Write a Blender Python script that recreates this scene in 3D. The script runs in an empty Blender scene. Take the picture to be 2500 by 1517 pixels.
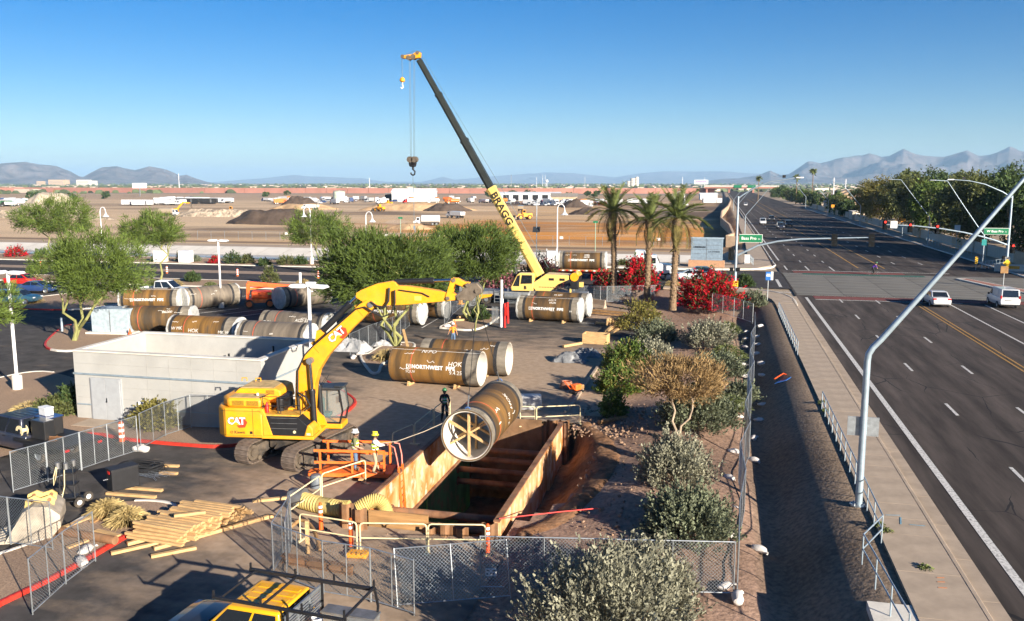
import bpy, bmesh, math, random
import numpy as np
from mathutils import Vector, Matrix, noise
random.seed(7); rng = np.random.default_rng(7)
SC = bpy.context.scene
COL = SC.collection
R = math.radians
PI = math.pi

cd = bpy.data.cameras.new('camera'); cam = bpy.data.objects.new('camera', cd); COL.objects.link(cam)
cam.location = (0, 0, 13.0)
cam.rotation_euler = (R(90) - math.atan(312 / 2100), 0, R(13.5))
cd.sensor_width = 36; cd.lens = 30.24; cd.clip_start = 0.5; cd.clip_end = 60000
SC.camera = cam

SUN_EL = R(17.7)
TO_SUN = Vector((0.79 * math.cos(SUN_EL), -0.613 * math.cos(SUN_EL), math.sin(SUN_EL))).normalized()
W = bpy.data.worlds.new('World'); SC.world = W; W.use_nodes = True
nt = W.node_tree; nt.nodes.clear()
sky = nt.nodes.new('ShaderNodeTexSky'); sky.sky_type = 'NISHITA'; sky.sun_disc = False
sky.sun_elevation = SUN_EL; sky.sun_rotation = math.atan2(TO_SUN.x, TO_SUN.y)
sky.altitude = 400; sky.air_density = 0.8; sky.dust_density = 0.5; sky.ozone_density = 2.2
bg = nt.nodes.new('ShaderNodeBackground'); bg.inputs[1].default_value = 0.05
wo = nt.nodes.new('ShaderNodeOutputWorld')
hs = nt.nodes.new('ShaderNodeHueSaturation'); hs.inputs['Saturation'].default_value = 1.54; hs.inputs['Hue'].default_value = 0.51
nt.links.new(sky.outputs[0], hs.inputs['Color']); nt.links.new(hs.outputs[0], bg.inputs[0]); nt.links.new(bg.outputs[0], wo.inputs[0])
sl = bpy.data.lights.new('sun', 'SUN'); sl.energy = 5.0; sl.angle = R(0.5); sl.color = (1.0, 0.90, 0.76)
so = bpy.data.objects.new('sun', sl); COL.objects.link(so)
so.rotation_euler = (-TO_SUN).to_track_quat('-Z', 'Y').to_euler()
so.location = (60, -60, 60)
SC.view_settings.view_transform = 'Standard'; SC.view_settings.look = 'None'
SC.view_settings.exposure = 1.3; SC.view_settings.gamma = 1.0
SC.view_settings.use_curve_mapping = False
SC.render.engine = 'CYCLES'
SC.cycles.use_denoising = True
SC.cycles.max_bounces = 6; SC.cycles.diffuse_bounces = 3; SC.cycles.glossy_bounces = 3
SC.cycles.transmission_bounces = 4; SC.cycles.transparent_max_bounces = 12; SC.cycles.volume_bounces = 0
SC.cycles.use_adaptive_sampling = True; SC.cycles.adaptive_threshold = 0.02
SC.cycles.caustics_reflective = False; SC.cycles.caustics_refractive = False

MATS = {}
def mat(name, c, rough=0.7, metal=0.0, var=0.15, sc=3.0, bump=0.0, bsc=None, c2=None, dust=0.0, dustc=(0.36, 0.27, 0.18),
        spec=0.4, coat=0.0, mix=(0.35, 0.65), stretch=None, attr=None, island=0.0, transl=0.0, emit=None, trans=0.0, detail=6, alpha=1.0):
    if name in MATS: return MATS[name]
    m = bpy.data.materials.new(name); m.use_nodes = True; MATS[name] = m
    n = m.node_tree.nodes; L = m.node_tree.links
    b = n['Principled BSDF']; out = n['Material Output']
    b.inputs['Roughness'].default_value = rough; b.inputs['Metallic'].default_value = metal
    b.inputs['Specular IOR Level'].default_value = spec; b.inputs['Coat Weight'].default_value = coat
    if coat: b.inputs['Coat Roughness'].default_value = 0.08
    if trans: b.inputs['Transmission Weight'].default_value = trans
    if alpha < 1: b.inputs['Alpha'].default_value = alpha
    tc = n.new('ShaderNodeTexCoord'); vec = tc.outputs['Object']
    if stretch:
        mp = n.new('ShaderNodeMapping'); mp.inputs['Scale'].default_value = stretch; L.new(vec, mp.inputs[0]); vec = mp.outputs[0]
    col = None
    if attr:
        at = n.new('ShaderNodeAttribute'); at.attribute_name = attr; col = at.outputs['Color']
    if var or c2:
        t = n.new('ShaderNodeTexNoise'); t.inputs['Scale'].default_value = sc; t.inputs['Detail'].default_value = detail; t.inputs['Roughness'].default_value = 0.62
        L.new(vec, t.inputs['Vector'])
        r = n.new('ShaderNodeValToRGB'); r.color_ramp.elements[0].position = mix[0]; r.color_ramp.elements[1].position = mix[1]
        if col is not None:
            r.color_ramp.elements[0].color = (1 - var, 1 - var, 1 - var, 1); r.color_ramp.elements[1].color = (1 + var, 1 + var, 1 + var, 1)
        else:
            a = [max(0, x * (1 - var)) for x in c]; e = c2 if c2 else [min(1, x * (1 + var)) for x in c]
            r.color_ramp.elements[0].color = (*a, 1); r.color_ramp.elements[1].color = (*e, 1)
        L.new(t.outputs[0], r.inputs[0])
        if col is not None:
            mx = n.new('ShaderNodeMix'); mx.data_type = 'RGBA'; mx.blend_type = 'MULTIPLY'; mx.inputs[0].default_value = 1
            L.new(col, mx.inputs[6]); L.new(r.outputs[0], mx.inputs[7]); col = mx.outputs[2]
        else: col = r.outputs[0]
    if island:
        ge = n.new('ShaderNodeNewGeometry'); mr = n.new('ShaderNodeMapRange'); mr.inputs[3].default_value = 1 - island; mr.inputs[4].default_value = 1 + island
        L.new(ge.outputs['Random Per Island'], mr.inputs[0])
        mx = n.new('ShaderNodeMix'); mx.data_type = 'RGBA'; mx.blend_type = 'MULTIPLY'; mx.inputs[0].default_value = 1
        if col is not None: L.new(col, mx.inputs[6])
        else: mx.inputs[6].default_value = (*c, 1)
        L.new(mr.outputs[0], mx.inputs[7]); col = mx.outputs[2]
    if dust:
        t2 = n.new('ShaderNodeTexNoise'); t2.inputs['Scale'].default_value = 1.3; t2.inputs['Detail'].default_value = 8; t2.inputs['Roughness'].default_value = 0.7
        L.new(tc.outputs['Object'], t2.inputs['Vector'])
        mr = n.new('ShaderNodeMapRange'); mr.inputs[1].default_value = 0.42; mr.inputs[2].default_value = 0.72; mr.inputs[4].default_value = dust
        L.new(t2.outputs[0], mr.inputs[0])
        mx = n.new('ShaderNodeMix'); mx.data_type = 'RGBA'
        L.new(mr.outputs[0], mx.inputs[0])
        if col is not None: L.new(col, mx.inputs[6])
        else: mx.inputs[6].default_value = (*c, 1)
        mx.inputs[7].default_value = (*dustc, 1); col = mx.outputs[2]
    if col is not None: L.new(col, b.inputs['Base Color'])
    else: b.inputs['Base Color'].default_value = (*c, 1)
    if bump:
        t3 = n.new('ShaderNodeTexNoise'); t3.inputs['Scale'].default_value = bsc or sc * 4; t3.inputs['Detail'].default_value = 5
        L.new(vec, t3.inputs['Vector'])
        bp = n.new('ShaderNodeBump'); bp.inputs['Strength'].default_value = 1.0; bp.inputs['Distance'].default_value = bump
        L.new(t3.outputs[0], bp.inputs['Height']); L.new(bp.outputs[0], b.inputs['Normal'])
    if emit:
        b.inputs['Emission Color'].default_value = (*emit[0], 1); b.inputs['Emission Strength'].default_value = emit[1]
    if transl:
        tr = n.new('ShaderNodeBsdfTranslucent'); ms = n.new('ShaderNodeMixShader'); ms.inputs[0].default_value = transl
        if col is not None: L.new(col, tr.inputs[0])
        else: tr.inputs[0].default_value = (*c, 1)
        L.new(b.outputs[0], ms.inputs[1]); L.new(tr.outputs[0], ms.inputs[2]); L.new(ms.outputs[0], out.inputs[0])
    return m
def M_(k):
    return MATS[k] if isinstance(k, str) else k

class MB:
    def __init__(s): s.v = []; s.f = []; s.M = None
    def add(s, vs, fs):
        n = len(s.v)
        if s.M is not None: vs = [tuple(s.M @ Vector(v)) for v in vs]
        s.v.extend(vs); s.f.extend([tuple(i + n for i in f) for f in fs]); return s
    def box(s, c, d, rz=0.0, taper=1.0, M=None):
        x, y, z = d[0] / 2, d[1] / 2, d[2] / 2; t = taper
        vs = [(-x, -y, -z), (x, -y, -z), (x, y, -z), (-x, y, -z), (-x * t, -y * t, z), (x * t, -y * t, z), (x * t, y * t, z), (-x * t, y * t, z)]
        m = Matrix.Translation(c) @ (M if M is not None else Matrix.Rotation(rz, 4, 'Z'))
        return s.add([tuple(m @ Vector(v)) for v in vs], [(0, 3, 2, 1), (4, 5, 6, 7), (0, 1, 5, 4), (1, 2, 6, 5), (2, 3, 7, 6), (3, 0, 4, 7)])
    def beam(s, p, q, w, h=None, up=(0, 0, 1)):
        h = h or w; p, q = Vector(p), Vector(q); d = (q - p); ln = d.length
        if ln < 1e-6: return s
        d.normalize(); u = Vector(up)
        if abs(d.dot(u)) > 0.98: u = Vector((1, 0, 0))
        a = d.cross(u).normalized(); b = a.cross(d).normalized()
        m = Matrix((a, d, b)).transposed().to_4x4()
        return s.box((p + q) / 2, (w, ln, h), M=m)
    def tube(s, pts, r, n=8, cap=True):
        pts = [Vector(p) for p in pts]; k = len(pts); rs = r if isinstance(r, (list, tuple)) else [r] * k
        vs = []; fs = []; prev = None
        for i, p in enumerate(pts):
            d = (pts[min(i + 1, k - 1)] - pts[max(i - 1, 0)])
            if d.length < 1e-9: d = Vector((0, 0, 1))
            d.normalize()
            if prev is None:
                u = Vector((0, 0, 1)) if abs(d.z) < 0.9 else Vector((1, 0, 0)); a = d.cross(u).normalized()
            else:
                a = (prev - d * prev.dot(d)).normalized()
            prev = a; b = d.cross(a)
            for j in range(n):
                t = 2 * PI * j / n; vs.append(tuple(p + (a * math.cos(t) + b * math.sin(t)) * rs[i]))
        for i in range(k - 1):
            for j in range(n):
                j2 = (j + 1) % n; fs.append((i * n + j, i * n + j2, (i + 1) * n + j2, (i + 1) * n + j))
        if cap: fs.append(tuple(range(n - 1, -1, -1))); fs.append(tuple((k - 1) * n + j for j in range(n)))
        return s.add(vs, fs)
    def cyl(s, p, q, r, r2=None, n=16): return s.tube([p, q], [r, r if r2 is None else r2], n)
    def prism(s, poly, a, b, plane='xz'):
        k = len(poly)
        f = {'xz': lambda u, w, t: (u, t, w), 'xy': lambda u, w, t: (u, w, t), 'yz': lambda u, w, t: (t, u, w)}[plane]
        vs = [f(u, w, a) for u, w in poly] + [f(u, w, b) for u, w in poly]
        fs = [tuple(range(k - 1, -1, -1)), tuple(range(k, 2 * k))] + [(i, (i + 1) % k, k + (i + 1) % k, k + i) for i in range(k)]
        return s.add(vs, fs)
    def lathe(s, prof, n=16, c=(0, 0, 0), axis='z'):
        vs = []; fs = []
        for r, h in prof:
            for j in range(n):
                t = 2 * PI * j / n; x, y = r * math.cos(t), r * math.sin(t)
                p = {'z': (x, y, h), 'y': (x, h, y), 'x': (h, x, y)}[axis]
                vs.append((p[0] + c[0], p[1] + c[1], p[2] + c[2]))
        for i in range(len(prof) - 1):
            for j in range(n):
                j2 = (j + 1) % n; fs.append((i * n + j, i * n + j2, (i + 1) * n + j2, (i + 1) * n + j))
        return s.add(vs, fs)
    def poly(s, pts): return s.add([tuple(p) for p in pts], [tuple(range(len(pts)))])
    def mesh(s, name, smooth=False, fix=True):
        me = bpy.data.meshes.new(name); me.from_pydata(s.v, [], s.f); me.update()
        if fix:
            bm = bmesh.new(); bm.from_mesh(me); bmesh.ops.recalc_face_normals(bm, faces=bm.faces); bm.to_mesh(me); bm.free()
        if smooth:
            me.shade_smooth()
            try: me.set_sharp_from_angle(angle=R(smooth if smooth is not True else 40))
            except Exception: pass
        return me
    def build(s, name, m, parent=None, smooth=False, bev=0, loc=None, rz=None, fix=True, kind=None):
        me = s.mesh(name, smooth, fix); return obj(name, me, m, parent, bev, loc, rz, kind)
def obj(name, me, m, parent=None, bev=0, loc=None, rz=None, kind=None):
    o = bpy.data.objects.new(name, me); COL.objects.link(o)
    if m is not None:
        if len(me.materials) == 0: me.materials.append(M_(m))
        elif me.materials[0] != M_(m): o.material_slots[0].link = 'OBJECT'; o.material_slots[0].material = M_(m)
    if parent is not None: o.parent = parent
    if loc is not None: o.location = loc
    if rz is not None: o.rotation_euler[2] = rz
    if bev:
        bm = o.modifiers.new('bevel', 'BEVEL'); bm.width = bev; bm.segments = 2; bm.limit_method = 'ANGLE'; bm.angle_limit = R(40)
    if kind: o['kind'] = kind
    return o
def thing(name, label, cat, loc=(0, 0, 0), rz=0.0, group=None, scale=1.0):
    o = bpy.data.objects.new(name, None); COL.objects.link(o); o.empty_display_size = 0.3
    o.location = loc; o.rotation_euler[2] = rz
    if scale != 1.0: o.scale = (scale,) * 3
    return tag(o, label, cat, group)
def tag(o, label, cat, group=None):
    o['label'] = label; o['category'] = cat
    if group: o['group'] = group
    return o
KIDS = {}
def dup(src, loc=None, rz=None, label=None, group=None, scale=None):
    c = _cp(src, None)
    if loc is not None: c.location = loc
    if rz is not None: c.rotation_euler[2] = rz
    if scale: c.scale = (scale,) * 3 if not isinstance(scale, tuple) else scale
    if label: c['label'] = label
    if group: c['group'] = group
    return c
def _cp(o, par):
    c = o.copy(); COL.objects.link(c); c.parent = par
    if par is not None: c.matrix_parent_inverse = o.matrix_parent_inverse.copy()
    for ch in o.children: _cp(ch, c)
    return c
def struct(o):
    o['kind'] = 'structure'; return o
def txt_mesh(s, size, extrude=0.0, align='CENTER', shear=0.0, spacing=1.0, bold=0.0):
    cu = bpy.data.curves.new('lettering', 'FONT'); cu.body = s; cu.size = size; cu.align_x = align; cu.align_y = 'CENTER'
    cu.extrude = extrude; cu.shear = shear; cu.space_character = spacing; cu.offset = bold; cu.resolution_u = 2
    o = bpy.data.objects.new('lettering', cu); COL.objects.link(o)
    dg = bpy.context.evaluated_depsgraph_get(); dg.update()
    me = bpy.data.meshes.new_from_object(o.evaluated_get(dg))
    bpy.data.objects.remove(o); bpy.data.curves.remove(cu)
    return me
def lettering(s, size, m, parent, M, name='lettering', **k):
    me = txt_mesh(s, size, **k); me.transform(M); me.materials.clear()
    return obj(name, me, m, parent)
def bars(parent, m, M, rows, name='print_line'):
    for x, z, l, h in rows: MB().box((0, 0, 0), (l, .006, h)).build(name, m, parent).matrix_local = M @ TM(x, 0, z)
ORD = ('first', 'second', 'third', 'fourth', 'fifth', 'sixth', 'seventh', 'eighth', 'ninth', 'tenth', 'eleventh', 'twelfth', 'thirteenth', 'fourteenth', 'fifteenth', 'sixteenth', 'seventeenth', 'eighteenth', 'nineteenth', 'twentieth')
def ss(a, b, x):
    t = min(1, max(0, (x - a) / (b - a))) if a != b else float(x > a); return t * t * (3 - 2 * t)
def lerp(a, b, t): return a + (b - a) * t
def ip(x, pts):
    if x <= pts[0][0]: return pts[0][1]
    for (a, p), (b, q) in zip(pts, pts[1:]):
        if x <= b: return p + (q - p) * (x - a) / (b - a)
    return pts[-1][1]
def fbm(x, y, s=1.0, o=4, z=0.0): return noise.fractal(Vector((x * s, y * s, z)), 1.0, 2.0, o)
def rotM(rx=0, ry=0, rz=0): return Matrix.Rotation(rz, 4, 'Z') @ Matrix.Rotation(ry, 4, 'Y') @ Matrix.Rotation(rx, 4, 'X')
def TM(x, y, z): return Matrix.Translation((x, y, z))

def leaf_mesh(name, pos, dirs, ln, wd, m, parent, jitter=0.5, bend=0.0, kind='stuff'):
    n = len(pos); pos = np.asarray(pos, float); d = np.asarray(dirs, float) + rng.normal(0, jitter, (n, 3))
    d /= np.linalg.norm(d, axis=1)[:, None] + 1e-9
    q = rng.normal(0, 1, (n, 3)); a = np.cross(d, q); a /= np.linalg.norm(a, axis=1)[:, None] + 1e-9
    ln = (np.asarray(ln) * rng.uniform(0.6, 1.3, n))[:, None] if np.ndim(ln) == 0 else np.asarray(ln)[:, None]
    wd = wd * rng.uniform(0.7, 1.3, n)[:, None]
    v = np.empty((n, 4, 3)); v[:, 0] = pos - a * wd * .5; v[:, 1] = pos + a * wd * .5
    v[:, 2] = pos + d * ln + a * wd * .32; v[:, 3] = pos + d * ln - a * wd * .32
    if bend: v[:, 2:, 2] -= bend * ln
    me = bpy.data.meshes.new(name); me.vertices.add(4 * n); me.loops.add(4 * n); me.polygons.add(n)
    me.vertices.foreach_set('co', v.ravel()); me.loops.foreach_set('vertex_index', np.arange(4 * n, dtype=np.int32))
    me.polygons.foreach_set('loop_start', np.arange(0, 4 * n, 4, dtype=np.int32)); me.update(calc_edges=True)
    return obj(name, me, m, parent, kind=kind)
def sph(n):
    a = rng.normal(0, 1, (n, 3)); return a / np.linalg.norm(a, axis=1)[:, None]

mat('asphalt', (0.048, 0.045, 0.046), 0.92, var=0.28, sc=1.2, bump=0.004, bsc=40, attr=None)
mat('concrete', (0.37, 0.29, 0.215), 0.9, var=0.14, sc=1.1, bump=0.003, bsc=30)
mat('concrete_pale', (0.62, 0.58, 0.51), 0.85, var=0.16, sc=0.9, bump=0.004, bsc=12)
mat('canal_lining', (0.60, 0.56, 0.50), 0.9, var=0.10, sc=0.25, bump=0.01, bsc=3)
mat('white_paint', (0.72, 0.72, 0.70), 0.6, var=0.10, sc=3)
mat('worn_white_line', (0.36, 0.35, 0.33), 0.85, var=0.65, sc=9, mix=(0.32, 0.52))
mat('yellow_line', (0.30, 0.17, 0.04), 0.85, var=0.45, sc=6, mix=(0.3, 0.55))
mat('red_kerb', (0.52, 0.035, 0.02), 0.6, var=0.25, sc=4)
mat('galv', (0.40, 0.43, 0.45), 0.45, 0.75, var=0.18, sc=5)
mat('galv_blue', (0.34, 0.42, 0.48), 0.5, 0.5, var=0.12, sc=3)
mat('white_metal', (0.78, 0.78, 0.78), 0.4, 0.0, var=0.06, sc=3)
mat('black', (0.014, 0.014, 0.016), 0.5, var=0.2)
mat('rubber', (0.022, 0.021, 0.020), 0.85, var=0.3, sc=6, dust=0.35)
mat('chrome', (0.6, 0.62, 0.65), 0.18, 1.0, var=0.05)
mat('glass_dark', (0.012, 0.016, 0.022), 0.06, 0.0, var=0, spec=0.8)
mat('cat_yellow', (0.80, 0.34, 0.008), 0.5, var=0.10, sc=2.2, coat=0.08, dust=0.30, dustc=(.46, .27, .10))
mat('crane_yellow', (0.76, 0.52, 0.15), 0.4, var=0.06, sc=1.5, coat=0.2, dust=0.06)
mat('cream_paint', (0.74, 0.62, 0.36), 0.5, var=0.12, sc=8)
mat('wood', (0.52, 0.33, 0.15), 0.8, var=0.25, sc=2, stretch=(1, 6, 6), bump=0.002, island=0.25)
mat('old_wood', (0.30, 0.17, 0.07), 0.85, var=0.35, sc=2, stretch=(1, 5, 5))
mat('orange_plastic', (0.85, 0.11, 0.015), 0.5, var=0.08)
mat('safety_orange', (0.80, 0.16, 0.02), 0.55, var=0.15, sc=3, dust=0.2)
mat('steel_grey', (0.22, 0.22, 0.22), 0.5, 0.6, var=0.25, sc=3)
mat('worn_steel', (0.16, 0.13, 0.10), 0.6, 0.5, var=0.35, sc=3, dust=0.3)
mat('bag_white', (0.62, 0.58, 0.54), 0.8, var=0.15, sc=6, bump=0.01, bsc=10)
mat('red', (0.55, 0.02, 0.015), 0.45, var=0.1)
mat('sign_green', (0.012, 0.17, 0.075), 0.45, var=0.05)
mat('letter_white', (0.82, 0.82, 0.80), 0.6, var=0)
mat('chalk_white', (0.75, 0.73, 0.68), 0.9, var=0.15, sc=9)
mat('light_red', (0.6, 0.01, 0.01), 0.4, var=0, emit=((1.0, 0.02, 0.01), 3.0))
mat('tail_red', (0.5, 0.01, 0.01), 0.3, var=0)

# ================================================================== the ground
MOUNDS = [(-2.2, 34.5, 3.0, 4.5, 0.85), (-1.5, 46, 3.0, 5, 0.9), (-2.5, 58, 3.2, 5, 0.8), (-1.0, 70, 3.0, 6, 0.7), (-6.2, 25.5, 2.2, 2.6, 0.5), (-3.0, 22.5, 3.0, 2.6, 0.6)]
TRX0, TRX1, TRY0, TRY1 = -13.35, -7.35, 29.2, 45.2
def berm(x, y):
    z = 0.0
    for mx, my, sx, sy, h in MOUNDS: z = max(z, h * math.exp(-((x - mx) / sx) ** 2 - ((y - my) / sy) ** 2) * 1.15 - 0.12)
    e = ss(-7.0, -5.4, x) if y < 47 else ss(-5.9, -4.6, x)
    return max(0, z) * e * (1 - ss(1.0, 2.2, x))
def S(x): return ss(-40, 2, x)
def T(x, y):
    if x >= 5.75: return 1.0
    if x > 1.6: nz = ip(x, [(1.6, 0.0), (2.2, -0.24), (2.7, -0.22), (3.7, 0.52), (4.25, 0.84), (5.6, 1.13), (5.7, 1.13)])
    else: nz = berm(x, y)
    z = lerp(nz, S(x), ss(84, 101, y)) if y > 84 else nz
    if 133.0 < y < 162:
        cz = ip(y, [(133, 0.0), (134.6, 0.0), (137.5, -1.6), (149.0, -1.6), (157.3, 0.0), (162, 0.1)])
        z = lerp(cz if y < 157 else cz, z, ss(0.0, 3.0, x)) if x > 0 else (cz if y > 134.6 else lerp(z, cz, ss(133, 134.6, y)))
    elif y >= 162 and x < 5.7:
        z = lerp(0.1, 0.0, ss(162, 176, y)) * (1 - ss(-2, 3, x)) + 1.0 * ss(1.5, 5.0, x)
        if x < 0 and y > 185: z += 0.5 * fbm(x, y * 2.2, 0.02) * ss(185, 230, y) * (1 - ss(700, 900, y))
    return z
def gcol(x, y):
    n1 = fbm(x, y, 0.02); n2 = fbm(x + 900, y * 4, 0.012); n3 = fbm(x, y, 0.11)
    tan = Vector((0.58, 0.37, 0.19)); dark = Vector((0.125, 0.085, 0.058)); org = Vector((0.64, 0.28, 0.065)); bei = Vector((0.60, 0.43, 0.27))
    grav = Vector((0.30, 0.195, 0.14))
    if y < 133:
        if x > 5.7: return Vector((0.33, 0.26, 0.19))
        if x > 1.8: return lerp(Vector((0.20, 0.145, 0.10)), Vector((0.25, 0.185, 0.13)), ss(-.4, .4, n3))
        if y < 100 and x > -8: return grav * (1 + 0.3 * n3)
        return Vector((0.33, 0.235, 0.165)) * (1 + 0.15 * n3)
    if x > 5: return Vector((0.36, 0.28, 0.20)) * (1 + 0.3 * n1)
    if y < 166: return Vector((0.40, 0.31, 0.23)) * (1 + .2 * n3)
    c = tan.copy()
    if y < 900:
        c = lerp(bei, tan, ss(-160, -60, x))
        k = ss(-95, -70, x + 8 * n1) * ss(176, 184, y) * (1 - ss(255, 330, y + 30 * n1 + 0.25 * (x + 40)))
        c = lerp(c, org, k)
        k = ss(-45, -20, x + 20 * n1 + 0.10 * (y - 300)) * ss(290, 330, y + 60 * n2) * (1 - ss(470, 560, y)) * 0.95
        c = lerp(c, dark, k)
        c = lerp(c, dark * 1.5, 0.75 * ss(0.0, 0.35, n2) * ss(178, 190, y) * (.35 if x < -75 else .8))
        c = lerp(c, Vector((0.60, 0.45, 0.29)), 0.7 * ss(0.1, 0.5, fbm(x - 400, y * 3, 0.017)))
        c = lerp(c, dark * 1.2, ss(166.5, 168, y) * (1 - ss(173, 175, y)) * 0.8)
        for (bx_, by_), rx_, ry_, bc_, al_ in PATCH:
            if abs(x - bx_) < rx_ * 2 and abs(y - by_) < ry_ * 2:
                q = ((x - bx_) / rx_) ** 2 + ((y - by_) / ry_) ** 2 + .9 * n3 + .8 * n2; c = lerp(c, Vector(bc_), al_ * (1 - ss(.35, 1.25, q)))
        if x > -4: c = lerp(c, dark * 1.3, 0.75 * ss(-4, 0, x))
        c = lerp(c, Vector((0.36, 0.25, 0.17)), ss(520, 640, y) * 0.6)
        return c
    veg = Vector((0.10, 0.115, 0.06)); t2 = Vector((0.34, 0.27, 0.20))
    return lerp(t2, veg, ss(-0.25, 0.3, fbm(x * 0.4, y, 0.006)) * ss(950, 1250, y))
_D = (.13, .09, .065); _L = (.68, .49, .30); _O = (.36, .16, .05)
PATCH = [((-125.81, 192.87), 45, 9, _D, .6), ((-125.62, 220.68), 42, 12, _D, .65), ((-152.64, 214.19), 32, 8, _D, .45), ((-162.94, 349.31), 60, 24, _D, .85), ((-188.93, 243.98), 60, 14, _L, .7), ((-96.33, 165.56), 40, 5, _L, .7), ((-145.54, 394.58), 42, 22, _L, .85), ((-184.17, 206.62), 55, 14, _L, .7), ((-53.85, 185.05), 60, 6, _L, .5), ((-51.31, 238.52), 70, 6, _O, .7), ((-81.00, 255.82), 50, 7, _O, .6), ((-39.73, 279.80), 40, 10, _O, .5), ((-201.19, 340.13), 50, 20, _L, .5), ((-197.74, 486.90), 70, 30, _D, .5), ((-360.17, 447.91), 80, 30, _D, .4), ((-259.10, 387.71), 50, 24, _D, .5), ((-97.41, 510.99), 60, 40, _D, .8)]
def lines(spec):
    out = []
    for a, b, st in spec:
        k = max(1, round((b - a) / st)); out += [a + (b - a) * i / k for i in range(k)]
    return out + [spec[-1][1]]
gx = lines([(-30000, -4000, 6500), (-4000, -600, 850), (-600, -160, 44), (-160, -44, 8), (-44, TRX0, 4), (TRX0, TRX1, 1), (TRX1, 6, 0.55), (6, 40, 8.5), (40, 120, 20), (120, 1000, 220), (1000, 5000, 1000), (5000, 30000, 6000)])
gy = lines([(-300, 10, 60), (10, TRY0, 0.9), (TRY0, TRY1, 1), (TRY1, 100, 1.0), (100, 132, 2), (132, 164, 0.9), (164, 200, 3), (200, 560, 6), (560, 1000, 15), (1000, 3000, 90), (3000, 30000, 3000)])
vs = []; cs = []; fs = []
for y in gy:
    for x in gx:
        if y > 1100 and False: pass
        z = T(x, y) - 0.06
        if x < -7.0 and y < 101 and y > 10: z = -0.06
        if x > 5.7 and x < 40 and y < 3000: z = 0.9
        elif x >= 40: z = 0.9 * (1 - ss(300, 1500, y))
        if -7.4 < x < 2 and y < 100: z += 0.045 * fbm(x, y, 1.3)
        vs.append((x, y, z)); c = gcol(x, y); cs.append((max(.02, c[0]), max(.02, c[1]), max(.02, c[2]), 1))
nx = len(gx)
for j in range(len(gy) - 1):
    for i in range(nx - 1):
        if gx[i] >= TRX0 - .01 and gx[i + 1] <= -4.9 and gy[j] >= TRY0 - .01 and gy[j + 1] <= TRY1 + .01:
            lim = TRX1 if gx[i + 1] <= TRX1 + .01 else (-7.35 + 2.1 * math.sin(max(0, min(1, (gy[j] - 31) / 13)) * PI) ** .6 if 31 < gy[j] < 44 else -99)
            if gx[i] < lim: continue
        a = j * nx + i; fs.append((a, a + 1, a + nx + 1, a + nx))
me = bpy.data.meshes.new('ground'); me.from_pydata(vs, [], fs); me.shade_smooth()
ca = me.color_attributes.new('soil', 'FLOAT_COLOR', 'POINT'); ca.data.foreach_set('color', np.array(cs, np.float32).ravel())
mat('soil', (1, 1, 1), 0.95, var=0.30, sc=5.0, bump=0.035, bsc=7, attr='soil', detail=9, spec=0.15)
struct(obj('ground', me, 'soil'))
mat('gravel', (0.34, 0.235, 0.16), 0.95, var=0.32, sc=16, bump=0.02, bsc=22, detail=9, spec=0.15)
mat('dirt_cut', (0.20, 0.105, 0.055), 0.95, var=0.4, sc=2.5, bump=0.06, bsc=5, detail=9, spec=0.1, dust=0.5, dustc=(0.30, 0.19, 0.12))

def lot_material():
    m = mat('lot_asphalt', (0.068, 0.062, 0.058), 0.95, var=0.3, sc=0.8, bump=0.004, bsc=45, spec=0.2)
    n = m.node_tree.nodes; L = m.node_tree.links; b = n['Principled BSDF']
    src = b.inputs['Base Color'].links[0].from_socket
    at = n.new('ShaderNodeAttribute'); at.attribute_name = 'dusty'
    tc = n.new('ShaderNodeTexCoord'); t = n.new('ShaderNodeTexNoise'); t.inputs['Scale'].default_value = 0.35; t.inputs['Detail'].default_value = 10; t.inputs['Roughness'].default_value = 0.68
    L.new(tc.outputs['Object'], t.inputs['Vector'])
    t2 = n.new('ShaderNodeTexNoise'); t2.inputs['Scale'].default_value = 1.0; t2.inputs['Detail'].default_value = 7
    mp = n.new('ShaderNodeMapping'); mp.inputs['Scale'].default_value = (0.5, 1.1, 1); mp.inputs['Rotation'].default_value = (0, 0, 0.5); L.new(tc.outputs['Object'], mp.inputs[0]); L.new(mp.outputs[0], t2.inputs['Vector'])
    ad = n.new('ShaderNodeMath'); ad.operation = 'ADD'; L.new(t.outputs[0], ad.inputs[0]); L.new(t2.outputs[0], ad.inputs[1])
    ad2 = n.new('ShaderNodeMath'); ad2.operation = 'ADD'; L.new(ad.outputs[0], ad2.inputs[0]); L.new(at.outputs['Fac'], ad2.inputs[1])
    mr = n.new('ShaderNodeMapRange'); mr.inputs[1].default_value = 1.22; mr.inputs[2].default_value = 1.90; mr.inputs[4].default_value = 0.88; L.new(ad2.outputs[0], mr.inputs[0])
    t4 = n.new('ShaderNodeTexNoise'); t4.inputs['Scale'].default_value = 2.6; t4.inputs['Detail'].default_value = 9; L.new(tc.outputs['Object'], t4.inputs['Vector'])
    cr = n.new('ShaderNodeValToRGB'); cr.color_ramp.elements[0].color = (0.37, 0.265, 0.175, 1); cr.color_ramp.elements[1].color = (0.47, 0.345, 0.24, 1); cr.color_ramp.elements[0].position = .35; cr.color_ramp.elements[1].position = .65; L.new(t4.outputs[0], cr.inputs[0])
    mx = n.new('ShaderNodeMix'); mx.data_type = 'RGBA'; L.new(mr.outputs[0], mx.inputs[0]); L.new(src, mx.inputs[6]); L.new(cr.outputs[0], mx.inputs[7])
    L.new(mx.outputs[2], b.inputs['Base Color'])
lot_material()
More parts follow.
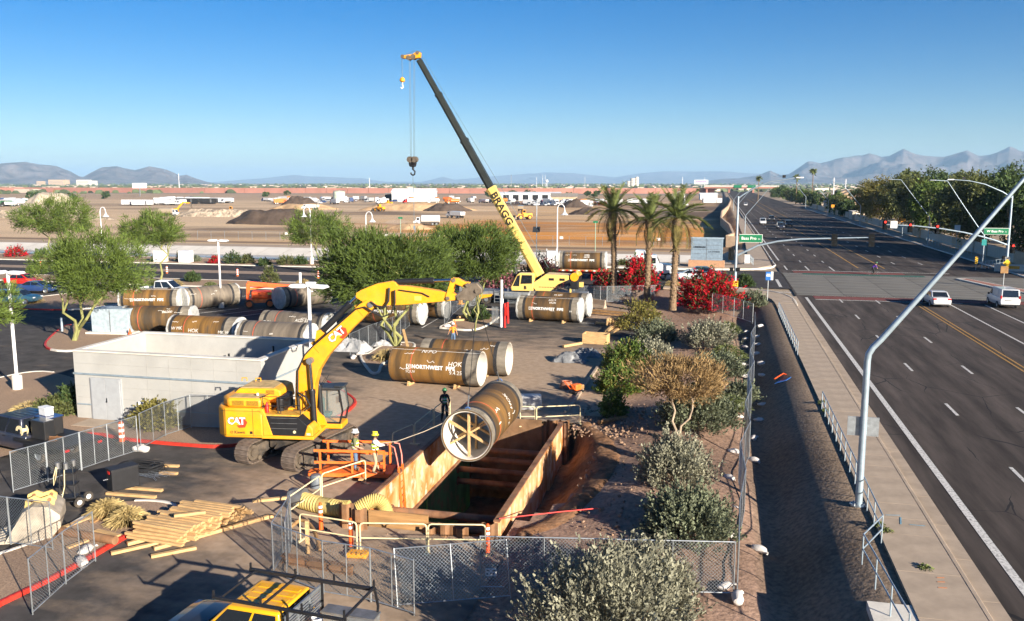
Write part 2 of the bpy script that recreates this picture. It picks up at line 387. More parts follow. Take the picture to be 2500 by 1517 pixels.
def sheet(name, xs, ys, zf, m, keep=None, attr=None, af=None):
    v = [(x, y, zf(x, y)) for y in ys for x in xs]; n = len(xs); f = []
    for j in range(len(ys) - 1):
        for i in range(n - 1):
            if keep and not keep((xs[i] + xs[i + 1]) / 2, (ys[j] + ys[j + 1]) / 2): continue
            a = j * n + i; f.append((a, a + 1, a + n + 1, a + n))
    me = bpy.data.meshes.new(name); me.from_pydata(v, [], f); me.shade_smooth()
    if attr:
        a = me.color_attributes.new(attr, 'FLOAT_COLOR', 'POINT')
        a.data.foreach_set('color', np.array([[af(p[0], p[1])] * 3 + [1] for p in v], np.float32).ravel())
    return struct(obj(name, me, m))
def dusty(x, y):
    d = math.exp(-((x + 11) / 10) ** 2 - ((y - 48) / 12) ** 2) * 1.25 + 0.75 * math.exp(-((x + 14) / 6) ** 2 - ((y - 32) / 7) ** 2) + 0.45 * math.exp(-((x + 14) / 12) ** 2 - ((y - 60) / 14) ** 2) + 0.5 * math.exp(-((x + 11) / 6) ** 2 - ((y - 24) / 7) ** 2)
    return min(1.1, d * 1.25) + 0.10
lx = lines([(-170, -60, 10), (-60, -28, 4), (-28, TRX0, 1.63), (TRX0, TRX1, 1.0), (TRX1, -7.0, .35), (-7.0, -6.0, 1)])
ly = lines([(10, TRY0, 1.6), (TRY0, TRY1, 1.6), (TRY1, 82, 1.6), (82, 101.6, 2.8)])
def keep_lot(x, y):
    if TRX0 < x < TRX1 + .4 and TRY0 < y < TRY1: return False
    if x > -7.0 and y < 46.5: return False
    if x > -12.5 and y > 82: return False
    return True
sheet('parking_lot', lx, ly, lambda x, y: 0.0 if x < -6.5 or True else 0, 'lot_asphalt', keep_lot, 'dusty', dusty)

def kerb(name, pts, m='concrete_pale', w=0.16, h=0.15, z0=None, parent=None):
    b = MB(); pts = [Vector((p[0], p[1], 0)) for p in pts]; k = len(pts); L_ = []; R_ = []
    for i, p in enumerate(pts):
        d = (pts[min(i + 1, k - 1)] - pts[max(i - 1, 0)]).normalized(); a = Vector((-d.y, d.x, 0)) * w / 2
        z = (T(p.x, p.y) if z0 is None else z0)
        L_.append((p + a, z)); R_.append((p - a, z))
    v = []; f = []
    for (l, z), (r, _) in zip(L_, R_):
        v += [(l.x, l.y, z - .08), (l.x, l.y, z + h * .85), (lerp(l.x, r.x, .15), lerp(l.y, r.y, .15), z + h), (lerp(l.x, r.x, .85), lerp(l.y, r.y, .85), z + h), (r.x, r.y, z + h * .85), (r.x, r.y, z - .08)]
    for i in range(k - 1):
        for j in range(5): a = i * 6 + j; f.append((a, a + 6, a + 7, a + 1))
    f.append((0, 1, 2, 3, 4, 5)); f.append(tuple((k - 1) * 6 + j for j in (5, 4, 3, 2, 1, 0)))
    b.add(v, f); o = b.build(name, m, parent)
    if parent is None: struct(o)
    return o
def smooth_path(pts, n=4, closed=False):
    P = [Vector((p[0], p[1], 0)) for p in pts]; k = len(P); out = []
    rngi = range(k if closed else k - 1)
    for i in rngi:
        p0 = P[(i - 1) % k] if closed or i > 0 else P[i]; p1 = P[i]; p2 = P[(i + 1) % k]; p3 = P[(i + 2) % k] if closed or i + 2 < k else p2
        for t in range(n):
            u = t / n; out.append(0.5 * ((2 * p1) + (p2 - p0) * u + (2 * p0 - 5 * p1 + 4 * p2 - p3) * u * u + (3 * p1 - p0 - 3 * p2 + p3) * u ** 3))
    if not closed: out.append(P[-1])
    return [(p.x, p.y) for p in out]
def island(pts, name='planting_bed', z=0.11, n=3, segs=None, h=0.15):
    """gravel bed inside a kerb; segs: list of (from, to, material) over the control points"""
    pp = smooth_path(pts, n, True)
    b = MB(); b.poly([(x, y, z) for x, y in pp]); me = b.mesh(name)
    bm = bmesh.new(); bm.from_mesh(me); bmesh.ops.triangulate(bm, faces=bm.faces); bm.to_mesh(me); bm.free()
    for p in me.polygons:
        if p.normal.z < 0: p.flip()
    o = struct(obj(name, me, 'gravel'))
    k = len(pts)
    for a, e, m in (segs or [(0, k, 'concrete_pale')]):
        q = [pp[i % len(pp)] for i in range(a * n, e * n + 1)]
        kerb('kerb', q, m, 0.17, h, 0.0, o)
    return o
island([(-53.33, 58.51), (-50.56, 55.95), (-48.45, 56.11), (-48.42, 59.31), (-49.54, 64.63), (-55.34, 68.27), (-57.49, 66.31), (-57.34, 64.97)], segs=[(0, 1, 'red_kerb'), (1, 6, 'concrete_pale'), (6, 8, 'red_kerb')])
island([(-47.32, 42.53), (-46.63, 45.56), (-46.01, 48.35), (-44.19, 48.92), (-39.03, 46.79), (-37.34, 48.40), (-34.92, 55.83), (-31.07, 58.63), (-24.66, 50.84), (-21.48, 47.46), (-20.53, 45.69), (-20.36, 43.16), (-20.68, 40.99), (-21.41, 39.19), (-23.30, 36.87), (-25.60, 36.53), (-28.73, 36.63), (-31.62, 37.04), (-32.77, 35.09), (-34.08, 32.44)],
       segs=[(0, 3, 'concrete_pale'), (8, 13, 'red_kerb'), (13, 17, 'red_kerb')])
island([(-21.37, 19.81), (-21.33, 20.69), (-21.05, 22.59), (-20.95, 25.46), (-20.99, 27.61), (-20.84, 28.90), (-21.67, 29.34), (-22.90, 29.19), (-23.78, 28.47), (-23.69, 27.09), (-23.69, 24.99), (-24.20, 22.62)],
       segs=[(0, 4, 'red_kerb'), (4, 7, 'concrete_pale'), (8, 11, 'concrete_pale')])
island([(-24.27, 73.36), (-23.42, 72.66), (-21.70, 72.18), (-20.76, 72.85), (-20.40, 75.46), (-20.56, 80.17), (-20.80, 83.12), (-21.30, 84.43), (-23.08, 84.89), (-24.20, 83.74), (-23.94, 78.57)])
island([(-25.97, 59.22), (-25.74, 60.24), (-25.90, 63.62), (-24.35, 65.28), (-23.35, 63.88), (-23.15, 60.86), (-23.31, 57.12), (-22.56, 54.51), (-22.72, 53.94), (-23.51, 54.95)])
island([(-72.32, 74.58), (-69.73, 73.99), (-64.97, 74.54), (-63.12, 76.79), (-62.88, 82.38), (-72.22, 88.76), (-74.68, 84.24), (-75.28, 79.40)], segs=[(0, 2, 'red_kerb'), (2, 8, 'concrete_pale')])
kerb('kerb', [(-8.19, 47.15), (-8.09, 49.36), (-8.04, 60.79)], 'concrete', 0.2, 0.14, 0)  # darker concrete than the other lot kerbs: shade on it put into the colour
def strip_bed(x0, x1, y0, y1, name='planting_bed'):
    xs = lines([(x0, x1, 6)])
    o = sheet(name, xs, [y0 + .1, (y0 + y1) / 2, y1 - .1], lambda x, y: S(x) + 0.12, 'gravel')
    for y in (y0, y1): kerb('kerb', [(x, y) for x in xs], 'concrete_pale', .2, .15, None, o)
    return o
def zS(d): return lambda x, y: S(x) + d
strip_bed(-170, -36, 95.6, 102.3); strip_bed(-170, -4, 122.2, 131.8)
mat('cross_asphalt', (0.050, 0.045, 0.046), 0.95, var=0.25, sc=0.7, bump=0.003, bsc=40, stretch=(.3, 1.5, 1), spec=0.2)
mat('dusty_median', (0.30, 0.215, 0.155), 0.95, var=0.2, sc=2)
xs = lines([(-170, 8.3, 6)])
sheet('cross_street', xs, [102.3, 108, 114, 122.2], zS(0.0), 'cross_asphalt')
sheet('median_strip', lines([(-170, -20, 6)]), [111.2, 114.6], zS(0.006), 'dusty_median')
mat('canal_water', (0.012, 0.022, 0.035), 0.12, var=0.1, bump=0.01, bsc=2, spec=0.6)
sheet('canal_water', lines([(-400, 3, 60)]), [134.8, 143, 152.3], lambda x, y: -1.0, 'canal_water')
b = MB()
for i in range(60):
    x0 = 2.0 - i * 5.0; x1 = x0 - 4.94
    e0, e1 = .25 * fbm(x0, 3, .2), .25 * fbm(x1, 3, .2)
    b.add([(x0, 149.6, -1.45), (x1, 149.6, -1.45), (x1, 157.2 + e1, .08), (x0, 157.2 + e0, .08), (x1, 158.0 + 3 * e1, .10), (x0, 158.0 + 3 * e0, .10)], [(0, 1, 2, 3), (3, 2, 4, 5)])
struct(b.build('canal_bank', 'canal_lining'))
sheet('canal_path', lines([(-170, 2, 8)]), [131.8, 134.6], zS(0.015), 'concrete')

def road_material():
    m = mat('road_asphalt', (0.062, 0.049, 0.042), 0.93, var=0.38, sc=0.8, bump=0.003, bsc=50, stretch=(1.6, .18, 1), spec=0.25)
    n = m.node_tree.nodes; L = m.node_tree.links; b = n['Principled BSDF']; src = b.inputs['Base Color'].links[0].from_socket
    tc = n.new('ShaderNodeTexCoord'); t = n.new('ShaderNodeTexNoise'); t.inputs['Scale'].default_value = 0.5; t.inputs['Detail'].default_value = 4
    L.new(tc.outputs['Object'], t.inputs['Vector'])
    mx0 = n.new('ShaderNodeMix'); mx0.data_type = 'RGBA'; mx0.inputs[0].default_value = 0.55; mx0.blend_type = 'ADD'
    L.new(tc.outputs['Object'], mx0.inputs[6]); L.new(t.outputs['Color'], mx0.inputs[7])
    mp = n.new('ShaderNodeMapping'); mp.inputs['Scale'].default_value = (0.30, 0.16, 0); L.new(mx0.outputs[2], mp.inputs[0])
    vo = n.new('ShaderNodeTexVoronoi'); vo.feature = 'DISTANCE_TO_EDGE'; vo.inputs['Scale'].default_value = 1.0; L.new(mp.outputs[0], vo.inputs['Vector'])
    t2 = n.new('ShaderNodeTexNoise'); t2.inputs['Scale'].default_value = 0.16; L.new(tc.outputs['Object'], t2.inputs['Vector'])
    mr = n.new('ShaderNodeMapRange'); mr.inputs[1].default_value = 0.45; mr.inputs[2].default_value = 0.60; mr.inputs[3].default_value = 0.0; mr.inputs[4].default_value = 0.011; L.new(t2.outputs[0], mr.inputs[0])
    lt = n.new('ShaderNodeMath'); lt.operation = 'LESS_THAN'; L.new(vo.outputs['Distance'], lt.inputs[0]); L.new(mr.outputs[0], lt.inputs[1])
    mx = n.new('ShaderNodeMix'); mx.data_type = 'RGBA'; L.new(lt.outputs[0], mx.inputs[0]); L.new(src, mx.inputs[6]); mx.inputs[7].default_value = (0.018, 0.017, 0.018, 1)
    t5 = n.new('ShaderNodeTexNoise'); t5.inputs['Scale'].default_value = 1; t5.inputs['Detail'].default_value = 7; mp5 = n.new('ShaderNodeMapping'); mp5.inputs['Scale'].default_value = (.75, .018, 1); L.new(tc.outputs['Object'], mp5.inputs[0]); L.new(mp5.outputs[0], t5.inputs['Vector'])
    mr5 = n.new('ShaderNodeMapRange'); mr5.inputs[1].default_value = .35; mr5.inputs[2].default_value = .65; mr5.inputs[3].default_value = .62; mr5.inputs[4].default_value = 1.3; L.new(t5.outputs[0], mr5.inputs[0])
    mx5 = n.new('ShaderNodeMix'); mx5.data_type = 'RGBA'; mx5.blend_type = 'MULTIPLY'; mx5.inputs[0].default_value = 1; L.new(mx.outputs[2], mx5.inputs[6]); L.new(mr5.outputs[0], mx5.inputs[7]); L.new(mx5.outputs[2], b.inputs['Base Color'])
road_material()
road = sheet('road', lines([(8.25, 38.2, 5)]), lines([(5, 140, 5), (140, 1500, 60)]), lambda x, y: 1.0, 'road_asphalt')
mat('intersection_concrete', (0.155, 0.145, 0.125), 0.9, var=0.28, sc=0.5, stretch=(.25, 1.6, 1), bump=0.002, bsc=30)
mat('brick_red', (0.16, 0.045, 0.038), 0.9, var=0.25, sc=2)
mat('bike_green', (0.02, 0.10, 0.075), 0.9, var=0.25, sc=2)
sb = MB(); sb.box((0, 0, 0), (4.86, 5.9, 0.012)); sm = sb.mesh('concrete_slab')
for i in range(6):
    for j in range(4):
        obj('concrete_slab', sm, 'intersection_concrete', road, loc=(10.9 + i * 4.92, 99.8 + j * 6.0, 1.006))
for x0, x1, y0, y1, m in ((10, 38, 94.2, 96.4, 'brick_red'), (10, 24, 121.4, 123.6, 'brick_red'), (11, 26, 119.0, 120.6, 'bike_green')):
    b = MB(); b.box(((x0 + x1) / 2, (y0 + y1) / 2, 1.010), (x1 - x0, y1 - y0, 0.012)); b.build('crossing_band', m, road)
def mark(x, y, w, l, m='worn_white_line', z=1.009, rz=0, name='lane_marking'):
    b = MB(); b.box((0, 0, 0), (w, l, .006)); return b.build(name, m, road, loc=(x, y, z), rz=rz)
mark(9.2, 50, 0.28, 90); mark(9.2, 640, .25, 1000)
for k in range(9):
    for x in (12.42, 15.95):
        y = 27.0 + k * 11.0
        if y < 94: mark(x, y, .16, 2.5)
for k in range(22):
    for x in (12.3, 15.6, 25.6, 29.4): mark(x, 139 + k * 12.0, .16, 3.0)
for k in range(8):
    y = 27 + k * 11.0
    if y < 92: mark(29.3, y, .16, 2.5)
mark(19.35, 48, .13, 92, 'yellow_line'); mark(19.75, 48, .13, 92, 'yellow_line'); mark(19.4, 400, .2, 540, 'yellow_line'); mark(22.9, 400, .2, 540, 'yellow_line')
mark(22.6, 56, .16, 74); mark(25.9, 56, .16, 74)
mark(24, 97.0, 28, .3, name='stop_line'); mark(17, 93.6, 14, .2, name='stop_line'); mark(17, 118.4, 16, .2, name='stop_line'); mark(20, 124.4, 20, .2, name='stop_line')
for x in (12.3, 15.6, 9.4): mark(x, 128.0, .2, 6)
mark(9.9, 27.6, .9, .09, 'chalk_white', 1.011)
lettering('BRC', 0.36, 'chalk_white', road, TM(10.75, 27.5, 1.012) @ rotM(0, 0, -.1), 'road_lettering')
mark(3.2, 109, .35, 7.5, z=1.012); mark(7.2, 108, .35, 8, z=1.012); mark(5.0, 98.9, 6, .3, z=1.02)
b = MB()
for i in range(30): b.box((7.95, 10 + i * 2.9, 0.965), (.62, 2.88, .09))
struct(b.build('gutter', 'concrete'))
kerb('kerb', [(7.62, y) for y in range(8, 96, 4)], 'concrete', .16, .14, 1.0)
side = bpy.data.objects.new('sidewalk', None); COL.objects.link(side); struct(side)
sb = MB(); sb.box((0, 0, 0), (1.83, 1.49, .12)); sm = sb.mesh('paving_slab')
for i in range(50):
    o = obj('paving_slab', sm, 'concrete', side, loc=(6.62, 14.5 + i * 1.5, 1.075 + random.uniform(-.004, .004)))
sb = MB(); sb.box((0, 0, -.5), (1.2, 9.0, 1.2)); struct(sb.build('culvert_wall', 'concrete_pale', loc=(5.1, 20.5, 1.0)))
mat('chalk_blue', (.16, .30, .38), .9, var=.3, sc=9); mat('chalk_orange', (.55, .22, .10), .9, var=.3, sc=9)
for x, y, l, a, m in ((6.45, 32.0, .5, 10, 'chalk_blue'), (6.62, 31.5, .7, 80, 'chalk_blue'), (7.1, 31.2, .5, 0, 'chalk_blue'), (6.9, 27.0, .22, 10, 'chalk_orange'), (6.85, 26.7, .22, 10, 'chalk_orange'), (6.8, 26.3, .25, 5, 'chalk_orange')): MB().box((0, 0, 0), (l, .05, .004)).build('paint_mark', m, side, loc=(x, y, 1.142), rz=R(a))
def corner(name, inner, outer, m='concrete', z=1.12):
    b = MB(); n = len(inner)
    for i in range(n - 1):
        q = [inner[i], inner[i + 1], outer[i + 1], outer[i]]; k = 0.01
        b.add([(x, y, z) for x, y in q] + [(x, y, z - .2) for x, y in q], [(0, 1, 2, 3), (0, 4, 5, 1), (1, 5, 6, 2), (2, 6, 7, 3), (3, 7, 4, 0)])
    return struct(b.build(name, m))
corner('sidewalk_corner', [(5.7, 89.0), (5.5, 92), (4.6, 95), (2.9, 97.3), (0, 98.6), (-6, 99.2)], [(7.6, 89.0), (7.6, 93), (6.7, 97), (4.4, 100), (0.4, 101.4), (-6, 102.0)])
kerb('kerb', smooth_path([(7.7, 88), (7.7, 93), (6.8, 97.1), (4.5, 100.1), (0.4, 101.5), (-6, 102.1), (-14, 102.2)]), 'concrete_pale', .16, .14)
corner('far_sidewalk', [(-22, 126.5), (-8, 126.5), (-2, 126.9), (2.2, 128.6), (4.0, 132), (4.6, 140), (5.2, 180), (5.6, 300)], [(-22, 123.0), (-8, 123.0), (0, 123.3), (5.2, 125.2), (7.6, 130), (7.7, 140), (7.8, 180), (7.8, 300)])
kerb('kerb', smooth_path([(-22, 122.6), (-8, 122.6), (0, 122.9), (5.6, 124.8), (8.0, 130), (8.1, 140), (8.1, 200), (8.1, 400)]), 'concrete_pale', .16, .16, 1.0)
corner('far_sidewalk', [(38.4, 100), (38.4, 124), (38.4, 134), (38.4, 200), (38.4, 420)], [(41.5, 100), (41.5, 124), (41.5, 134), (41.5, 200), (41.0, 420)])
kerb('kerb', [(38.3, y) for y in (95, 120, 150, 200, 300, 420)], 'concrete_pale', .2, .15, 1.0)
b = MB(); b.prism([(29.0, 117), (30.2, 117.6), (35.2, 101.5), (34.6, 100.8), (31.6, 105)], 1.0, 1.16, 'xy'); struct(b.build('traffic_island', 'concrete_pale'))
b = MB(); b.prism([(29.5, 116.6), (30.2, 117.0), (34.7, 102.0), (34.3, 101.8), (31.9, 105.2)], 1.16, 1.175, 'xy'); struct(b.build('traffic_island_paving', mat('island_brick', (0.33, 0.15, 0.11), .9, sc=4)))
for i in range(14):
    b = MB(); b.box((0, 0, 0), (.10, 5.2, .006)); struct(b.build('bay_line', 'worn_white_line', loc=(-62 + i * 2.75, 88.0 - (i % 2) * .0, .006), rz=R(-28)))
for i in range(8):
    b = MB(); b.box((0, 0, 0), (.10, 5.2, .006)); struct(b.build('bay_line', 'worn_white_line', loc=(-58 + i * 2.75, 77.5, .006), rz=R(-28)))
for p, q in (((-25.85, 72.75), (-26.34, 81.79)), ((-23.37, 54.99), (-24.02, 59.69)), ((-11.07, 78.89), (-13.01, 78.92)), ((-11.64, 81.52), (-13.11, 81.43))):
    b = MB(); b.beam((*p, .006), (*q, .006), .10, .006); struct(b.build('bay_line', 'worn_white_line'))

# ================================================================== mountains, far plain, air
mat('mountain_rock', (0.15, 0.125, 0.115), 0.95, var=0.5, sc=0.006, detail=8, spec=0.1)
def az_of(px): return math.atan2(px - 1250, 2100 * 1.011) # bearing right of the camera heading
HEAD = R(90 + 13.5)
def mountain(name, prof, d0, d1, amp, seed, label_kind='structure', nr=44, step=4.0):
    x0, x1 = prof[0][0], prof[-1][0]; k = int((x1 - x0) / step); v = []; f = []
    dm = lerp(d0, d1, .55)
    for i in range(k + 1):
        px = x0 + (x1 - x0) * i / k; a = HEAD - az_of(px); h = max(0, ip(px, prof)) / 2100 * dm
        for j in range(nr + 1):
            t = j / nr; r = lerp(d0, d1, t)
            x, y = r * math.cos(a), r * math.sin(a)
            rid = noise.ridged_multi_fractal(Vector((x * amp, y * amp, seed)), 0.9, 2.1, 6, 1.0, 2.0)
            env = math.sin(PI * min(1, t / 1.1)) ** 1.1
            peak = math.exp(-((t - .55) / .12) ** 2)
            z = h * max(0.0, env * (0.08 + 0.50 * rid) * (1 - peak) + peak * (0.90 + 0.10 * min(1.3, rid)))
            v.append((x, y, z - 6))
    for i in range(k):
        for j in range(nr): a = i * (nr + 1) + j; f.append((a, a + 1, a + nr + 2, a + nr + 1))
    me = bpy.data.meshes.new(name); me.from_pydata(v, [], f); me.shade_smooth()
    return struct(obj(name, me, 'mountain_rock'))
mountain('mountain', [(1700, 4), (1760, 12), (1800, 14), (1850, 22), (1880, 32), (1905, 20), (1925, 22), (1945, 34), (1970, 50), (2000, 48), (2040, 62), (2060, 64), (2100, 62), (2118, 68), (2150, 59), (2170, 62), (2200, 75), (2235, 62), (2270, 60), (2300, 56), (2340, 66), (2358, 70), (2385, 60), (2410, 62), (2440, 72), (2458, 79), (2490, 66), (2540, 70), (2600, 60), (2700, 66), (2850, 40), (3000, 15), (3150, 0)], 9500, 14500, 0.0011, 3.0)
mountain('mountain', [(-700, 10), (-500, 40), (-300, 52), (-150, 44), (0, 42), (30, 44), (66, 46), (100, 41), (140, 39), (170, 29), (195, 17), (205, 16), (225, 26), (250, 38), (288, 42), (312, 35), (332, 31), (368, 39), (405, 33), (425, 26), (440, 19), (456, 21), (480, 13), (505, 6), (540, 0)], 8200, 11000, 0.0016, 9.0)
mountain('mountain', [(480, 0), (560, 6), (640, 12), (715, 20), (760, 16), (880, 13), (940, 4), (1030, 4), (1050, 8), (1082, 16), (1110, 9), (1150, 12), (1250, 20), (1330, 26), (1400, 24), (1500, 14), (1560, 23), (1620, 28), (1700, 27), (1780, 28), (1860, 24), (1950, 0)], 19000, 26000, 0.0005, 5.0)
hb = MB(); hb.box((0, 15050, 250), (61000, 30900, 516))
mhz = bpy.data.materials.new('haze_air'); mhz.use_nodes = True; hn = mhz.node_tree.nodes; hn.clear()
pv = hn.new('ShaderNodeVolumePrincipled'); pv.inputs['Color'].default_value = (0.44, 0.70, 1.0, 1); pv.inputs['Density'].default_value = 6.5e-5; pv.inputs['Anisotropy'].default_value = -0.05
ho = hn.new('ShaderNodeOutputMaterial'); mhz.node_tree.links.new(pv.outputs[0], ho.inputs['Volume'])
try: mhz.cycles.homogeneous_volume = True
except Exception: pass
hz = hb.build('haze', mhz, kind='stuff')

mat('freeway_red', (0.36, 0.17, 0.13), 0.9, var=0.12, sc=0.05)
mat('tin_white', (0.72, 0.74, 0.76), 0.5, var=0.08, sc=.2)
mat('stucco', (0.50, 0.36, 0.24), 0.9, var=0.15, sc=.6)
mat('roof_tile', (0.22, 0.10, 0.06), 0.9, var=0.25, sc=1.5)
mat('roof_grey', (0.26, 0.23, 0.20), 0.9, var=0.2, sc=1)
def on_ray(px, d):
    a = HEAD - az_of(px); return d * math.cos(a), d * math.sin(a)
b = MB()
fw = [on_ray(px, d) for px, d in ((-300, 1500), (60, 1380), (500, 1180), (900, 1090), (1300, 1050), (1700, 1080), (1745, 1085))]
for i, (p, q) in enumerate(zip(fw, fw[1:])):
    n = 8
    for k in range(n):
        a = (lerp(p[0], q[0], k / n), lerp(p[1], q[1], k / n)); e = (lerp(p[0], q[0], (k + .985) / n), lerp(p[1], q[1], (k + .985) / n))
        b.beam((*a, 3.0), (*e, 3.0), 1.5, 7.0)
tag(b.build('freeway_wall', 'freeway_red'), 'long red noise wall of the freeway beyond the yard', 'wall')
b = MB()
for p, q in zip(fw, fw[1:]): b.beam((p[0], p[1] + 16, 4.8), (q[0], q[1] + 16, 4.8), 24, 1.4)
struct(b.build('freeway_deck', 'concrete_pale'))
def gable(name, label, cx, cy, w, d, h, rh, rz, wall='tin_white', roof='tin_white', bays=0, z=0):
    t = thing(name, label, 'building', (cx, cy, z), rz)
    b = MB(); b.prism([(-d / 2, 0), (d / 2, 0), (d / 2, h), (0, h + rh), (-d / 2, h)], -w / 2, w / 2, 'yz'); b.build('wall', wall, t)
    r = MB(); o = .6
    for s in (1, -1): r.beam((-w / 2 - o, s * (d / 4 + .2), h + rh / 2 + .15), (w / 2 + o, s * (d / 4 + .2), h + rh / 2 + .15), math.hypot(d / 2 + .8, rh), .22, up=(0, s * rh, d / 2))
    r.build('roof', roof, t)
    for i in range(bays):
        x = -w / 2 + w * (i + .5) / bays; q = MB(); q.box((x, -d / 2 - .04, h * .42), (w / bays * .6, .12, h * .8)); q.build('bay_door', 'black', t)
    return t
x, y = on_ray(1012, 620); gable('warehouse', 'white gabled metal warehouse at the back of the yard', x, y, 30, 18, 6.4, 2.2, R(13), bays=0)
x, y = on_ray(965, 640); gable('open_shed', 'dark open shed beside the white warehouse', x, y, 14, 10, 4.5, .8, R(13), 'black', 'roof_grey')
x, y = on_ray(1285, 640); gable('long_shed', 'long low white shed with dark doors behind the crane boom', x, y, 50, 14, 5.2, .8, R(8), bays=7)
x, y = on_ray(1378, 610); gable('yard_house', 'low tan building with grey pitched roof in the yard', x, y, 18, 12, 3.4, 2.0, R(8), 'stucco', 'roof_grey')
x, y = on_ray(1730, 700); gable('yard_shed', 'white low shed beside the road wall', x, y, 13, 9, 4, .8, R(8))
x, y = on_ray(827, 640); t = thing('storage_tank', 'round pale green storage tank in the yard', 'tank', (x, y, 0))
b = MB(); b.lathe([(0, 0), (4.3, 0), (4.3, 6.6), (4.4, 6.7), (0, 7.6)], 24); b.build('tank_body', mat('tank_green', (0.50, 0.56, 0.46), .6, sc=.3), t, True)
b = MB(); b.tube([(4.4 * math.cos(a * .3927), 4.4 * math.sin(a * .3927), 7.3) for a in range(17)], .08, 4); b.build('tank_rail', 'galv', t)
def mast(px, d, h, m='white_metal', r=.55, label='thin white mast rising from the plain'):
    x, y = on_ray(px, d); b = MB(); b.cyl((0, 0, 0), (0, 0, h), r, r * .5, 6)
    for i in range(3): b.box((0, 0, h * (.72 + .1 * i)), (r * 4, r * .5, r * .5))
    tag(b.build('mast', m, loc=(x, y, 0)), label, 'mast', 'masts on the skyline')
for px, d, h in ((437, 1500, 28), (902, 1600, 22), (1248, 2100, 33), (1310, 2300, 28), (1325, 2300, 33), (1331, 2300, 33), (1428, 2400, 30), (1666, 1700, 24), (2036, 900, 18), (1720, 2100, 26), (2065, 1000, 17)): mast(px, d, h, 'white_metal' if px != 1248 else 'steel_grey')
x, y = on_ray(1335, 2300); t = thing('water_tower', 'small white water tower on the horizon', 'water tower', (x, y, 0))
b = MB(); b.lathe([(.9, 0), (.9, 13), (3.5, 15), (3.9, 18), (2.5, 20.5), (0, 21)], 12); b.build('tower_body', 'white_metal', t, True)
def billboard(px, d, w, h, z, label, m):
    x, y = on_ray(px, d); t = thing('billboard', label, 'billboard', (x, y, 0), HEAD - az_of(px) - R(90))
    b = MB(); b.cyl((0, .8, 0), (0, .8, z + h * .8), .7, n=8); b.build('post', 'steel_grey', t)
    b = MB(); b.box((0, 0, z + h / 2), (w, .9, h)); b.build('panel', 'white_metal', t)
    b = MB(); b.box((0, -.5, z + h * .62), (w * .8, .08, h * .16)); b.box((w * -.06, -.5, z + h * .3), (w * .62, .08, h * .14)); b.build('advert_text', m, t)
billboard(340, 900, 12.5, 4.6, 8, 'dark framed billboard on a black post at the left skyline', 'black')
billboard(1712, 1250, 19, 6, 11, 'white billboard with purple lines above the freeway', mat('purple', (.18, .08, .3), .6))
for i, (px, d, w, h) in enumerate(((140, 4300, 70, 26), (155, 4300, 46, 26), (205, 4400, 60, 26), (225, 4400, 40, 22), (100, 4500, 30, 20), (1545, 2600, 16, 26), (1535, 2600, 12, 18), (1555, 2600, 11, 30))):
    x, y = on_ray(px, d); t = thing('distant_block', ('pale tower block at the foot of the left hills', 'grey concrete silo on the middle horizon')[px > 1000], ('building', 'silo')[px > 1000], (x, y, 0), R(10), ('pale blocks below the hills', 'concrete silos on the horizon')[px > 1000])
    b = MB(); b.box((0, 0, h / 2), (w, 20, h)) if px < 1000 else b.cyl((0, 0, 0), (0, 0, h), w / 2, n=10); b.build('wall', 'stucco' if px < 200 else 'concrete_pale', t)
    for k in range(3): MB().box((0, -10.1 if px < 1000 else 0, h * (.25 + .25 * k)), (w * .9, .3, h * .09) if px < 1000 else (w * 1.04, w * 1.04, .5)).build('window_band', 'roof_grey', t)
mat('far_green', (0.075, 0.095, 0.045), 0.95, var=0.4, sc=.02, island=.4)
mat('far_house', (0.40, 0.33, 0.27), 0.9, var=0.3, sc=.02, island=.35)
b = MB(); hb2 = MB()
for i in range(4200):
    px = random.uniform(-350, 2900); d = 1150 * (7.0 ** random.random()); x, y = on_ray(px, d); s = random.uniform(2.2, 5.5) * (1 + d / 5000)
    m = rotM(random.random(), random.random(), random.random() * 6)
    pts = [(s * (1 + .6 * random.random()), 0, 0), (0, s, 0), (-s, 0, 0), (0, -s * 1.2, 0), (0, 0, s * .8), (s * .4, s * .4, s * .7), (-s * .5, -s * .3, s * .65)]
    b.add([tuple(Vector((x, y, 0)) + Vector((p[0], p[1], p[2]))) for p in pts], [(0, 1, 5), (1, 2, 4), (1, 4, 5), (2, 6, 4), (2, 3, 6), (3, 0, 6), (0, 5, 4), (0, 4, 6)])
    if i % 11 == 0:
        d2 = 1250 * (5 ** random.random()); x, y = on_ray(px + 30, d2); hb2.box((x, y, 2), (random.uniform(8, 26), 10, random.uniform(3, 6)), random.random())
b.build('distant_trees', 'far_green', fix=False, kind='stuff'); hb2.build('distant_houses', 'far_house', fix=False, kind='stuff')

def pile(cx, cy, w, d, h, m, label, flat=.25, rz=0, seed=0, name='dirt_pile', rough=.25):
    v = []; f = []; nr, na = 14, 40
    for j in range(nr + 1):
        for i in range(na):
            a = 2 * PI * i / na; t = j / nr; rr = t * (1 + rough * fbm(math.cos(a) * 1.5 + seed, math.sin(a) * 1.5, 1.0))
            z = h * (1 - max(0, (t - flat) / (1 - flat)) ** 1.15) * (1 + rough * .9 * fbm(math.cos(a) * t * 3 + seed, math.sin(a) * t * 3, 1.2)) if t < 1 else -.4
            v.append((w / 2 * rr * math.cos(a), d / 2 * rr * math.sin(a), max(z, -.4)))
    for j in range(nr):
        for i in range(na): i2 = (i + 1) % na; f.append((j * na + i, j * na + i2, (j + 1) * na + i2, (j + 1) * na + i))
    b = MB(); b.add(v, f); return tag(b.build(name, m, None, 60, loc=(cx, cy, T(cx, cy) - .1), rz=rz), label, 'dirt pile')
mat('dark_soil', (0.085, 0.060, 0.045), 0.95, var=0.3, sc=.35, bump=.25, bsc=.6)
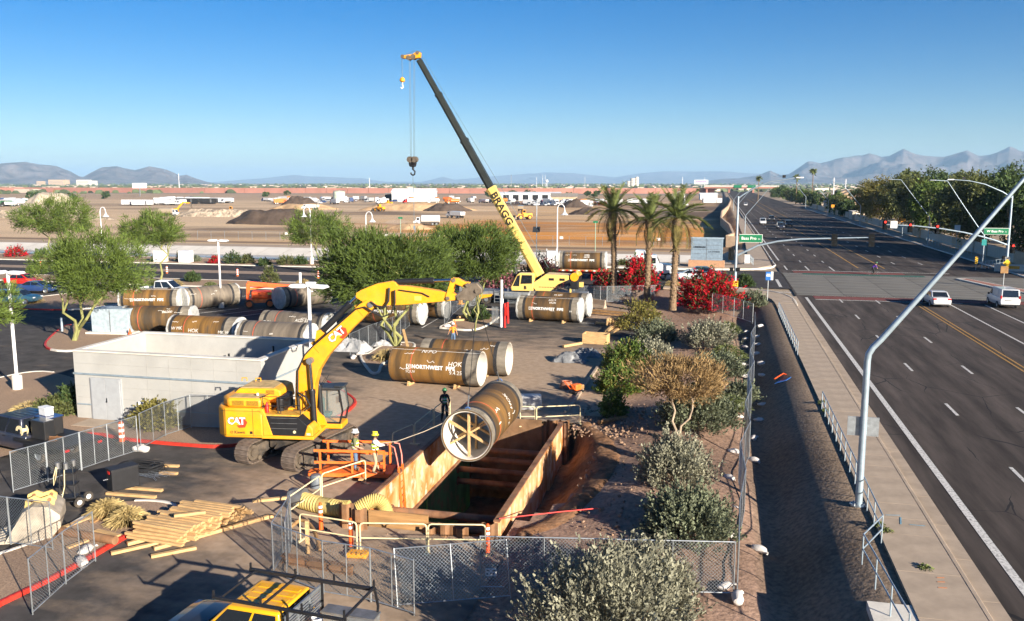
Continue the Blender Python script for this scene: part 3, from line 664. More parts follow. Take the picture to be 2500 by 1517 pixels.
mat('pale_sand', (0.46, 0.385, 0.29), 0.95, var=0.15, sc=.3, bump=.2, bsc=.5)
mat('tan_soil', (0.44, 0.29, 0.16), 0.95, var=0.3, sc=.2, bump=.4, bsc=.4)
x, y = on_ray(120, 400); pile(x, y, 30, 26, 8.6, 'pale_sand', 'tall pale sand heap on the left of the quarry', .30, seed=1, rough=.12)
x, y = on_ray(672, 285); pile(x, y, 36, 14, 4.3, 'dark_soil', 'long dark soil heap in the middle of the quarry', .45, R(-8), 2)
x, y = on_ray(728, 470); pile(x, y, 26, 15, 5.4, 'dark_soil', 'dark soil heap behind the long dark heap', .35, R(5), 3)
x, y = on_ray(735, 450); pile(x, y, 34, 14, 2.4, 'tan_soil', 'low tan soil bank below the rear dark heap', .4, R(5), 4)
x, y = on_ray(1020, 420); pile(x, y, 54, 14, 3.4, 'tan_soil', 'long tan spoil bank left of the crane boom', .5, R(4), 5)
x, y = on_ray(1090, 405); pile(x, y, 24, 12, 3.2, 'dark_soil', 'dark spoil heap on the tan bank by the crane boom', .4, R(4), 6)
x, y = on_ray(1405, 470); pile(x, y, 17, 12, 4.2, 'dark_soil', 'dark cone of soil near the low tan building', .15, 0, 7)
x, y = on_ray(1440, 360); pile(x, y, 17, 9, 2.6, 'dark_soil', 'dark rubble heap behind the left palm', .3, 0, 8)
x, y = on_ray(540, 360); pile(x, y, 46, 10, 2.6, mat('rubble', (.36, .29, .215), .95, var=.5, sc=.8, bump=.6, bsc=1), 'long bank of pale broken rubble in the quarry', .5, R(6), 9, rough=.4)
x, y = on_ray(60, 370); pile(x, y, 70, 12, 2.4, 'rubble', 'low rubble bank in front of the pale sand heap', .5, R(-4), 10, rough=.4)
x, y = on_ray(1000, 255); pile(x, y, 15, 9, 1.6, 'tan_soil', 'small tan mound near the spraying tanker', .3, 0, 11)
b = MB(); rw = [(1.6, 181.0), (3.0, 190), (2.6, 230), (0.5, 275), (0.8, 340), (3.8, 420), (6.5, 560), (6.5, 760)]
t = thing('retaining_wall', 'long tan retaining wall curving beside the far road', 'wall', (0, 0, 0))
for i, (p, q) in enumerate(zip(rw, rw[1:])):
    n = max(1, int(math.dist(p, q) / 9))
    for k in range(n):
        a = (lerp(p[0], q[0], k / n), lerp(p[1], q[1], k / n)); e = (lerp(p[0], q[0], (k + .99) / n), lerp(p[1], q[1], (k + .99) / n))
        w = MB(); w.beam((*a, .95), (*e, .95), .5, 2.9); w.build('wall_panel', 'stucco', t)
w = MB(); w.beam((1.5, 181, .9), (6.2, 179.5, .9), .5, 2.7); w.build('end_wall', 'stucco', t)

# ================================================================== shored trench
def rust(name, c1, c2, c3, sc=.9):
    m = mat(name, c1, 0.7, 0.0, var=0.2, sc=sc, c2=c2, stretch=(1, 1, .35), mix=(.40, .56), bump=.006, bsc=9)
    n = m.node_tree.nodes; L = m.node_tree.links; b = n['Principled BSDF']; src = b.inputs['Base Color'].links[0].from_socket
    tc = n.new('ShaderNodeTexCoord'); t = n.new('ShaderNodeTexNoise'); t.inputs['Scale'].default_value = sc * 2.3; t.inputs['Detail'].default_value = 9; L.new(tc.outputs['Object'], t.inputs['Vector'])
    mr = n.new('ShaderNodeMapRange'); mr.inputs[1].default_value = .52; mr.inputs[2].default_value = .66; L.new(t.outputs[0], mr.inputs[0])
    mx = n.new('ShaderNodeMix'); mx.data_type = 'RGBA'; L.new(mr.outputs[0], mx.inputs[0]); L.new(src, mx.inputs[6]); mx.inputs[7].default_value = (*c3, 1); L.new(mx.outputs[2], b.inputs['Base Color'])
rust('orange_steel', (0.60, 0.22, 0.05), (0.68, 0.40, 0.20), (0.66, 0.50, 0.36))
rust('rust_steel', (0.17, 0.08, 0.045), (0.28, 0.14, 0.07), (0.20, 0.12, 0.075))
rust('green_steel', (0.05, 0.20, 0.07), (0.08, 0.26, 0.10), (0.14, 0.16, 0.08))
tr = thing('trench_box', 'rusty orange steel trench shield lining the open trench', 'trench box', (0, 0, 0))
for y0, y1, zt in ((30.0, 33.55, .78), (33.58, 43.6, .80)):
    b = MB(); b.box((-12.92, (y0 + y1) / 2, (zt - 1.35) / 2), (.14, y1 - y0, zt + 1.35)); b.build('upper_panel', 'orange_steel', tr, bev=.01)
    b = MB(); b.box((-12.92, (y0 + y1) / 2, zt + .03), (.2, y1 - y0, .07)); b.build('top_rail', 'rust_steel', tr)
b = MB(); b.box((-12.86, 36.8, -1.40), (.26, 13.4, .12)); b.build('waler', 'rust_steel', tr)
b = MB(); b.box((-12.9, 36.8, -3.1), (.14, 13.4, 3.3)); b.build('lower_panel', 'green_steel', tr)
for y in (33.6, 36.3): b = MB(); b.box((-12.8, y, -2.6), (.05, .10, 2.2)); b.build('guide_rail', mat('lime', (.28, .5, .12), .6), tr)
for y0, y1 in ((29.5, 34.4), (34.42, 38.6), (38.62, 43.0)):
    b = MB(); b.box((-7.68, (y0 + y1) / 2, -1.9), (.16, y1 - y0, 4.8)); b.build('side_panel', 'orange_steel', tr, bev=.01)
    b = MB(); b.box((-7.68, (y0 + y1) / 2, .53), (.24, y1 - y0 - .04, .07)); b.build('top_rail', 'rust_steel', tr)
b = MB(); b.box((-7.60, 43.1, -1.6), (.5, .22, 4.4)); b.box((-7.45, 43.15, -1.6), (.12, .45, 4.4)); b.build('corner_post', 'rust_steel', tr)
for y, z, r in ((32.0, -.45, .16), (31.2, -.62, .15), (41.3, -1.75, .15), (41.3, -2.4, .15), (42.4, -1.0, .16), (42.2, -1.45, .15), (32.0, -2.4, .15)):
    b = MB(); b.cyl((-12.84, y, z), (-7.77, y, z), r, n=14); b.cyl((-12.84, y, z), (-12.78, y, z), r * 1.5, n=14); b.cyl((-7.83, y, z), (-7.77, y, z), r * 1.5, n=14); b.build('strut', 'rust_steel', tr, True)
pt = tag(MB().box((-10.85, 43.75, -1.6), (3.95, .06, 4.1)).build('steel_plate', mat('brown_plate', (.20, .115, .06), .65, .2, var=.25, sc=2, dust=.3)), 'brown steel road plate closing the far end of the trench', 'steel plate')
def sheet_pile(x, y, z0, z1, rz=0, label='rust brown sheet pile driven at the near end of the trench', m='rust_pile', parent=None):
    b = MB(); w = .16; pr = [(-.30, .10), (-.18, .10), (-.10, -.10), (.10, -.10), (.18, .10), (.30, .10)]
    pts = pr + [(u, v - .025) for u, v in reversed(pr)]
    b.prism(pts, z0, z1, 'xy'); o = b.build('sheet_pile', m, parent, loc=(x, y, 0), rz=rz); return o
mat('rust_pile', (0.24, 0.12, 0.055), 0.75, 0.1, var=0.35, sc=2.5, stretch=(1, 1, .3), dust=.35)
for i in range(6): sheet_pile(-8.75 + i * .2, 44.0 + .15 * (i % 2), -4, .1 + .15 * (i % 3), parent=tr)
names = ['leftmost of the bent rusty sheet piles at the near end of the trench', 'second bent rusty sheet pile at the near end of the trench', 'third bent rusty sheet pile, beside the orange delineator', 'tall sheet pile standing beside the orange delineator post']
for i, (x, y, zt, rz) in enumerate((((-10.15), 29.0, .25, .1), (-9.55, 29.0, .45, -.15), (-8.95, 29.05, .35, .1), (-7.75, 28.75, .75, .05))):
    tag(sheet_pile(x, y, -2.5, zt, rz), names[i], 'sheet pile', 'sheet piles at the near trench end')
for i, (x, y, zt) in enumerate(((-13.45, 28.9, .95), (-12.85, 28.75, .85))):
    tag(sheet_pile(x, y, -2.5, zt, .15 * i), ('tall brown sheet pile beside the yellow air duct', 'brown sheet pile in front of the yellow air duct')[i], 'sheet pile', 'sheet piles by the air duct')
pw = tag(MB().box((-11.5, 29.35, -.5), (2.4, .07, 2.2)).build('trench_plank_panel', mat('ply', (.36, .20, .08), .85, var=.3, sc=1.5, stretch=(.4, 1, 4))), 'brown timber panel closing the near end of the trench', 'panel')
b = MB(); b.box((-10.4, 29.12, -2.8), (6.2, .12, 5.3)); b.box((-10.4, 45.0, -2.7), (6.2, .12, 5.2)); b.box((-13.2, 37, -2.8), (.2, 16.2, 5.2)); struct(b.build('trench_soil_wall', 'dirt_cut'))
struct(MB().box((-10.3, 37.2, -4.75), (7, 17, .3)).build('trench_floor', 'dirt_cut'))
xs = lines([(-7.62, -4.2, .16)]); ys = lines([(29.3, 45.2, .25)]); v = []; f = []
for y in ys:
    e = -7.2 + 2.3 * (math.sin(max(0, min(1, (y - 30.2) / 14.4)) * PI) ** .55)
    for x in xs:
        t = ss(-7.4, max(-7.0, e), x); n = fbm(x, y, .9) * .25 + fbm(x, y, 3) * .07
        lip = max(T(x, y), 0) + .05 + .12 * max(0, fbm(x, y, 2.2)) - .22 * ss(e + .55, e + 1.0, x)
        v.append((x, y, lerp(-1.7, lip, t) + n * (1 - t) * 1.2))
n = len(xs)
for j in range(len(ys) - 1):
    for i in range(n - 1): a = j * n + i; f.append((a, a + 1, a + n + 1, a + n))
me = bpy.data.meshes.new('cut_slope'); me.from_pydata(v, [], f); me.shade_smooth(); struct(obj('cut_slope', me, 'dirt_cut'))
cl = MB(); cl.add([(p[0] * (1 + .3 * math.sin(i * 5)), p[1] * (1 + .2 * math.cos(i * 3)), p[2] * .7) for i, p in enumerate([(1, 0, 0), (0, 1, 0), (-1, 0, 0), (0, -1, 0), (.6, .6, .7), (-.6, .5, .7), (-.5, -.6, .7), (.6, -.5, .7), (0, 0, 1), (0, 0, -.6)])], [(0, 1, 4), (1, 2, 5), (2, 3, 6), (3, 0, 7), (1, 5, 4), (2, 6, 5), (3, 7, 6), (0, 4, 7), (4, 5, 8), (5, 6, 8), (6, 7, 8), (7, 4, 8), (1, 0, 9), (2, 1, 9), (3, 2, 9), (0, 3, 9)])
clods = MB()
for i in range(620):
    if i < 300: x, y = random.uniform(-7.3, -3.6), random.uniform(42.5, 49.5)
    elif i < 480: x, y = random.uniform(-5.6, -2.5), random.uniform(30, 46)
    else: x, y = random.uniform(-14, -7), random.uniform(24.5, 29)
    s = random.uniform(.03, .10) * (1.6 if i % 9 == 0 else 1) * (.45 if i >= 480 else 1); m = TM(x, y, max(T(x, y), 0)) @ rotM(random.random() * 3, 0, random.random() * 6) @ Matrix.Scale(s, 4)
    clods.add([tuple(m @ Vector(p)) for p in cl.v], cl.f)
clods.build('clods', mat('clod', (.27, .175, .115), .95, island=.3), kind='stuff', fix=False)

# ================================================================== white block building
mat('block_white', (0.37, 0.365, 0.345), 0.85, var=0.07, sc=.8, bump=.004, bsc=9)
mat('door_grey', (0.34, 0.355, 0.37), 0.55, var=.06)
BX0, BX1, BY0, BY1, BH = -34.3, -22.9, 39.5, 45.6, 3.85
bd = thing('block_building', 'open-topped white block building beside the excavator', 'building', (0, 0, 0))
wt = .25
for nm, c, d in (('front_wall', ((BX0 + BX1) / 2, BY0 + wt / 2, BH / 2), (BX1 - BX0, wt, BH)), ('rear_wall', ((BX0 + BX1) / 2, BY1 - wt / 2, BH / 2), (BX1 - BX0, wt, BH)), ('side_wall', (BX0 + wt / 2, (BY0 + BY1) / 2, BH / 2), (wt, BY1 - BY0 - 2 * wt, BH)), ('side_wall', (BX1 - wt / 2, (BY0 + BY1) / 2, BH / 2), (wt, BY1 - BY0 - 2 * wt, BH))):
    MB().box(c, d).build(nm, 'block_white', bd)
b = MB(); b.box(((BX0 + BX1) / 2, BY0 + wt / 2, BH + .04), (BX1 - BX0 + .12, wt + .14, .08)); b.box(((BX0 + BX1) / 2, BY1 - wt / 2, BH + .04), (BX1 - BX0 + .12, wt + .14, .08))
for x in (BX0 + wt / 2, BX1 - wt / 2): b.box((x, (BY0 + BY1) / 2, BH + .042), (wt + .14, BY1 - BY0 - 2 * wt - .14, .08))
b.build('coping', 'concrete_pale', bd)
MB().box(((BX0 + BX1) / 2, (BY0 + BY1) / 2, 2.35), (BX1 - BX0 - .5, BY1 - BY0 - .5, .2)).build('roof', mat('roof_felt', (.50, .45, .38), .9, sc=.7, var=.2), bd)
b = MB(); b.box(((BX0 + BX1) / 2 - .02, BY0 - .03, 2.62), (BX1 - BX0 + .06, .07, .09)); b.box((BX1 + .03, (BY0 + BY1) / 2, 2.62), (.07, BY1 - BY0, .09)); b.build('reglet', 'galv_blue', bd)
for zz in (3.2, 1.95, 1.3):
    MB().box(((BX0 + BX1) / 2, BY0 - .004, zz), (BX1 - BX0, .012, .018)).build('joint_line', mat('joint', (.335, .33, .31), .9), bd)
for i in range(5): MB().box((BX0 + 4.6 + i * 1.35, BY0 - .004, 1.9), (.014, .012, 3.8)).build('joint_line', 'joint', bd)
b = MB(); b.box((BX0 + .55, BY0 - .03, .9), (.9, .05, .06)); b.box((BX0 + 7.2, BY0 - .03, .86), (7.6, .05, .06)); b.build('conduit', 'galv_blue', bd)
dr = MB().box((BX0 + 2.0, BY0 - .04, 1.22), (1.95, .08, 2.44)).build('door_frame', 'door_grey', bd)
for s in (-1, 1): MB().box((BX0 + 2.0 + s * .455, BY0 - .09, 1.2), (.89, .06, 2.36)).build('door_leaf', 'door_grey', dr, bev=.008)
b = MB(); b.cyl((BX0 + 2.06, BY0 - .16, 1.15), (BX0 + 2.06, BY0 - .1, 1.15), .05, n=10); b.box((BX0 + 2.06, BY0 - .13, 1.25), (.06, .03, .2)); b.build('door_handle', 'chrome', dr)
MB().box((BX0 + 2.3, 38.75, .06), (2.9, 1.5, .14)).build('doorstep', 'concrete', bd)
b = MB(); b.box((BX0 + 4.4, BY0 - .12, 1.1), (.6, .2, .4)); b.build('meter_box', 'white_metal', bd)
for x, y, h in ((BX0 + 6.2, 44.9, .55), (BX0 + 9.3, 44.6, 1.2)): MB().cyl((x, y, 2.4), (x, y, 2.4 + h), .06, n=8).build('vent_pipe', 'black', bd)

# ================================================================== excavator
EX = thing('excavator', 'big yellow tracked excavator holding a pipe over the trench', 'excavator', (-19.4, 36.7, 0), R(8))
TH = R(72)  # tracks point this way in the machine's frame (80 degrees in the world)
mat('track_steel', (0.20, 0.155, 0.125), 0.65, 0.35, var=0.3, sc=4, dust=.35, dustc=(.33, .25, .19))
mat('hose', (0.02, 0.02, 0.021), 0.45, var=.1)
mat('seat_teal', (0.03, 0.10, 0.10), .7)
mat('cab_glass', (0.35, 0.42, 0.42), 0.04, var=0, spec=.5, alpha=.22)
mat('logo_red', (0.55, 0.05, 0.02), .5, var=0); mat('decal_black', (.02, .02, .02), .5, var=0); mat('decal_white', (.8, .8, .78), .5, var=0); mat('pale_decal', (.75, .6, .1), .6, var=.1)
def shoe_path(L_, r, n):
    P = []; per = 2 * L_ + 2 * PI * r
    for i in range(n):
        s = per * i / n
        if s < L_: P.append((-L_ / 2 + s, 0.0, 0.0))
        elif s < L_ + PI * r: a = (s - L_) / r; P.append((L_ / 2 + r * math.sin(a), r - r * math.cos(a), a))
        elif s < 2 * L_ + PI * r: P.append((L_ / 2 - (s - L_ - PI * r), 2 * r, PI))
        else: a = (s - 2 * L_ - PI * r) / r; P.append((-L_ / 2 - r * math.sin(a), r + r * math.cos(a), PI + a))
    return P
TL, TR_, TW = 4.15, 0.50, 0.74
sh = MB(); sh.box((0, 0, .02), (.20, TW, .035)); sh.box((-.07, 0, -.02), (.025, TW, .05)); sh.box((0, 0, -.02), (.02, TW, .04)); sh.box((.07, 0, -.02), (.02, TW, .035)); shm = sh.mesh('track_shoe')
for s in (-1, 1):
    tf = MB(); yy = 0
    tf.prism([(-1.9, .35), (1.9, .35), (2.1, .5), (1.9, .78), (.8, .86), (-.8, .86), (-1.9, .78), (-2.1, .5)], -.26, .26)
    tf.box((0, 0, .22), (3.6, .36, .22))
    tk = tf.build('track', mat('track_frame', (.05, .045, .042), .7, .2, var=.3, dust=.5), EX, bev=.02)
    m = Matrix.Rotation(TH, 4, 'Z') @ TM(0, s * 1.33, 0); tk.matrix_local = m
    for x, z, a in shoe_path(TL, TR_, 52):
        o = obj('track_shoe', shm, 'track_steel', tk); o.matrix_local = TM(x, 0, z + .04) @ Matrix.Rotation(-a, 4, 'Y')
    for x, nm in ((-TL / 2, 'sprocket'), (TL / 2, 'idler')):
        w = MB(); w.cyl((x, -.3, .54), (x, .3, .54), .36, n=24); w.cyl((x, -.38, .54), (x, .38, .54), .2, n=16); w.build(nm, 'worn_steel', tk, True)
    for k in range(8):
        w = MB(); w.cyl((-1.6 + k * .457, -.28, .17), (-1.6 + k * .457, .28, .17), .12, n=12); w.build('roller', 'worn_steel', tk, True)
cb = MB(); cb.box((0, 0, .72), (2.0, 1.9, .42)); cb.prism([(-1.3, .55), (1.3, .55), (.7, .98), (-.7, .98)], -.5, .5); cb.cyl((0, 0, .9), (0, 0, 1.2), .75, n=28)
o = cb.build('carbody', 'track_frame', EX, bev=.03); o.rotation_euler[2] = TH
Yel = 'cat_yellow'
b = MB(); b.prism([(-3.0, -1.55), (-1.15, -1.55), (-1.15, 1.55), (-3.0, 1.55), (-3.45, 1.1), (-3.6, .5), (-3.6, -.5), (-3.45, -1.1)], 1.2, 2.62, 'xy')
cw = b.build('counterweight', Yel, EX, bev=.09, smooth=30)
b = MB(); b.prism([(-2.85, -1.42), (-1.25, -1.42), (-1.25, 1.5), (-2.85, 1.5), (-3.3, .9), (-3.3, -.9)], 2.62, 3.06, 'xy'); b.build('engine_cover', Yel, EX, bev=.12, smooth=30)
b = MB(); b.prism([(-3.15, 2.9), (-2.75, 3.27), (-1.0, 3.3), (-.72, 3.2), (-.62, 2.6), (-1.25, 2.6)], -.35, 1.46); hd = b.build('engine_hood', Yel, EX, bev=.07); MB().prism([(-2.7, 3.29), (-1.05, 3.318), (-1.05, 3.3), (-2.7, 3.27)], -.25, 1.36).build('hood_dust', mat('dusty_top', (.52, .36, .16), .9, var=.25, sc=3), hd)
MB().box((-2.1, -.88, 3.068), (1.5, .8, .012)).build('hood_dust', 'dusty_top', hd)
for x in (-2.35, -1.65): MB().box((x, -1.43, 2.84), (.55, .03, .22)).build('vent', mat('vent_mesh', (.30, .16, .01), .7, sc=30, var=.4), EX)
MB().box((-1.2, -.36, 3.12), (.4, .02, .2)).build('vent', 'vent_mesh', EX)
b = MB(); b.box((-.0, 0, 1.27), (2.5, 3.08, .16)); b.build('deck_frame', Yel, EX, bev=.03)
b = MB(); b.prism([(-1.15, 2.3), (-1.45, 2.55), (-1.15, 2.62), (-1.0, 2.3), (-.70, 1.36), (-1.15, 1.36)], -1.55, -.8); b.build('side_cover', Yel, EX, bev=.02)
b = MB(); b.prism([(-1.02, 2.28), (.46, 2.30), (.98, 1.84), (.78, 1.36), (-.72, 1.36)], -1.52, -.78); b.build('side_grille', 'black', EX, bev=.02)
for z in (2.2, 1.95, 1.7): MB().box((-.15, -1.53, z), (1.25, .02, .018)).build('grille_bar', 'steel_grey', EX)
b = MB(); b.box((-.3, -1.14, 2.33), (1.75, .8, .07)); b.build('walkway', mat('tread_yellow', (.60, .32, .03), .7, sc=8, var=.25, dust=.4), EX)
b = MB(); b.prism([(.80, 1.36), (1.22, 1.36), (1.22, 1.7), (1.08, 1.9), (.98, 1.9)], -1.54, -.7); b.build('tool_box', Yel, EX, bev=.04)
b = MB(); b.box((-.45, .6, 1.85), (1.4, 1.75, 1.0)); b.box((-.5, -.4, 1.8), (1.3, .7, .9)); b.build('engine_bay', Yel, EX, bev=.05)
b = MB(); b.box((-.55, -.2, 2.6), (.35, 1.5, .8)); b.build('air_cleaner', 'black', EX, bev=.1)
for y in (-.5, .38): MB().prism([(.05, 1.36), (1.3, 1.36), (1.15, 1.75), (.75, 2.25), (.35, 2.3), (.05, 1.9)], y, y + .1).build('boom_bracket', Yel, EX)
def rail(pts, r=.022, nm='handrail', m='black'): return MB().tube(pts, r, 6).build(nm, m, EX, True)
rail([(-1.15, -1.45, 2.4), (-1.15, -1.45, 3.18), (-.45, -1.45, 3.2), (-.42, -1.45, 2.4)]); rail([(-1.15, -1.45, 2.75), (-.42, -1.45, 2.75)])
rail([(-.30, -1.45, 2.4), (-.30, -1.45, 3.2), (.62, -1.45, 3.24), (.64, -1.45, 2.35)]); rail([(-.30, -1.45, 2.78), (.62, -1.45, 2.8)])
rail([(-1.15, -1.45, 3.18), (-1.15, -.6, 3.1)]); rail([(.64, -1.45, 3.2), (.62, -.6, 3.3), (.62, -.6, 2.4)])
b = MB(); b.lathe([(0, 2.42), (.09, 2.42), (.09, 2.78), (.04, 2.85), (.03, 2.92), (0, 2.92)], 12, (-.98, -1.38, 0)); b.build('fire_extinguisher', 'red', EX, True)
b = MB(); b.lathe([(0, 3.1), (.06, 3.1), (.05, 3.2), (0, 3.22)], 10, (-1.6, -.9, 0)); b.build('beacon', 'decal_white', EX)
for x in (-3.1, -2.4): b = MB(); b.tube([(x, .9, 3.35), (x, .9, 3.5), (x + .25, .9, 3.5), (x + .25, .9, 3.35)], .03, 6); b.build('lifting_eye', Yel, EX)
c0, c1, y0, y1 = .42, 1.95, .50, 1.52
cbn = MB(); cbn.box(((c0 + c1) / 2, (y0 + y1) / 2, 1.28), (c1 - c0 + .1, y1 - y0 + .04, .26)); cb = cbn.build('cab', Yel, EX, bev=.05)
b = MB(); b.prism([(c0, 1.41), (c1 - .08, 1.41), (c1 + .08, 2.0), (c1 - .05, 3.08), (c0, 3.08)], y0, y0 + .01); pil = MB()
for y in (y0, y1):
    for a, q in (((c0, 1.42), (c0, 3.1)), ((c1 - .06, 1.42), (c1 + .1, 2.05)), ((c1 + .1, 2.05), (c1 - .06, 3.1)), ((.95, 1.42), (.98, 3.1)), ((c0, 3.1), (c1 - .04, 3.1)), ((c0, 1.46), (c1 - .05, 1.46))):
        pil.beam((a[0], y, a[1]), (q[0], y, q[1]), .075, .075)
pil.box((.68, y0 + .02, 2.25), (.5, .05, 1.7)); pil.build('cab_frame', 'black', cb)
b = MB(); b.box(((c0 + c1) / 2, (y0 + y1) / 2, 3.15), (c1 - c0 + .12, y1 - y0 + .08, .1)); b.box((c1 - .1, (y0 + y1) / 2, 3.24), (.5, .8, .05)); b.build('cab_roof', mat('roof_black', (.035, .04, .045), .4), cb, bev=.03)
for y in (y0 - .01, y1 + .01): b = MB(); b.poly([(1.0, y, 1.5), (c1 - .07, y, 1.5), (c1 + .07, y, 2.05), (c1 - .08, y, 3.05), (1.0, y, 3.05)]); b.build('cab_window', 'cab_glass', cb)
b = MB(); b.poly([(c1 + .12, y0 + .06, 2.08), (c1 + .12, y1 - .06, 2.08), (c1 - .02, y1 - .06, 3.05), (c1 - .02, y0 + .06, 3.05)]); b.build('windscreen', 'cab_glass', cb)
b = MB(); b.box((1.05, 1.05, 1.75), (.5, .5, .2)); b.box((.85, 1.05, 2.15), (.16, .48, .75)); b.box((.85, 1.05, 2.6), (.12, .28, .2)); b.build('operator_seat', 'seat_teal', cb, bev=.04)
b = MB(); b.beam((1.6, y0 - .2, 2.9), (c1, y0, 2.95), .02); b.box((c1 + .02, y0 - .12, 2.7), (.05, .2, .32)); b.build('mirror', 'black', cb)
for y in (.7, 1.2): MB().tube([(.9, y, 3.2), (1.3, y - .3, 3.75)], .012, 5).build('aerial', 'black', cb)
bo = [(.05, 1.7), (.0, 2.06), (0, 2.9), (.08, 4.16), (.42, 4.79), (.86, 5.35), (2.14, 6.47), (3.26, 7.42), (3.6, 7.62), (3.95, 7.58), (4.02, 7.36), (3.85, 7.18), (2.82, 6.21), (1.61, 4.88), (1.17, 4.18), (.97, 3.49), (.85, 2.3), (.6, 1.7), (.35, 1.6)]
bm_ = MB(); bm_.prism(bo, -.33, .33); boom = bm_.build('boom', Yel, EX, bev=.03)
MB().cyl((.4, -.52, 1.95), (.4, .52, 1.95), .16, n=16).build('boom_pin', 'worn_steel', boom, True)
MB().cyl((.85, -.62, 4.72), (.85, .62, 4.72), .15, n=20).build('boom_pin', 'steel_grey', boom, True)
MB().cyl((3.78, -.40, 7.4), (3.78, .40, 7.4), .14, n=16).build('boom_pin', 'steel_grey', boom, True)
def ram(p, q, f, r, parent, y=0.0, rod=.55):
    P, Q = Vector((p[0], y, p[1])), Vector((q[0], y, q[1])); mid = P.lerp(Q, f)
    b = MB(); b.cyl(P, mid, r, n=14); b.cyl(P.lerp(mid, .93), mid + (Q - P).normalized() * .06, r * 1.18, n=14); b.build('hydraulic_cylinder', 'black', parent, True)
    b = MB(); b.cyl(mid, Q, r * rod, n=12); b.build('cylinder_rod', 'chrome', parent, True)
for y in (-.52, .52): ram((.98, 1.5), (.86, 4.72), .55, .135, boom, y)
ram((1.25, 5.98), (3.05, 7.72), .80, .15, boom)
b = MB(); b.prism([(1.0, 5.5), (1.5, 5.95), (1.3, 6.15), (1.1, 6.1)], -.16, .16); b.build('cylinder_lug', Yel, boom)
for y in (-.36, -.42, -.39):
    dx = random.uniform(-.05, .05); MB().tube([(.15 + dx, y, 2.2), (.12 + dx, y, 3.2), (.2, y, 4.2), (.55, y, 4.95), (1.0, y, 5.42), (2.2, y, 6.43), (3.1, y, 7.2), (3.5, y, 7.30), (3.95, y - .05, 7.05), (4.35, y - .05, 6.85), (4.75, y, 7.0), (4.95, y, 7.5), (4.95, y, 8.1)], .035, 6).build('hose', 'hose', boom, True)
MB().tube([(.25, -.6, 3.2), (.65, -.65, 3.0), (.85, -.65, 2.6), (.5, -.7, 2.3), (0, -.6, 2.35)], .05, 8).build('hose', 'hose', boom, True)
MB().tube([(4.68, -.35, 8.2), (4.65, -.4, 7.6), (4.45, -.42, 7.3), (4.1, -.42, 7.35), (3.8, -.4, 7.55)], .05, 8).build('hose', 'hose', boom, True)
st = [(3.05, 7.72), (3.08, 7.92), (3.3, 8.06), (4.04, 8.36), (4.80, 8.50), (4.95, 8.45), (5.05, 8.30), (5.52, 8.27), (7.16, 8.04), (7.8, 7.93), (7.98, 7.8), (7.9, 7.66), (7.16, 7.58), (5.4, 7.40), (4.6, 7.36), (3.9, 7.24), (3.4, 7.5)]
stk = MB().prism(st, -.24, .24).build('stick', Yel, EX, bev=.025)
ram((4.9, 8.44), (7.68, 8.56), .63, .13, stk)
for y in (-.3, .22): MB().prism([(7.58, 8.66), (7.78, 8.64), (7.74, 8.4), (7.5, 7.68), (7.32, 7.66), (7.3, 7.8)], y, y + .08).build('link_arm', Yel, stk)
MB().prism([(7.6, 8.66), (7.85, 8.66), (8.15, 8.5), (8.42, 8.46), (8.4, 8.3), (8.1, 8.25), (7.65, 8.42)], -.18, .18).build('bucket_link', Yel, stk, bev=.03)
MB().prism([(7.78, 7.62), (7.72, 7.86), (8.05, 8.1), (8.25, 8.42), (8.75, 8.46), (8.98, 8.2), (9.0, 7.98), (8.7, 7.85), (8.5, 7.6), (8.1, 7.66)], -.26, .26).build('quick_coupler', 'worn_steel', stk, bev=.03)
for x, z in ((7.92, 7.74), (8.32, 8.36), (7.68, 8.57), (7.4, 7.74), (8.75, 8.1)): MB().cyl((x, -.34, z), (x, .34, z), .09, n=14).build('link_pin', 'worn_steel', stk, True)
MB().tube([(5.1, -.27, 8.1), (5.5, -.29, 8.05), (6.2, -.29, 7.97), (6.55, -.29, 7.8)], .03, 6).build('hose', 'hose', stk, True)
for x, z, w, h in ((6.0, 7.72, .32, .2),): MB().box((x, -.245, z), (w, .012, h)).build('decal', 'pale_decal', stk)
def cat_mark(parent, cx, cz, y, s, ang=0.0):
    M = TM(cx, y, cz) @ Matrix.Rotation(-ang, 4, 'Y')
    hexa = MB(); hexa.add([tuple(M @ Vector((u * s, -.003, w * s))) for u, w in ((.05, .16), (.38, .20), (.58, -.05), (.42, -.38), (.02, -.42), (-.12, -.25))], [(0, 1, 2, 3, 4, 5)]); hexa.build('red_hexagon', 'logo_red', parent)
    o1 = lettering('CAT', .62 * s, 'decal_black', parent, M @ TM(-.12 * s, -.006, 0) @ Matrix.Rotation(R(90), 4, 'X'), bold=.045 * s, spacing=.86)
    o2 = lettering('CAT', .62 * s, 'decal_white', parent, M @ TM(-.12 * s, -.010, 0) @ Matrix.Rotation(R(90), 4, 'X'), bold=.02 * s, spacing=.86)
    w = MB(); w.add([tuple(M @ Vector((u * s, -.014, v * s))) for u, v in ((-.42, -.24), (.14, -.24), (-.14, -.02))], [(0, 1, 2)]); w.build('yellow_wedge', Yel, parent)
for x in (-2.95, -1.62): MB().box((x, -1.553, 1.95), (.012, .012, 1.3)).build('panel_seam', 'black', cw)
MB().box((-2.2, -1.553, 1.33), (2.0, .012, .012)).build('panel_seam', 'black', cw); MB().box((-2.2, -1.553, 2.5), (1.9, .012, .012)).build('panel_seam', 'black', cw)
for x, z, a in ((1.05, 5.3, 40), (3.2, 7.1, 40)): MB().box((0, 0, 0), (.012, .69, .62), M=rotM(0, R(-a))).build('weld_seam', 'vent_mesh', boom, loc=(x, 0, z))
cat_mark(cw, -2.32, 2.0, -1.556, .75)
cat_mark(boom, 2.2, 6.02, -.336, .80, R(40))
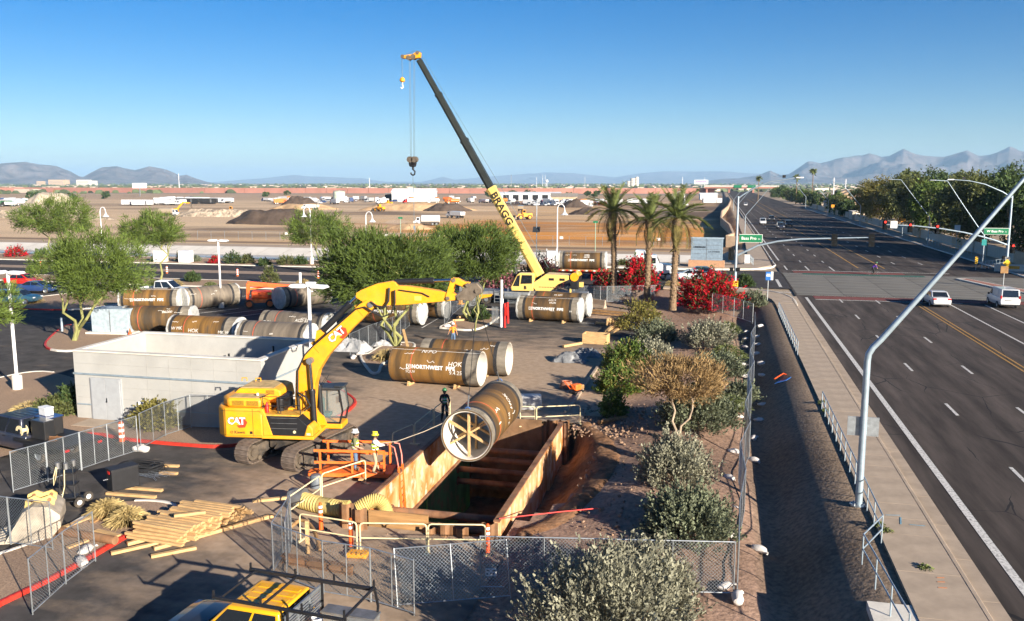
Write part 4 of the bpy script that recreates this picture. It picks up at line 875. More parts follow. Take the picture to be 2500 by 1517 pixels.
lettering('Kiewit', .2, 'decal_black', cw, TM(-2.28, -1.556, 1.47) @ Matrix.Rotation(R(90), 4, 'X'), bold=.004)
b = MB(); b.tube([(-2.66 + .055 * math.cos(a * .5236), -1.557, 1.47 + .055 * math.sin(a * .5236)) for a in range(13)], .012, 5); b.build('round_emblem', 'decal_black', cw)
MB().box((-1.72, -1.553, 1.47), (.13, .01, .13)).build('decal', 'decal_black', cw)
lettering('352', .13, 'decal_white', EX, TM(1.02, -1.546, 1.46) @ Matrix.Rotation(R(90), 4, 'X'), bold=.003)
MB().cyl((.35, -1.54, 1.55), (.35, -1.50, 1.55), .07, n=14).build('fuel_cap', 'cream_paint', EX)

# ================================================================== steel water pipes
PR, PL = 1.13, 6.05
def pipe_mat(name, a, c, g):
    m = mat(name, a, .62, 0.15, var=.1, c2=c, sc=1.0, stretch=(1.1, .12, .12), mix=(.42, .58), detail=6, bump=.004, bsc=14)
    n = m.node_tree.nodes; L = m.node_tree.links; b = n['Principled BSDF']; src = b.inputs['Base Color'].links[0].from_socket
    tc = n.new('ShaderNodeTexCoord'); mp = n.new('ShaderNodeMapping'); mp.inputs['Scale'].default_value = (1.7, .25, .25); mp.inputs['Location'].default_value = (3, 1, 2); L.new(tc.outputs['Object'], mp.inputs[0])
    t = n.new('ShaderNodeTexNoise'); t.inputs['Scale'].default_value = 1.0; t.inputs['Detail'].default_value = 8; t.inputs['Roughness'].default_value = .7; L.new(mp.outputs[0], t.inputs['Vector'])
    mr = n.new('ShaderNodeMapRange'); mr.inputs[1].default_value = .5; mr.inputs[2].default_value = .68; mr.inputs[4].default_value = .85; L.new(t.outputs[0], mr.inputs[0])
    mx = n.new('ShaderNodeMix'); mx.data_type = 'RGBA'; L.new(mr.outputs[0], mx.inputs[0]); L.new(src, mx.inputs[6]); mx.inputs[7].default_value = (*g, 1); L.new(mx.outputs[2], b.inputs['Base Color'])
    oi = n.new('ShaderNodeObjectInfo'); mu = n.new('ShaderNodeMath'); mu.operation = 'MULTIPLY'; mu.inputs[1].default_value = 40; L.new(oi.outputs['Random'], mu.inputs[0]); va = n.new('ShaderNodeVectorMath'); L.new(tc.outputs['Object'], va.inputs[0]); L.new(mu.outputs[0], va.inputs[1])
    for q in n:
        if q.type == 'MAPPING': L.new(va.outputs[0], q.inputs[0])
pipe_mat('pipe_brown', (0.075, 0.050, 0.028), (0.19, 0.105, 0.035), (0.06, 0.052, 0.042))
pipe_mat('pipe_ochre', (0.10, 0.06, 0.025), (0.26, 0.135, 0.035), (0.07, 0.058, 0.044))
pipe_mat('pipe_grey', (0.14, 0.115, 0.09), (0.22, 0.18, 0.135), (0.09, 0.08, 0.068))
mat('pipe_mortar', (.19, .165, .13), .85, var=.35, sc=2, stretch=(.4, 1, 1), bump=.004)
mat('pipe_dark', (.025, .025, .027), .7, var=.3); mat('pipe_lining_mat', (.66, .63, .57), .85, var=.12, sc=1.5)
mat('pipe_red', (.55, .10, .05), .7, var=.2, sc=8)
mat('plastic_wrap', (.46, .46, .44), .45, var=.2, sc=2.2, bump=.05, bsc=3.5, spec=.4)
def wrap(me, R_, x, ang):
    for v in me.vertices:
        u, w = v.co.x, v.co.y; a = ang + w / R_; rr = R_ + .014; v.co = (x + u, -rr * math.cos(a), rr * math.sin(a))
    me.update(); return me
def wtext(s, size, m, parent, x, ang, nm='lettering', bold=0.0, shear=0.0, spacing=1.0, tilt=0.0):
    me = txt_mesh(s, size, bold=bold, shear=shear, spacing=spacing)
    if tilt: me.transform(Matrix.Rotation(tilt, 4, 'Z'))
    bm = bmesh.new(); bm.from_mesh(me); bmesh.ops.triangulate(bm, faces=bm.faces); bmesh.ops.subdivide_edges(bm, edges=[e for e in bm.edges if e.calc_length() > .12], cuts=1); bm.to_mesh(me); bm.free()
    wrap(me, PR, x, ang); me.materials.clear(); return obj(nm, me, m, parent)
def scribble(parent, x, ang, w, h, seed, k=9):
    r = random.Random(seed); pts = []
    for i in range(k):
        u = (i / (k - 1) - .5) * w + r.uniform(-.04, .04); v = r.uniform(-.5, .5) * h; a = ang + v / PR; pts.append((x + u, -(PR + .012) * math.cos(a), (PR + .012) * math.sin(a)))
    MB().tube(pts, .014, 4).build('chalk_mark', 'chalk_white', parent)
_pm = {}
def ring(r0, r1, x0, x1, n=48):
    b = MB(); b.lathe([(r0, x0), (r1, x0), (r1, x1), (r0, x1), (r0, x0)], n, axis='x'); return b
def pipe(label, loc, rz, skin='pipe_brown', text=True, caps=(), bands=(.55, .9), flip=False, seed=0, L=PL, dz=.10, chalk=(), group='steel water pipes laid round the site', rx=0):
    t = thing('steel_pipe', label, 'pipe', (loc[0], loc[1], loc[2] + PR + dz), rz, group)
    h = L / 2
    if ('shell', L) not in _pm: _pm[('shell', L)] = ring(PR - .03, PR, -h, h).mesh('pipe_shell', 30); _pm[('lin', L)] = ring(PR - .075, PR - .031, -h + .03, h - .03).mesh('pipe_lining', 30)
    sh_ = obj('pipe_shell', _pm[('shell', L)], skin, t); sh_.rotation_euler[0] = seed * 1.7
    obj('pipe_lining', _pm[('lin', L)], 'pipe_lining_mat', t)
    for s, w in ((-1, bands[0]), (1, bands[1])):
        if w:
            ring(PR, PR + .012, s * (h - w) if s < 0 else h - w, s * h).build('end_band', 'pipe_mortar', t, 30)
            x = s * (h - w - .12); ring(PR, PR + .006, x - .13, x + .13).build('dark_band', 'pipe_dark', t, 30)
    x = -h + 1.55 if not flip else h - 1.55; ring(PR, PR + .008, x - .025, x + .025).build('red_stripe', 'pipe_red', t, 30)
    if text:
        wtext('NORTHWEST  PIPE', .34, 'letter_white', t, .1, R(5), bold=.012, spacing=1.04)
        b = MB(); pts = []
        for u, v in ((-.13, -.13), (.13, -.13), (.13, .13), (-.13, .13), (-.13, -.13), (.02, -.05), (.05, .06), (-.07, .06)): a = R(5) + v / PR; pts.append((-1.62 + u, -(PR + .014) * math.cos(a), (PR + .014) * math.sin(a)))
        b.tube(pts, .02, 4); b.build('square_emblem', 'letter_white', t)
    for k, (s, size, x, ang, tl) in enumerate(chalk): wtext(s, size, 'chalk_white', t, x, R(ang), 'chalk_writing', shear=.15, tilt=tl)
    r = random.Random(seed)
    for k in range(3): scribble(t, r.uniform(-h + .7, h - .8), R(r.uniform(-5, 60)), r.uniform(.3, .7), r.uniform(.1, .22), seed * 7 + k)
    if text:
        a0 = R(68); b = MB(); b.beam((-h, -(PR + .012) * math.cos(a0), (PR + .012) * math.sin(a0)), (h, -(PR + .012) * math.cos(a0), (PR + .012) * math.sin(a0)), .035, .012); b.build('chalk_line', 'chalk_white', t)
    for s in caps:
        v = []; f = []; nr, na = 5, 36; rr = random.Random(seed + 5 * s)
        for j in range(nr + 1):
            for i in range(na):
                a = 2 * PI * i / na; q = (PR + .03) * j / nr; v.append((s * (h + .02 + (.05 if j < nr else 0) + rr.uniform(-.03, .03) * (j > 0)), q * math.cos(a), q * math.sin(a)))
        for i in range(na): a = 2 * PI * i / na; v.append((s * (h - .16 + rr.uniform(-.05, .05)), (PR + .03) * math.cos(a), (PR + .03) * math.sin(a)))
        for j in range(nr + 1):
            for i in range(na): i2 = (i + 1) % na; f.append((j * na + i, j * na + i2, (j + 1) * na + i2, (j + 1) * na + i))
        b = MB(); b.add(v, f); b.build('plastic_cap', 'plastic_wrap', t, 50)
    return t
def chock(x, y, rz, label):
    b = MB(); b.prism([(-.18, 0), (.18, 0), (-.16, .22)], -.28, .28); tag(b.build('timber_chock', 'wood', loc=(x, y, .002), rz=rz), label, 'chock', 'timber chocks under the pipes')
def skids(cx, cy, rz, lab, dx=(-1.7, 1.5)):
    for i, d in enumerate(dx):
        x, y = cx + d * math.cos(rz), cy + d * math.sin(rz)
        b = MB(); b.box((0, -.1, .05), (.16, 1.9, .10)); b.prism([(-1.0, .1), (-.62, .1), (-.95, .3)], -.07, .07, 'yz')
        tag(b.build('timber_skid', 'wood', loc=(x, y, .001), rz=rz), 'timber skid under the %s end of %s' % (('left', 'right')[i], lab), 'timber', 'timber skids under the pipes')
rz = R(-3.6)
pipe('rusty brown pipe chalked HOK in front, nearest pipe on the lot', (-17.45, 52.15, 0), rz, 'pipe_ochre', seed=1, bands=(0, .75), chalk=(('HOK', .42, 1.55, 20, .05), ('9.4.25', .36, 1.6, -8, .03), ('SQUV', .26, -1.5, -12, 0), ('N-PO', .42, -.4, 62, 0))); skids(-17.45, 52.15, rz, 'the nearest rusty pipe')
pipe('brown pipe lying just behind the nearest rusty pipe', (-16.5, 55.45, 0), R(-1), 'pipe_brown', False, seed=2, bands=(.6, .6), chalk=(('HOK', .3, -2.2, 25, 0),)); skids(-16.5, 55.45, R(-1), 'the pipe behind it')
pipe('brown pipe with plastic capped right end in front of the crane', (-15.3, 79.2, 0), R(-5), 'pipe_brown', True, (1, -1), seed=3, bands=(.6, .7), chalk=(('20216', .3, .4, 52, .1), ('HOK', .3, .5, 36, 0), ('MK', .2, 2.3, -2, 0))); skids(-15.3, 79.2, R(-5), 'the capped pipe by the crane')
pipe('brown capped pipe lying between the crane and another pipe', (-15.0, 82.6, 0), R(-5), 'pipe_brown', False, (1, -1), seed=4, bands=(.6, .7), chalk=(('95 600', .3, .0, 55, .05),))
pipe('brown pipe with a white capped right end behind the left building corner', (-47.3, 65.1, 0), R(13), 'pipe_brown', False, (1, -1), seed=5, bands=(.3, .9), chalk=(('B0200', .34, 1.0, 40, 0.05),))
pipe('ochre pipe chalked HOK right behind the white building', (-39.9, 60.9, 0), R(0), 'pipe_ochre', False, (1, -1), seed=6, bands=(.2, .9), chalk=(('W MK', .36, -2.1, 12, .05), ('HOK', .42, -.6, 5, 0), ('MK W', .36, 2.1, 3, 0)))
pipe('grey striped pipe behind the right end of the white building', (-33.0, 59.6, 0), R(-3), 'pipe_grey', False, (1, -1), seed=7, bands=(.4, .4))
pipe('dark grey pipe in shade behind the building and the tree', (-34.0, 64.8, 0), R(-4), 'pipe_grey', False, (1,), seed=17, bands=(.4, .4), chalk=(('ACD 55', .36, 1.0, 30, 0),))
pipe('brown pipe with white lettering beside the white pickup', (-56.0, 76.0, 0), R(14), 'pipe_ochre', True, (1, -1), seed=8, bands=(.3, .6))
pipe('grey brown capped pipe nearest the lamp base', (-51.6, 79.4, 0), R(62), 'pipe_grey', False, (-1, 1), seed=9, bands=(.5, .8))
pipe('grey pipe with capped left end beside the orange boom lift', (-42.6, 82.6, 0), R(63), 'pipe_grey', False, (-1, 1), seed=10, bands=(.6, .7), chalk=(('HOK 125', .34, .6, 25, 0),))
pipe('brown pipe with capped right end behind the trees, left of two', (-29.2, 74.2, 0), R(-4), 'pipe_brown', True, (1, -1), seed=11, bands=(.4, .6))
pipe('brown pipe with capped right end behind the trees, right of two', (-28.2, 78.4, 0), R(-4), 'pipe_brown', False, (1, -1), seed=12, bands=(.4, .6))
HP = pipe('ochre pipe slung from the excavator over the trench with timber bracing inside', (-10.42, 37.95, 2.06 - PR), R(90), 'pipe_ochre', False, (), seed=13, bands=(.55, .5), dz=0, chalk=(('HOK', .4, .9, 35, 1.3), ('2 HI', .34, .2, -2, 1.57)), group='steel water pipe being lowered')
for xx in (-PL / 2 + .35, -PL / 2 + 1.5):
    for k, a in enumerate((R(90), R(28), R(-32))):
        d = PR - .085; MB().beam((xx + .05 * k, d * math.cos(a), d * math.sin(a)), (xx + .05 * k, -d * math.cos(a), -d * math.sin(a)), .09, .14, up=(1, 0, 0)).build('timber_brace', 'wood', HP)
ring(PR, PR + .05, -PL / 2 + .0, -PL / 2 + .12).build('end_band', 'pipe_mortar', HP, 30); ring(PR, PR + .03, -PL / 2 + .35, -PL / 2 + .5).build('end_band', 'pipe_mortar', HP, 30)
tip = Vector((-10.76, 37.9, 7.72))
for k, y in enumerate((35.1, 40.75)):
    t = thing('lifting_sling', ('wire sling holding the near end of the hung pipe', 'wire sling holding the far end of the hung pipe')[k], 'sling', (-10.42, y, 3.2), 0, 'slings on the hung pipe')
    p0 = Vector((0, 0, 0)); top = tip - Vector((-10.42, y, 3.2))
    MB().tube([p0 + (top - p0) * .12, top], .016, 5).build('wire_rope', 'hose', t)
    MB().tube([p0, p0 + (top - p0) * .12], .035, 6).build('chain', 'steel_grey', t)
    b = MB(); b.tube([(.12 * math.cos(a), 0, .12 * math.sin(a) - .02) for a in [i * PI / 6 for i in range(13)]], .03, 6); b.build('hook', mat('hook_blue', (.05, .12, .3), .5), t)
tag(MB().tube([(-11.2, 35.0, 2.7), (-12.4, 34.95, 2.1), (-13.6, 34.8, 1.62), (-14.55, 34.75, 1.45)], .018, 5).build('tag_line', mat('rope', (.6, .5, .36), .9)), 'pale rope from the hung pipe to the worker in the yellow helmet', 'rope')
tag(MB().tube([(-11.3, 35.2, 3.0), (-12.5, 38.5, 2.1), (-13.9, 42.6, 1.25)], .014, 5).build('tag_line', 'rope'), 'dark rope from the hung pipe to the worker in green', 'rope')

# ================================================================== truck crane
CY = 90.0
CR = thing('truck_crane', 'yellow telescopic truck crane with black boom raised high', 'crane', (0, CY, 0))
ya = 'crane_yellow'
def bpt(t): return Vector((lerp(-18.55, -32.05, t), 0, lerp(3.15, 26.35, t)))
def bsec(t0, t1, w, h, m, nm, off=0.0):
    d = (bpt(1) - bpt(0)).normalized(); n = Vector((-d.z, 0, d.x)) * -1
    b = MB(); p, q = bpt(t0), bpt(t1); up = Vector((d.z, 0, -d.x)) * -1
    pr = [(-w / 2, h / 2), (w / 2, h / 2), (w / 2, -h * .2), (w * .3, -h / 2), (-w * .3, -h / 2), (-w / 2, -h * .2)]
    v = []
    for P_ in (p, q):
        for a, c in pr: v.append(tuple(P_ + Vector((0, a, 0)) + n * (c + off)))
    k = 6; b.add(v, [tuple(range(k)), tuple(range(2 * k - 1, k - 1, -1))] + [(i, i + k, (i + 1) % k + k, (i + 1) % k) for i in range(k)])
    return b.build(nm, m, CR)
mat('boom_black', (.03, .034, .03), .45, var=.2, sc=1)
base = bsec(0, .395, .82, 1.0, ya, 'boom_base')
s1 = bsec(.392, .62, .66, .80, 'boom_black', 'boom_section'); s2 = bsec(.62, .83, .56, .68, 'boom_black', 'boom_section'); s3 = bsec(.83, .985, .48, .58, 'boom_black', 'boom_section')
for t_, w, h in ((.395, .9, 1.08), (.615, .74, .9), (.825, .62, .76)): bsec(t_ - .004, t_ + .006, w, h, 'boom_black' if t_ > .5 else ya, 'boom_collar')
bd_ = (bpt(1) - bpt(0)).normalized(); ang = math.atan2(-bd_.z, -bd_.x)
M = TM(bpt(.305).x, -.415, bpt(.305).z) @ Matrix.Rotation(-ang, 4, 'Y') @ TM(0, 0, .06) @ Matrix.Rotation(R(90), 4, 'X')
lettering('BRAGG', .98, 'decal_black', base, M @ Matrix.Scale(1.18, 4, (1, 0, 0)), bold=.03, spacing=1.02)
for t_ in (.15, .22, .32): p = bpt(t_); MB().cyl((p.x + .1, -.44, p.z), (p.x + .1, -.40, p.z), .09, n=12).build('boom_boss', 'black', base)
p = bpt(1); hd_ = MB(); hd_.prism([(p.x + .35, p.z - .15), (p.x + .45, p.z + .35), (p.x + .1, p.z + .55), (p.x - .4, p.z + .25), (p.x - 1.3, p.z + .15), (p.x - 1.6, p.z + .05), (p.x - 1.5, p.z - .15), (p.x - .8, p.z - .3), (p.x - .3, p.z - .25)], -.3, .3); hd_.build('boom_head', 'cat_yellow', CR, bev=.03)
for x, z, r in ((p.x - .35, p.z - .05, .28), (p.x - .9, p.z - .12, .25), (p.x - 1.55, p.z + .02, .2), (p.x + .15, p.z + .35, .2)): MB().cyl((x, -.34, z), (x, .34, z), r, n=18).build('sheave', 'worn_steel', CR, True)
for x0, x1, z1, y in ((p.x - .85, -32.95, 15.7, -.1), (p.x - .80, -32.9, 15.7, .1), (p.x - .3, -32.55, 15.7, .1), (p.x - .34, -32.6, 15.7, -.1)): MB().tube([(x0, y, p.z - .1), (x1, y, z1)], .022, 4).build('hoist_rope', mat('rope_blue', (.10, .15, .19), .6), CR)
MB().tube([(p.x - 1.72, 0, p.z), (p.x - 1.72, 0, 24.2)], .03, 4).build('hoist_rope', 'rope_blue', CR)
MB().tube([(p.x - 1.7, 0, p.z + .15), (p.x - .2, 0, p.z + .6), (p.x + .4, 0, p.z + .3), (-23.0, 0, 12.8), (-17.6, 0, 4.0)], .022, 4).build('hoist_rope', 'rope_blue', CR)
b = MB(); b.lathe([(0, 23.65), (.26, 23.8), (.3, 23.95), (.22, 24.15), (.06, 24.25), (0, 24.3)], 14, (p.x - 1.72, 0, 0)); b.build('headache_ball', 'cat_yellow', CR, True)
b = MB(); b.tube([(p.x - 1.72, 0, 23.7), (p.x - 1.72, 0, 23.4), (p.x - 1.6, 0, 23.2), (p.x - 1.78, 0, 23.05), (p.x - 1.92, 0, 23.2)], .06, 6); b.build('small_hook', 'letter_white', CR, True)
b = MB(); b.box((-32.75, 0, 15.35), (.85, .42, .75)); b.prism([(-33.2, 15.0), (-32.3, 15.0), (-32.45, 14.7), (-33.05, 14.7)], -.2, .2); b.build('hook_block', 'black', CR, bev=.1)
for x in (-33.0, -32.5): MB().cyl((x, -.3, 15.5), (x, .3, 15.5), .33, n=18).build('sheave', 'worn_steel', CR, True)
b = MB(); b.cyl((-32.72, 0, 14.75), (-32.72, 0, 14.4), .12, n=10); b.tube([(-32.72, 0, 14.45), (-32.5, 0, 14.2), (-32.55, 0, 13.9), (-32.75, 0, 13.8), (-32.95, 0, 13.95), (-32.98, 0, 14.1)], .09, 8); b.build('main_hook', 'black', CR, True)
MB().tube([(-32.75, 0, 13.85), (-32.7, 0, 11), (-32.68, 0, 8.3)], .028, 4).build('hanging_sling', 'rope_blue', CR)
b = MB(); b.box((-32.68, 0, 8.1), (.18, .14, .4)); b.box((-32.6, 0, 7.75), (.08, .08, .35)); b.build('sling_shackle', 'galv_blue', CR)
up_ = MB(); up_.prism([(-18.75, 1.62), (-17.2, 1.62), (-16.4, 2.35), (-15.2, 2.9), (-15.2, 3.35), (-17.7, 3.42), (-18.9, 2.55), (-19.4, 2.55)], -1.15, 1.15); up_.build('superstructure', ya, CR, bev=.05)
cabp = MB(); cabp.prism([(-21.35, 1.6), (-19.0, 1.6), (-18.95, 3.35), (-19.15, 3.5), (-20.5, 3.5), (-20.75, 3.3), (-21.4, 2.0)], -1.35, -.3); cab_ = cabp.build('crane_cab', ya, CR, bev=.05)
b = MB(); b.prism([(-20.35, 2.35), (-19.1, 2.42), (-19.1, 3.3), (-20.2, 3.3)], -1.368, -1.355); b.build('cab_window', 'glass_dark', cab_)
b = MB(); b.prism([(-21.2, 2.1), (-20.5, 2.1), (-20.4, 3.3), (-20.68, 3.22)], -1.368, -1.355); b.build('cab_window', 'glass_dark', cab_)
b = MB(); b.poly([(-21.40, -1.25, 2.15), (-21.40, -.4, 2.15), (-20.80, -.4, 3.3), (-20.80, -1.25, 3.3)]); b.build('windscreen', 'glass_dark', cab_)
lettering('B', .5, 'decal_black', cab_, TM(-19.85, -1.36, 1.95) @ Matrix.Rotation(R(90), 4, 'X'), bold=.03)
bars(CR, 'decal_black', TM(-17.6, -1.155, 2.05), [(-.75 + i * .17, 0, .11, .09) for i in range(10)])
for x in (-17.05, -15.9): MB().box((x, -1.16, 2.9), (.55, .03, .25)).build('side_vent', 'black', CR)
b = MB(); b.box((-14.6, 0, 2.6), (.9, 2.3, 1.4)); b.build('winch_housing', 'black', CR, bev=.06); MB().cyl((-14.6, -1.2, 3.2), (-14.6, 1.2, 3.2), .45, n=20).build('winch_drum', 'worn_steel', CR, True)
b = MB(); b.box((-14.3, -1.0, 3.1), (.16, .16, 1.6)); b.box((-13.9, -.8, 2.4), (.4, .5, .5)); b.box((-15.0, -1.1, 1.1), (.16, .2, 1.7)); b.build('outrigger_post', ya, CR)
ram((-21.15, 2.9), (-21.95, 8.5), .52, .26, CR, 0, .6)
CR.children[-2].material_slots[0].link = 'OBJECT'; CR.children[-2].material_slots[0].material = MATS['cat_yellow']
MB().prism([(-21.6, 8.2), (-21.9, 8.9), (-22.4, 9.4), (-22.2, 8.5)], -.3, .3).build('cylinder_lug', ya, base)
b = MB(); b.box((-20.3, 0, 1.25), (13.8, 2.6, .38)); b.box((-26.4, 0, 1.6), (1.6, 2.5, .5)); b.build('carrier_frame', mat('carrier_grey', (.25, .26, .27), .55, .3, var=.2), CR, bev=.03)
b = MB()
for i in range(22): b.box((-26.6 + i * .58, 0, 1.455), (.5, 2.5, .03))
b.build('tread_deck', 'steel_grey', CR, kind='stuff')
for x in (-25.6, -24.2, -18.4, -17.0, -15.6):
    for s in (-1, 1):
        w = MB(); w.lathe([(.28, -.17), (.5, -.17), (.54, -.1), (.54, .1), (.5, .17), (.28, .17)], 22, (x, s * 1.15, .56), 'y'); wh = w.build('wheel', 'rubber', CR, True)
        MB().lathe([(0, -.1), (.2, -.12), (.29, -.05), (.29, .05), (.2, .12), (0, .1)], 16, (x, s * 1.15, .56), 'y').build('rim', 'galv', wh, True)
for x in (-26.9, -14.0):
    b = MB(); b.box((x, 0, .95), (.5, 3.4, .4)); b.box((x, -1.75, .55), (.35, .3, 1.1)); b.box((x, 1.75, .55), (.35, .3, 1.1)); b.box((x, -1.75, .05), (.7, .7, .08)); b.build('outrigger', 'cat_yellow', CR, bev=.03)
b = MB(); b.prism([(-24.9, .6), (-23.6, .9), (-23.4, 1.2), (-24.9, 1.05)], -1.5, -1.2); b.build('outrigger_box', 'cat_yellow', CR)
MB().cyl((-22.1, -1.15, 1.0), (-20.6, -1.15, 1.0), .36, n=18).build('fuel_tank', 'galv', CR, True)
b = MB()
for dx in (0, .62): b.beam((-23.2 + dx, -1.42, .25), (-23.2 + dx, -1.36, 1.6), .06)
for z in (.35, .7, 1.05, 1.4): b.beam((-23.2, -1.4, z), (-22.58, -1.4, z), .05)
b.build('step_ladder', 'galv', CR)

# ================================================================== vehicles
def paint(name, c, **k): return mat(name, c, k.get('rough', .32), var=.04, coat=.5, sc=1, dust=k.get('dust', .06))
paint('paint_white', (.60, .61, .62)); paint('paint_navy', (.012, .02, .045), dust=.12); paint('paint_blue', (.015, .045, .15)); paint('paint_teal', (.02, .07, .11)); paint('paint_red', (.55, .015, .012)); paint('paint_black', (.02, .021, .023)); paint('paint_silver', (.33, .34, .35)); paint('paint_yellow', (.80, .38, .008)); paint('paint_tan', (.34, .28, .2)); paint('paint_green', (.03, .13, .06)); paint('paint_orange', (.62, .16, .02))
mat('headlight_glass', (.55, .57, .6), .15, var=0); mat('plate', (.6, .6, .58), .5, var=0); mat('amber', (.75, .22, .02), .3, var=0)
_wm = {}
def wheel(parent, x, y, r, w=.22, rim='galv'):
    k = (round(r, 3), w)
    if k not in _wm:
        _wm[k] = (MB().lathe([(r * .62, -w / 2), (r * .93, -w / 2), (r, -w * .32), (r, w * .32), (r * .93, w / 2), (r * .62, w / 2)], 22, (0, 0, 0), 'y').mesh('tyre', 40),
                  MB().lathe([(0, -w * .32), (r * .2, -w * .40), (r * .55, -w * .30), (r * .64, -w * .44), (r * .64, w * .44), (r * .55, w * .30), (r * .2, w * .4), (0, w * .32)], 14, (0, 0, 0), 'y').mesh('rim', 30))
    o = obj('wheel', _wm[k][0], 'rubber', parent, loc=(x, y, r)); obj('rim', _wm[k][1], rim, o); return o
def loft(st, W_, name, m, parent, arch=()):
    """st: (x, half width factor, z bottom, z top, crown)"""
    v = []; f = []; n = 9
    for x, wf, zb, zt, cr in st:
        w = W_ / 2 * wf; h = zt - zb
        pr = [(w * .90, zb), (w * .985, zb + h * .28), (w, zb + h * .62), (w * .93, zt), (0, zt + cr)]
        ring_ = [(-a, z) for a, z in pr] + [(a, z) for a, z in reversed(pr[:-1])]
        v += [(x, a, z) for a, z in ring_]
    for i in range(len(st) - 1):
        for j in range(n): j2 = (j + 1) % n; f.append((i * n + j, i * n + j2, (i + 1) * n + j2, (i + 1) * n + j))
    f.append(tuple(range(n))); f.append(tuple((len(st) - 1) * n + j for j in range(n)))
    b = MB(); b.add(v, f); return b.build(name, m, parent, 32, bev=.035)
def greenhouse(parent, W_, rb, fb, rt, ft, zb, zt, m, split=(.5,), glass='glass_dark', rear=True, side=True, tin=.80, rails=.05):
    wb, wt = W_ / 2 * .92, W_ / 2 * tin
    P = {}
    for s in (-1, 1): P[('b', s)] = [(rb, s * wb, zb), (fb, s * wb, zb)]; P[('t', s)] = [(rt, s * wt, zt), (ft, s * wt, zt)]
    b = MB(); v = [P[('b', -1)][0], P[('b', -1)][1], P[('b', 1)][1], P[('b', 1)][0], P[('t', -1)][0], P[('t', -1)][1], P[('t', 1)][1], P[('t', 1)][0]]
    b.add(v, [(0, 1, 5, 4), (1, 2, 6, 5), (2, 3, 7, 6), (3, 0, 4, 7), (4, 5, 6, 7), (0, 3, 2, 1)])
    o = b.build('cabin', m, parent, 35, bev=.06)
    def pane(q, nm, off):
        c = [Vector(p) for p in q]; nrm = (c[1] - c[0]).cross(c[3] - c[0]).normalized()
        if nrm.dot(Vector(off)) < 0: nrm = -nrm
        MB().poly([tuple(p + nrm * .012) for p in c]).build(nm, glass, o)
    def L3(a, c, t): return tuple(lerp(a[i], c[i], t) for i in range(3))
    def quad(b0, b1, t0, t1, u0, u1, w0, w1):
        return [L3(L3(b0, b1, u0), L3(t0, t1, u0), w0), L3(L3(b0, b1, u1), L3(t0, t1, u1), w0), L3(L3(b0, b1, u1), L3(t0, t1, u1), w1), L3(L3(b0, b1, u0), L3(t0, t1, u0), w1)]
    pane(quad(v[1], v[2], v[5], v[6], .06, .94, .06, .94), 'windscreen', (1, 0, .2))
    if rear: pane(quad(v[0], v[3], v[4], v[7], .08, .92, .10, .92), 'rear_window', (-1, 0, .2))
    if side:
        cuts = [.04] + list(split) + [.96]
        for s, (i0, i1, j0, j1) in ((-1, (0, 1, 4, 5)), (1, (3, 2, 7, 6))):
            for a, e in zip(cuts, cuts[1:]): pane(quad(v[i0], v[i1], v[j0], v[j1], a + .02, e - .02, .08, .90), 'side_window', (0, s, .2))
    return o
def lights(parent, L, W_, zf, zr, hf=.13, hr=.15, wl=.32):
    for s in (-1, 1):
        MB().box((L / 2 - .05, s * (W_ / 2 - .26), zf), (.12, wl, hf)).build('headlight', 'headlight_glass', parent, bev=.02)
        MB().box((-L / 2 + .04, s * (W_ / 2 - .26), zr), (.10, wl, hr)).build('tail_light', 'tail_red', parent, bev=.02)
    MB().box((-L / 2 - .005, 0, zr - .12), (.02, .38, .13)).build('licence_plate', 'plate', parent)
def sedan(label, loc, rz, m, group=None, L=4.7, W_=1.82, H=1.44, coupe=False):
    t = thing('car', label, 'car', loc, rz, group); h = L / 2
    loft([(-h, .82, .42, .86, .02), (-h + .12, .93, .30, .96, .03), (-h + .7, .99, .24, 1.0, .03), (-.6, 1.0, .2, .96, .03), (.6, 1.0, .2, .95, .03), (h - 1.25, 1.0, .22, .92, .05), (h - .55, .98, .24, .80, .05), (h - .15, .90, .28, .70, .03), (h, .72, .36, .60, .02)], W_, 'body', m, t)
    greenhouse(t, W_, -h + .55, h - 1.25, -h + 1.35, .28, .93, H, m, (.48,))
    MB().box((0, 0, .26), (L * .8, W_ * .94, .14)).build('sill', 'black', t)
    for x in (-h + .95, h - .92):
        for s in (-1, 1): wheel(t, x, s * (W_ / 2 - .10), .33)
    lights(t, L, W_, .66, .86)
    for s in (-1, 1): MB().box((.62, s * (W_ / 2 + .07), 1.0), (.14, .16, .1)).build('mirror', m, t, bev=.03)
    return t
def suv(label, loc, rz, m, group=None, L=4.8, W_=1.9, H=1.78):
    t = thing('car', label, 'car', loc, rz, group); h = L / 2
    loft([(-h, .88, .5, 1.0, .02), (-h + .15, .96, .36, 1.08, .02), (0, 1.0, .3, 1.05, .02), (h - 1.1, 1.0, .32, 1.03, .05), (h - .25, .94, .36, .92, .04), (h, .8, .42, .8, .02)], W_, 'body', m, t)
    greenhouse(t, W_, -h + .08, h - 1.15, -h + .35, .55, 1.03, H, m, (.34, .66))
    for x in (-h + .95, h - .95):
        for s in (-1, 1): wheel(t, x, s * (W_ / 2 - .1), .37)
    lights(t, L, W_, .82, .95); return t
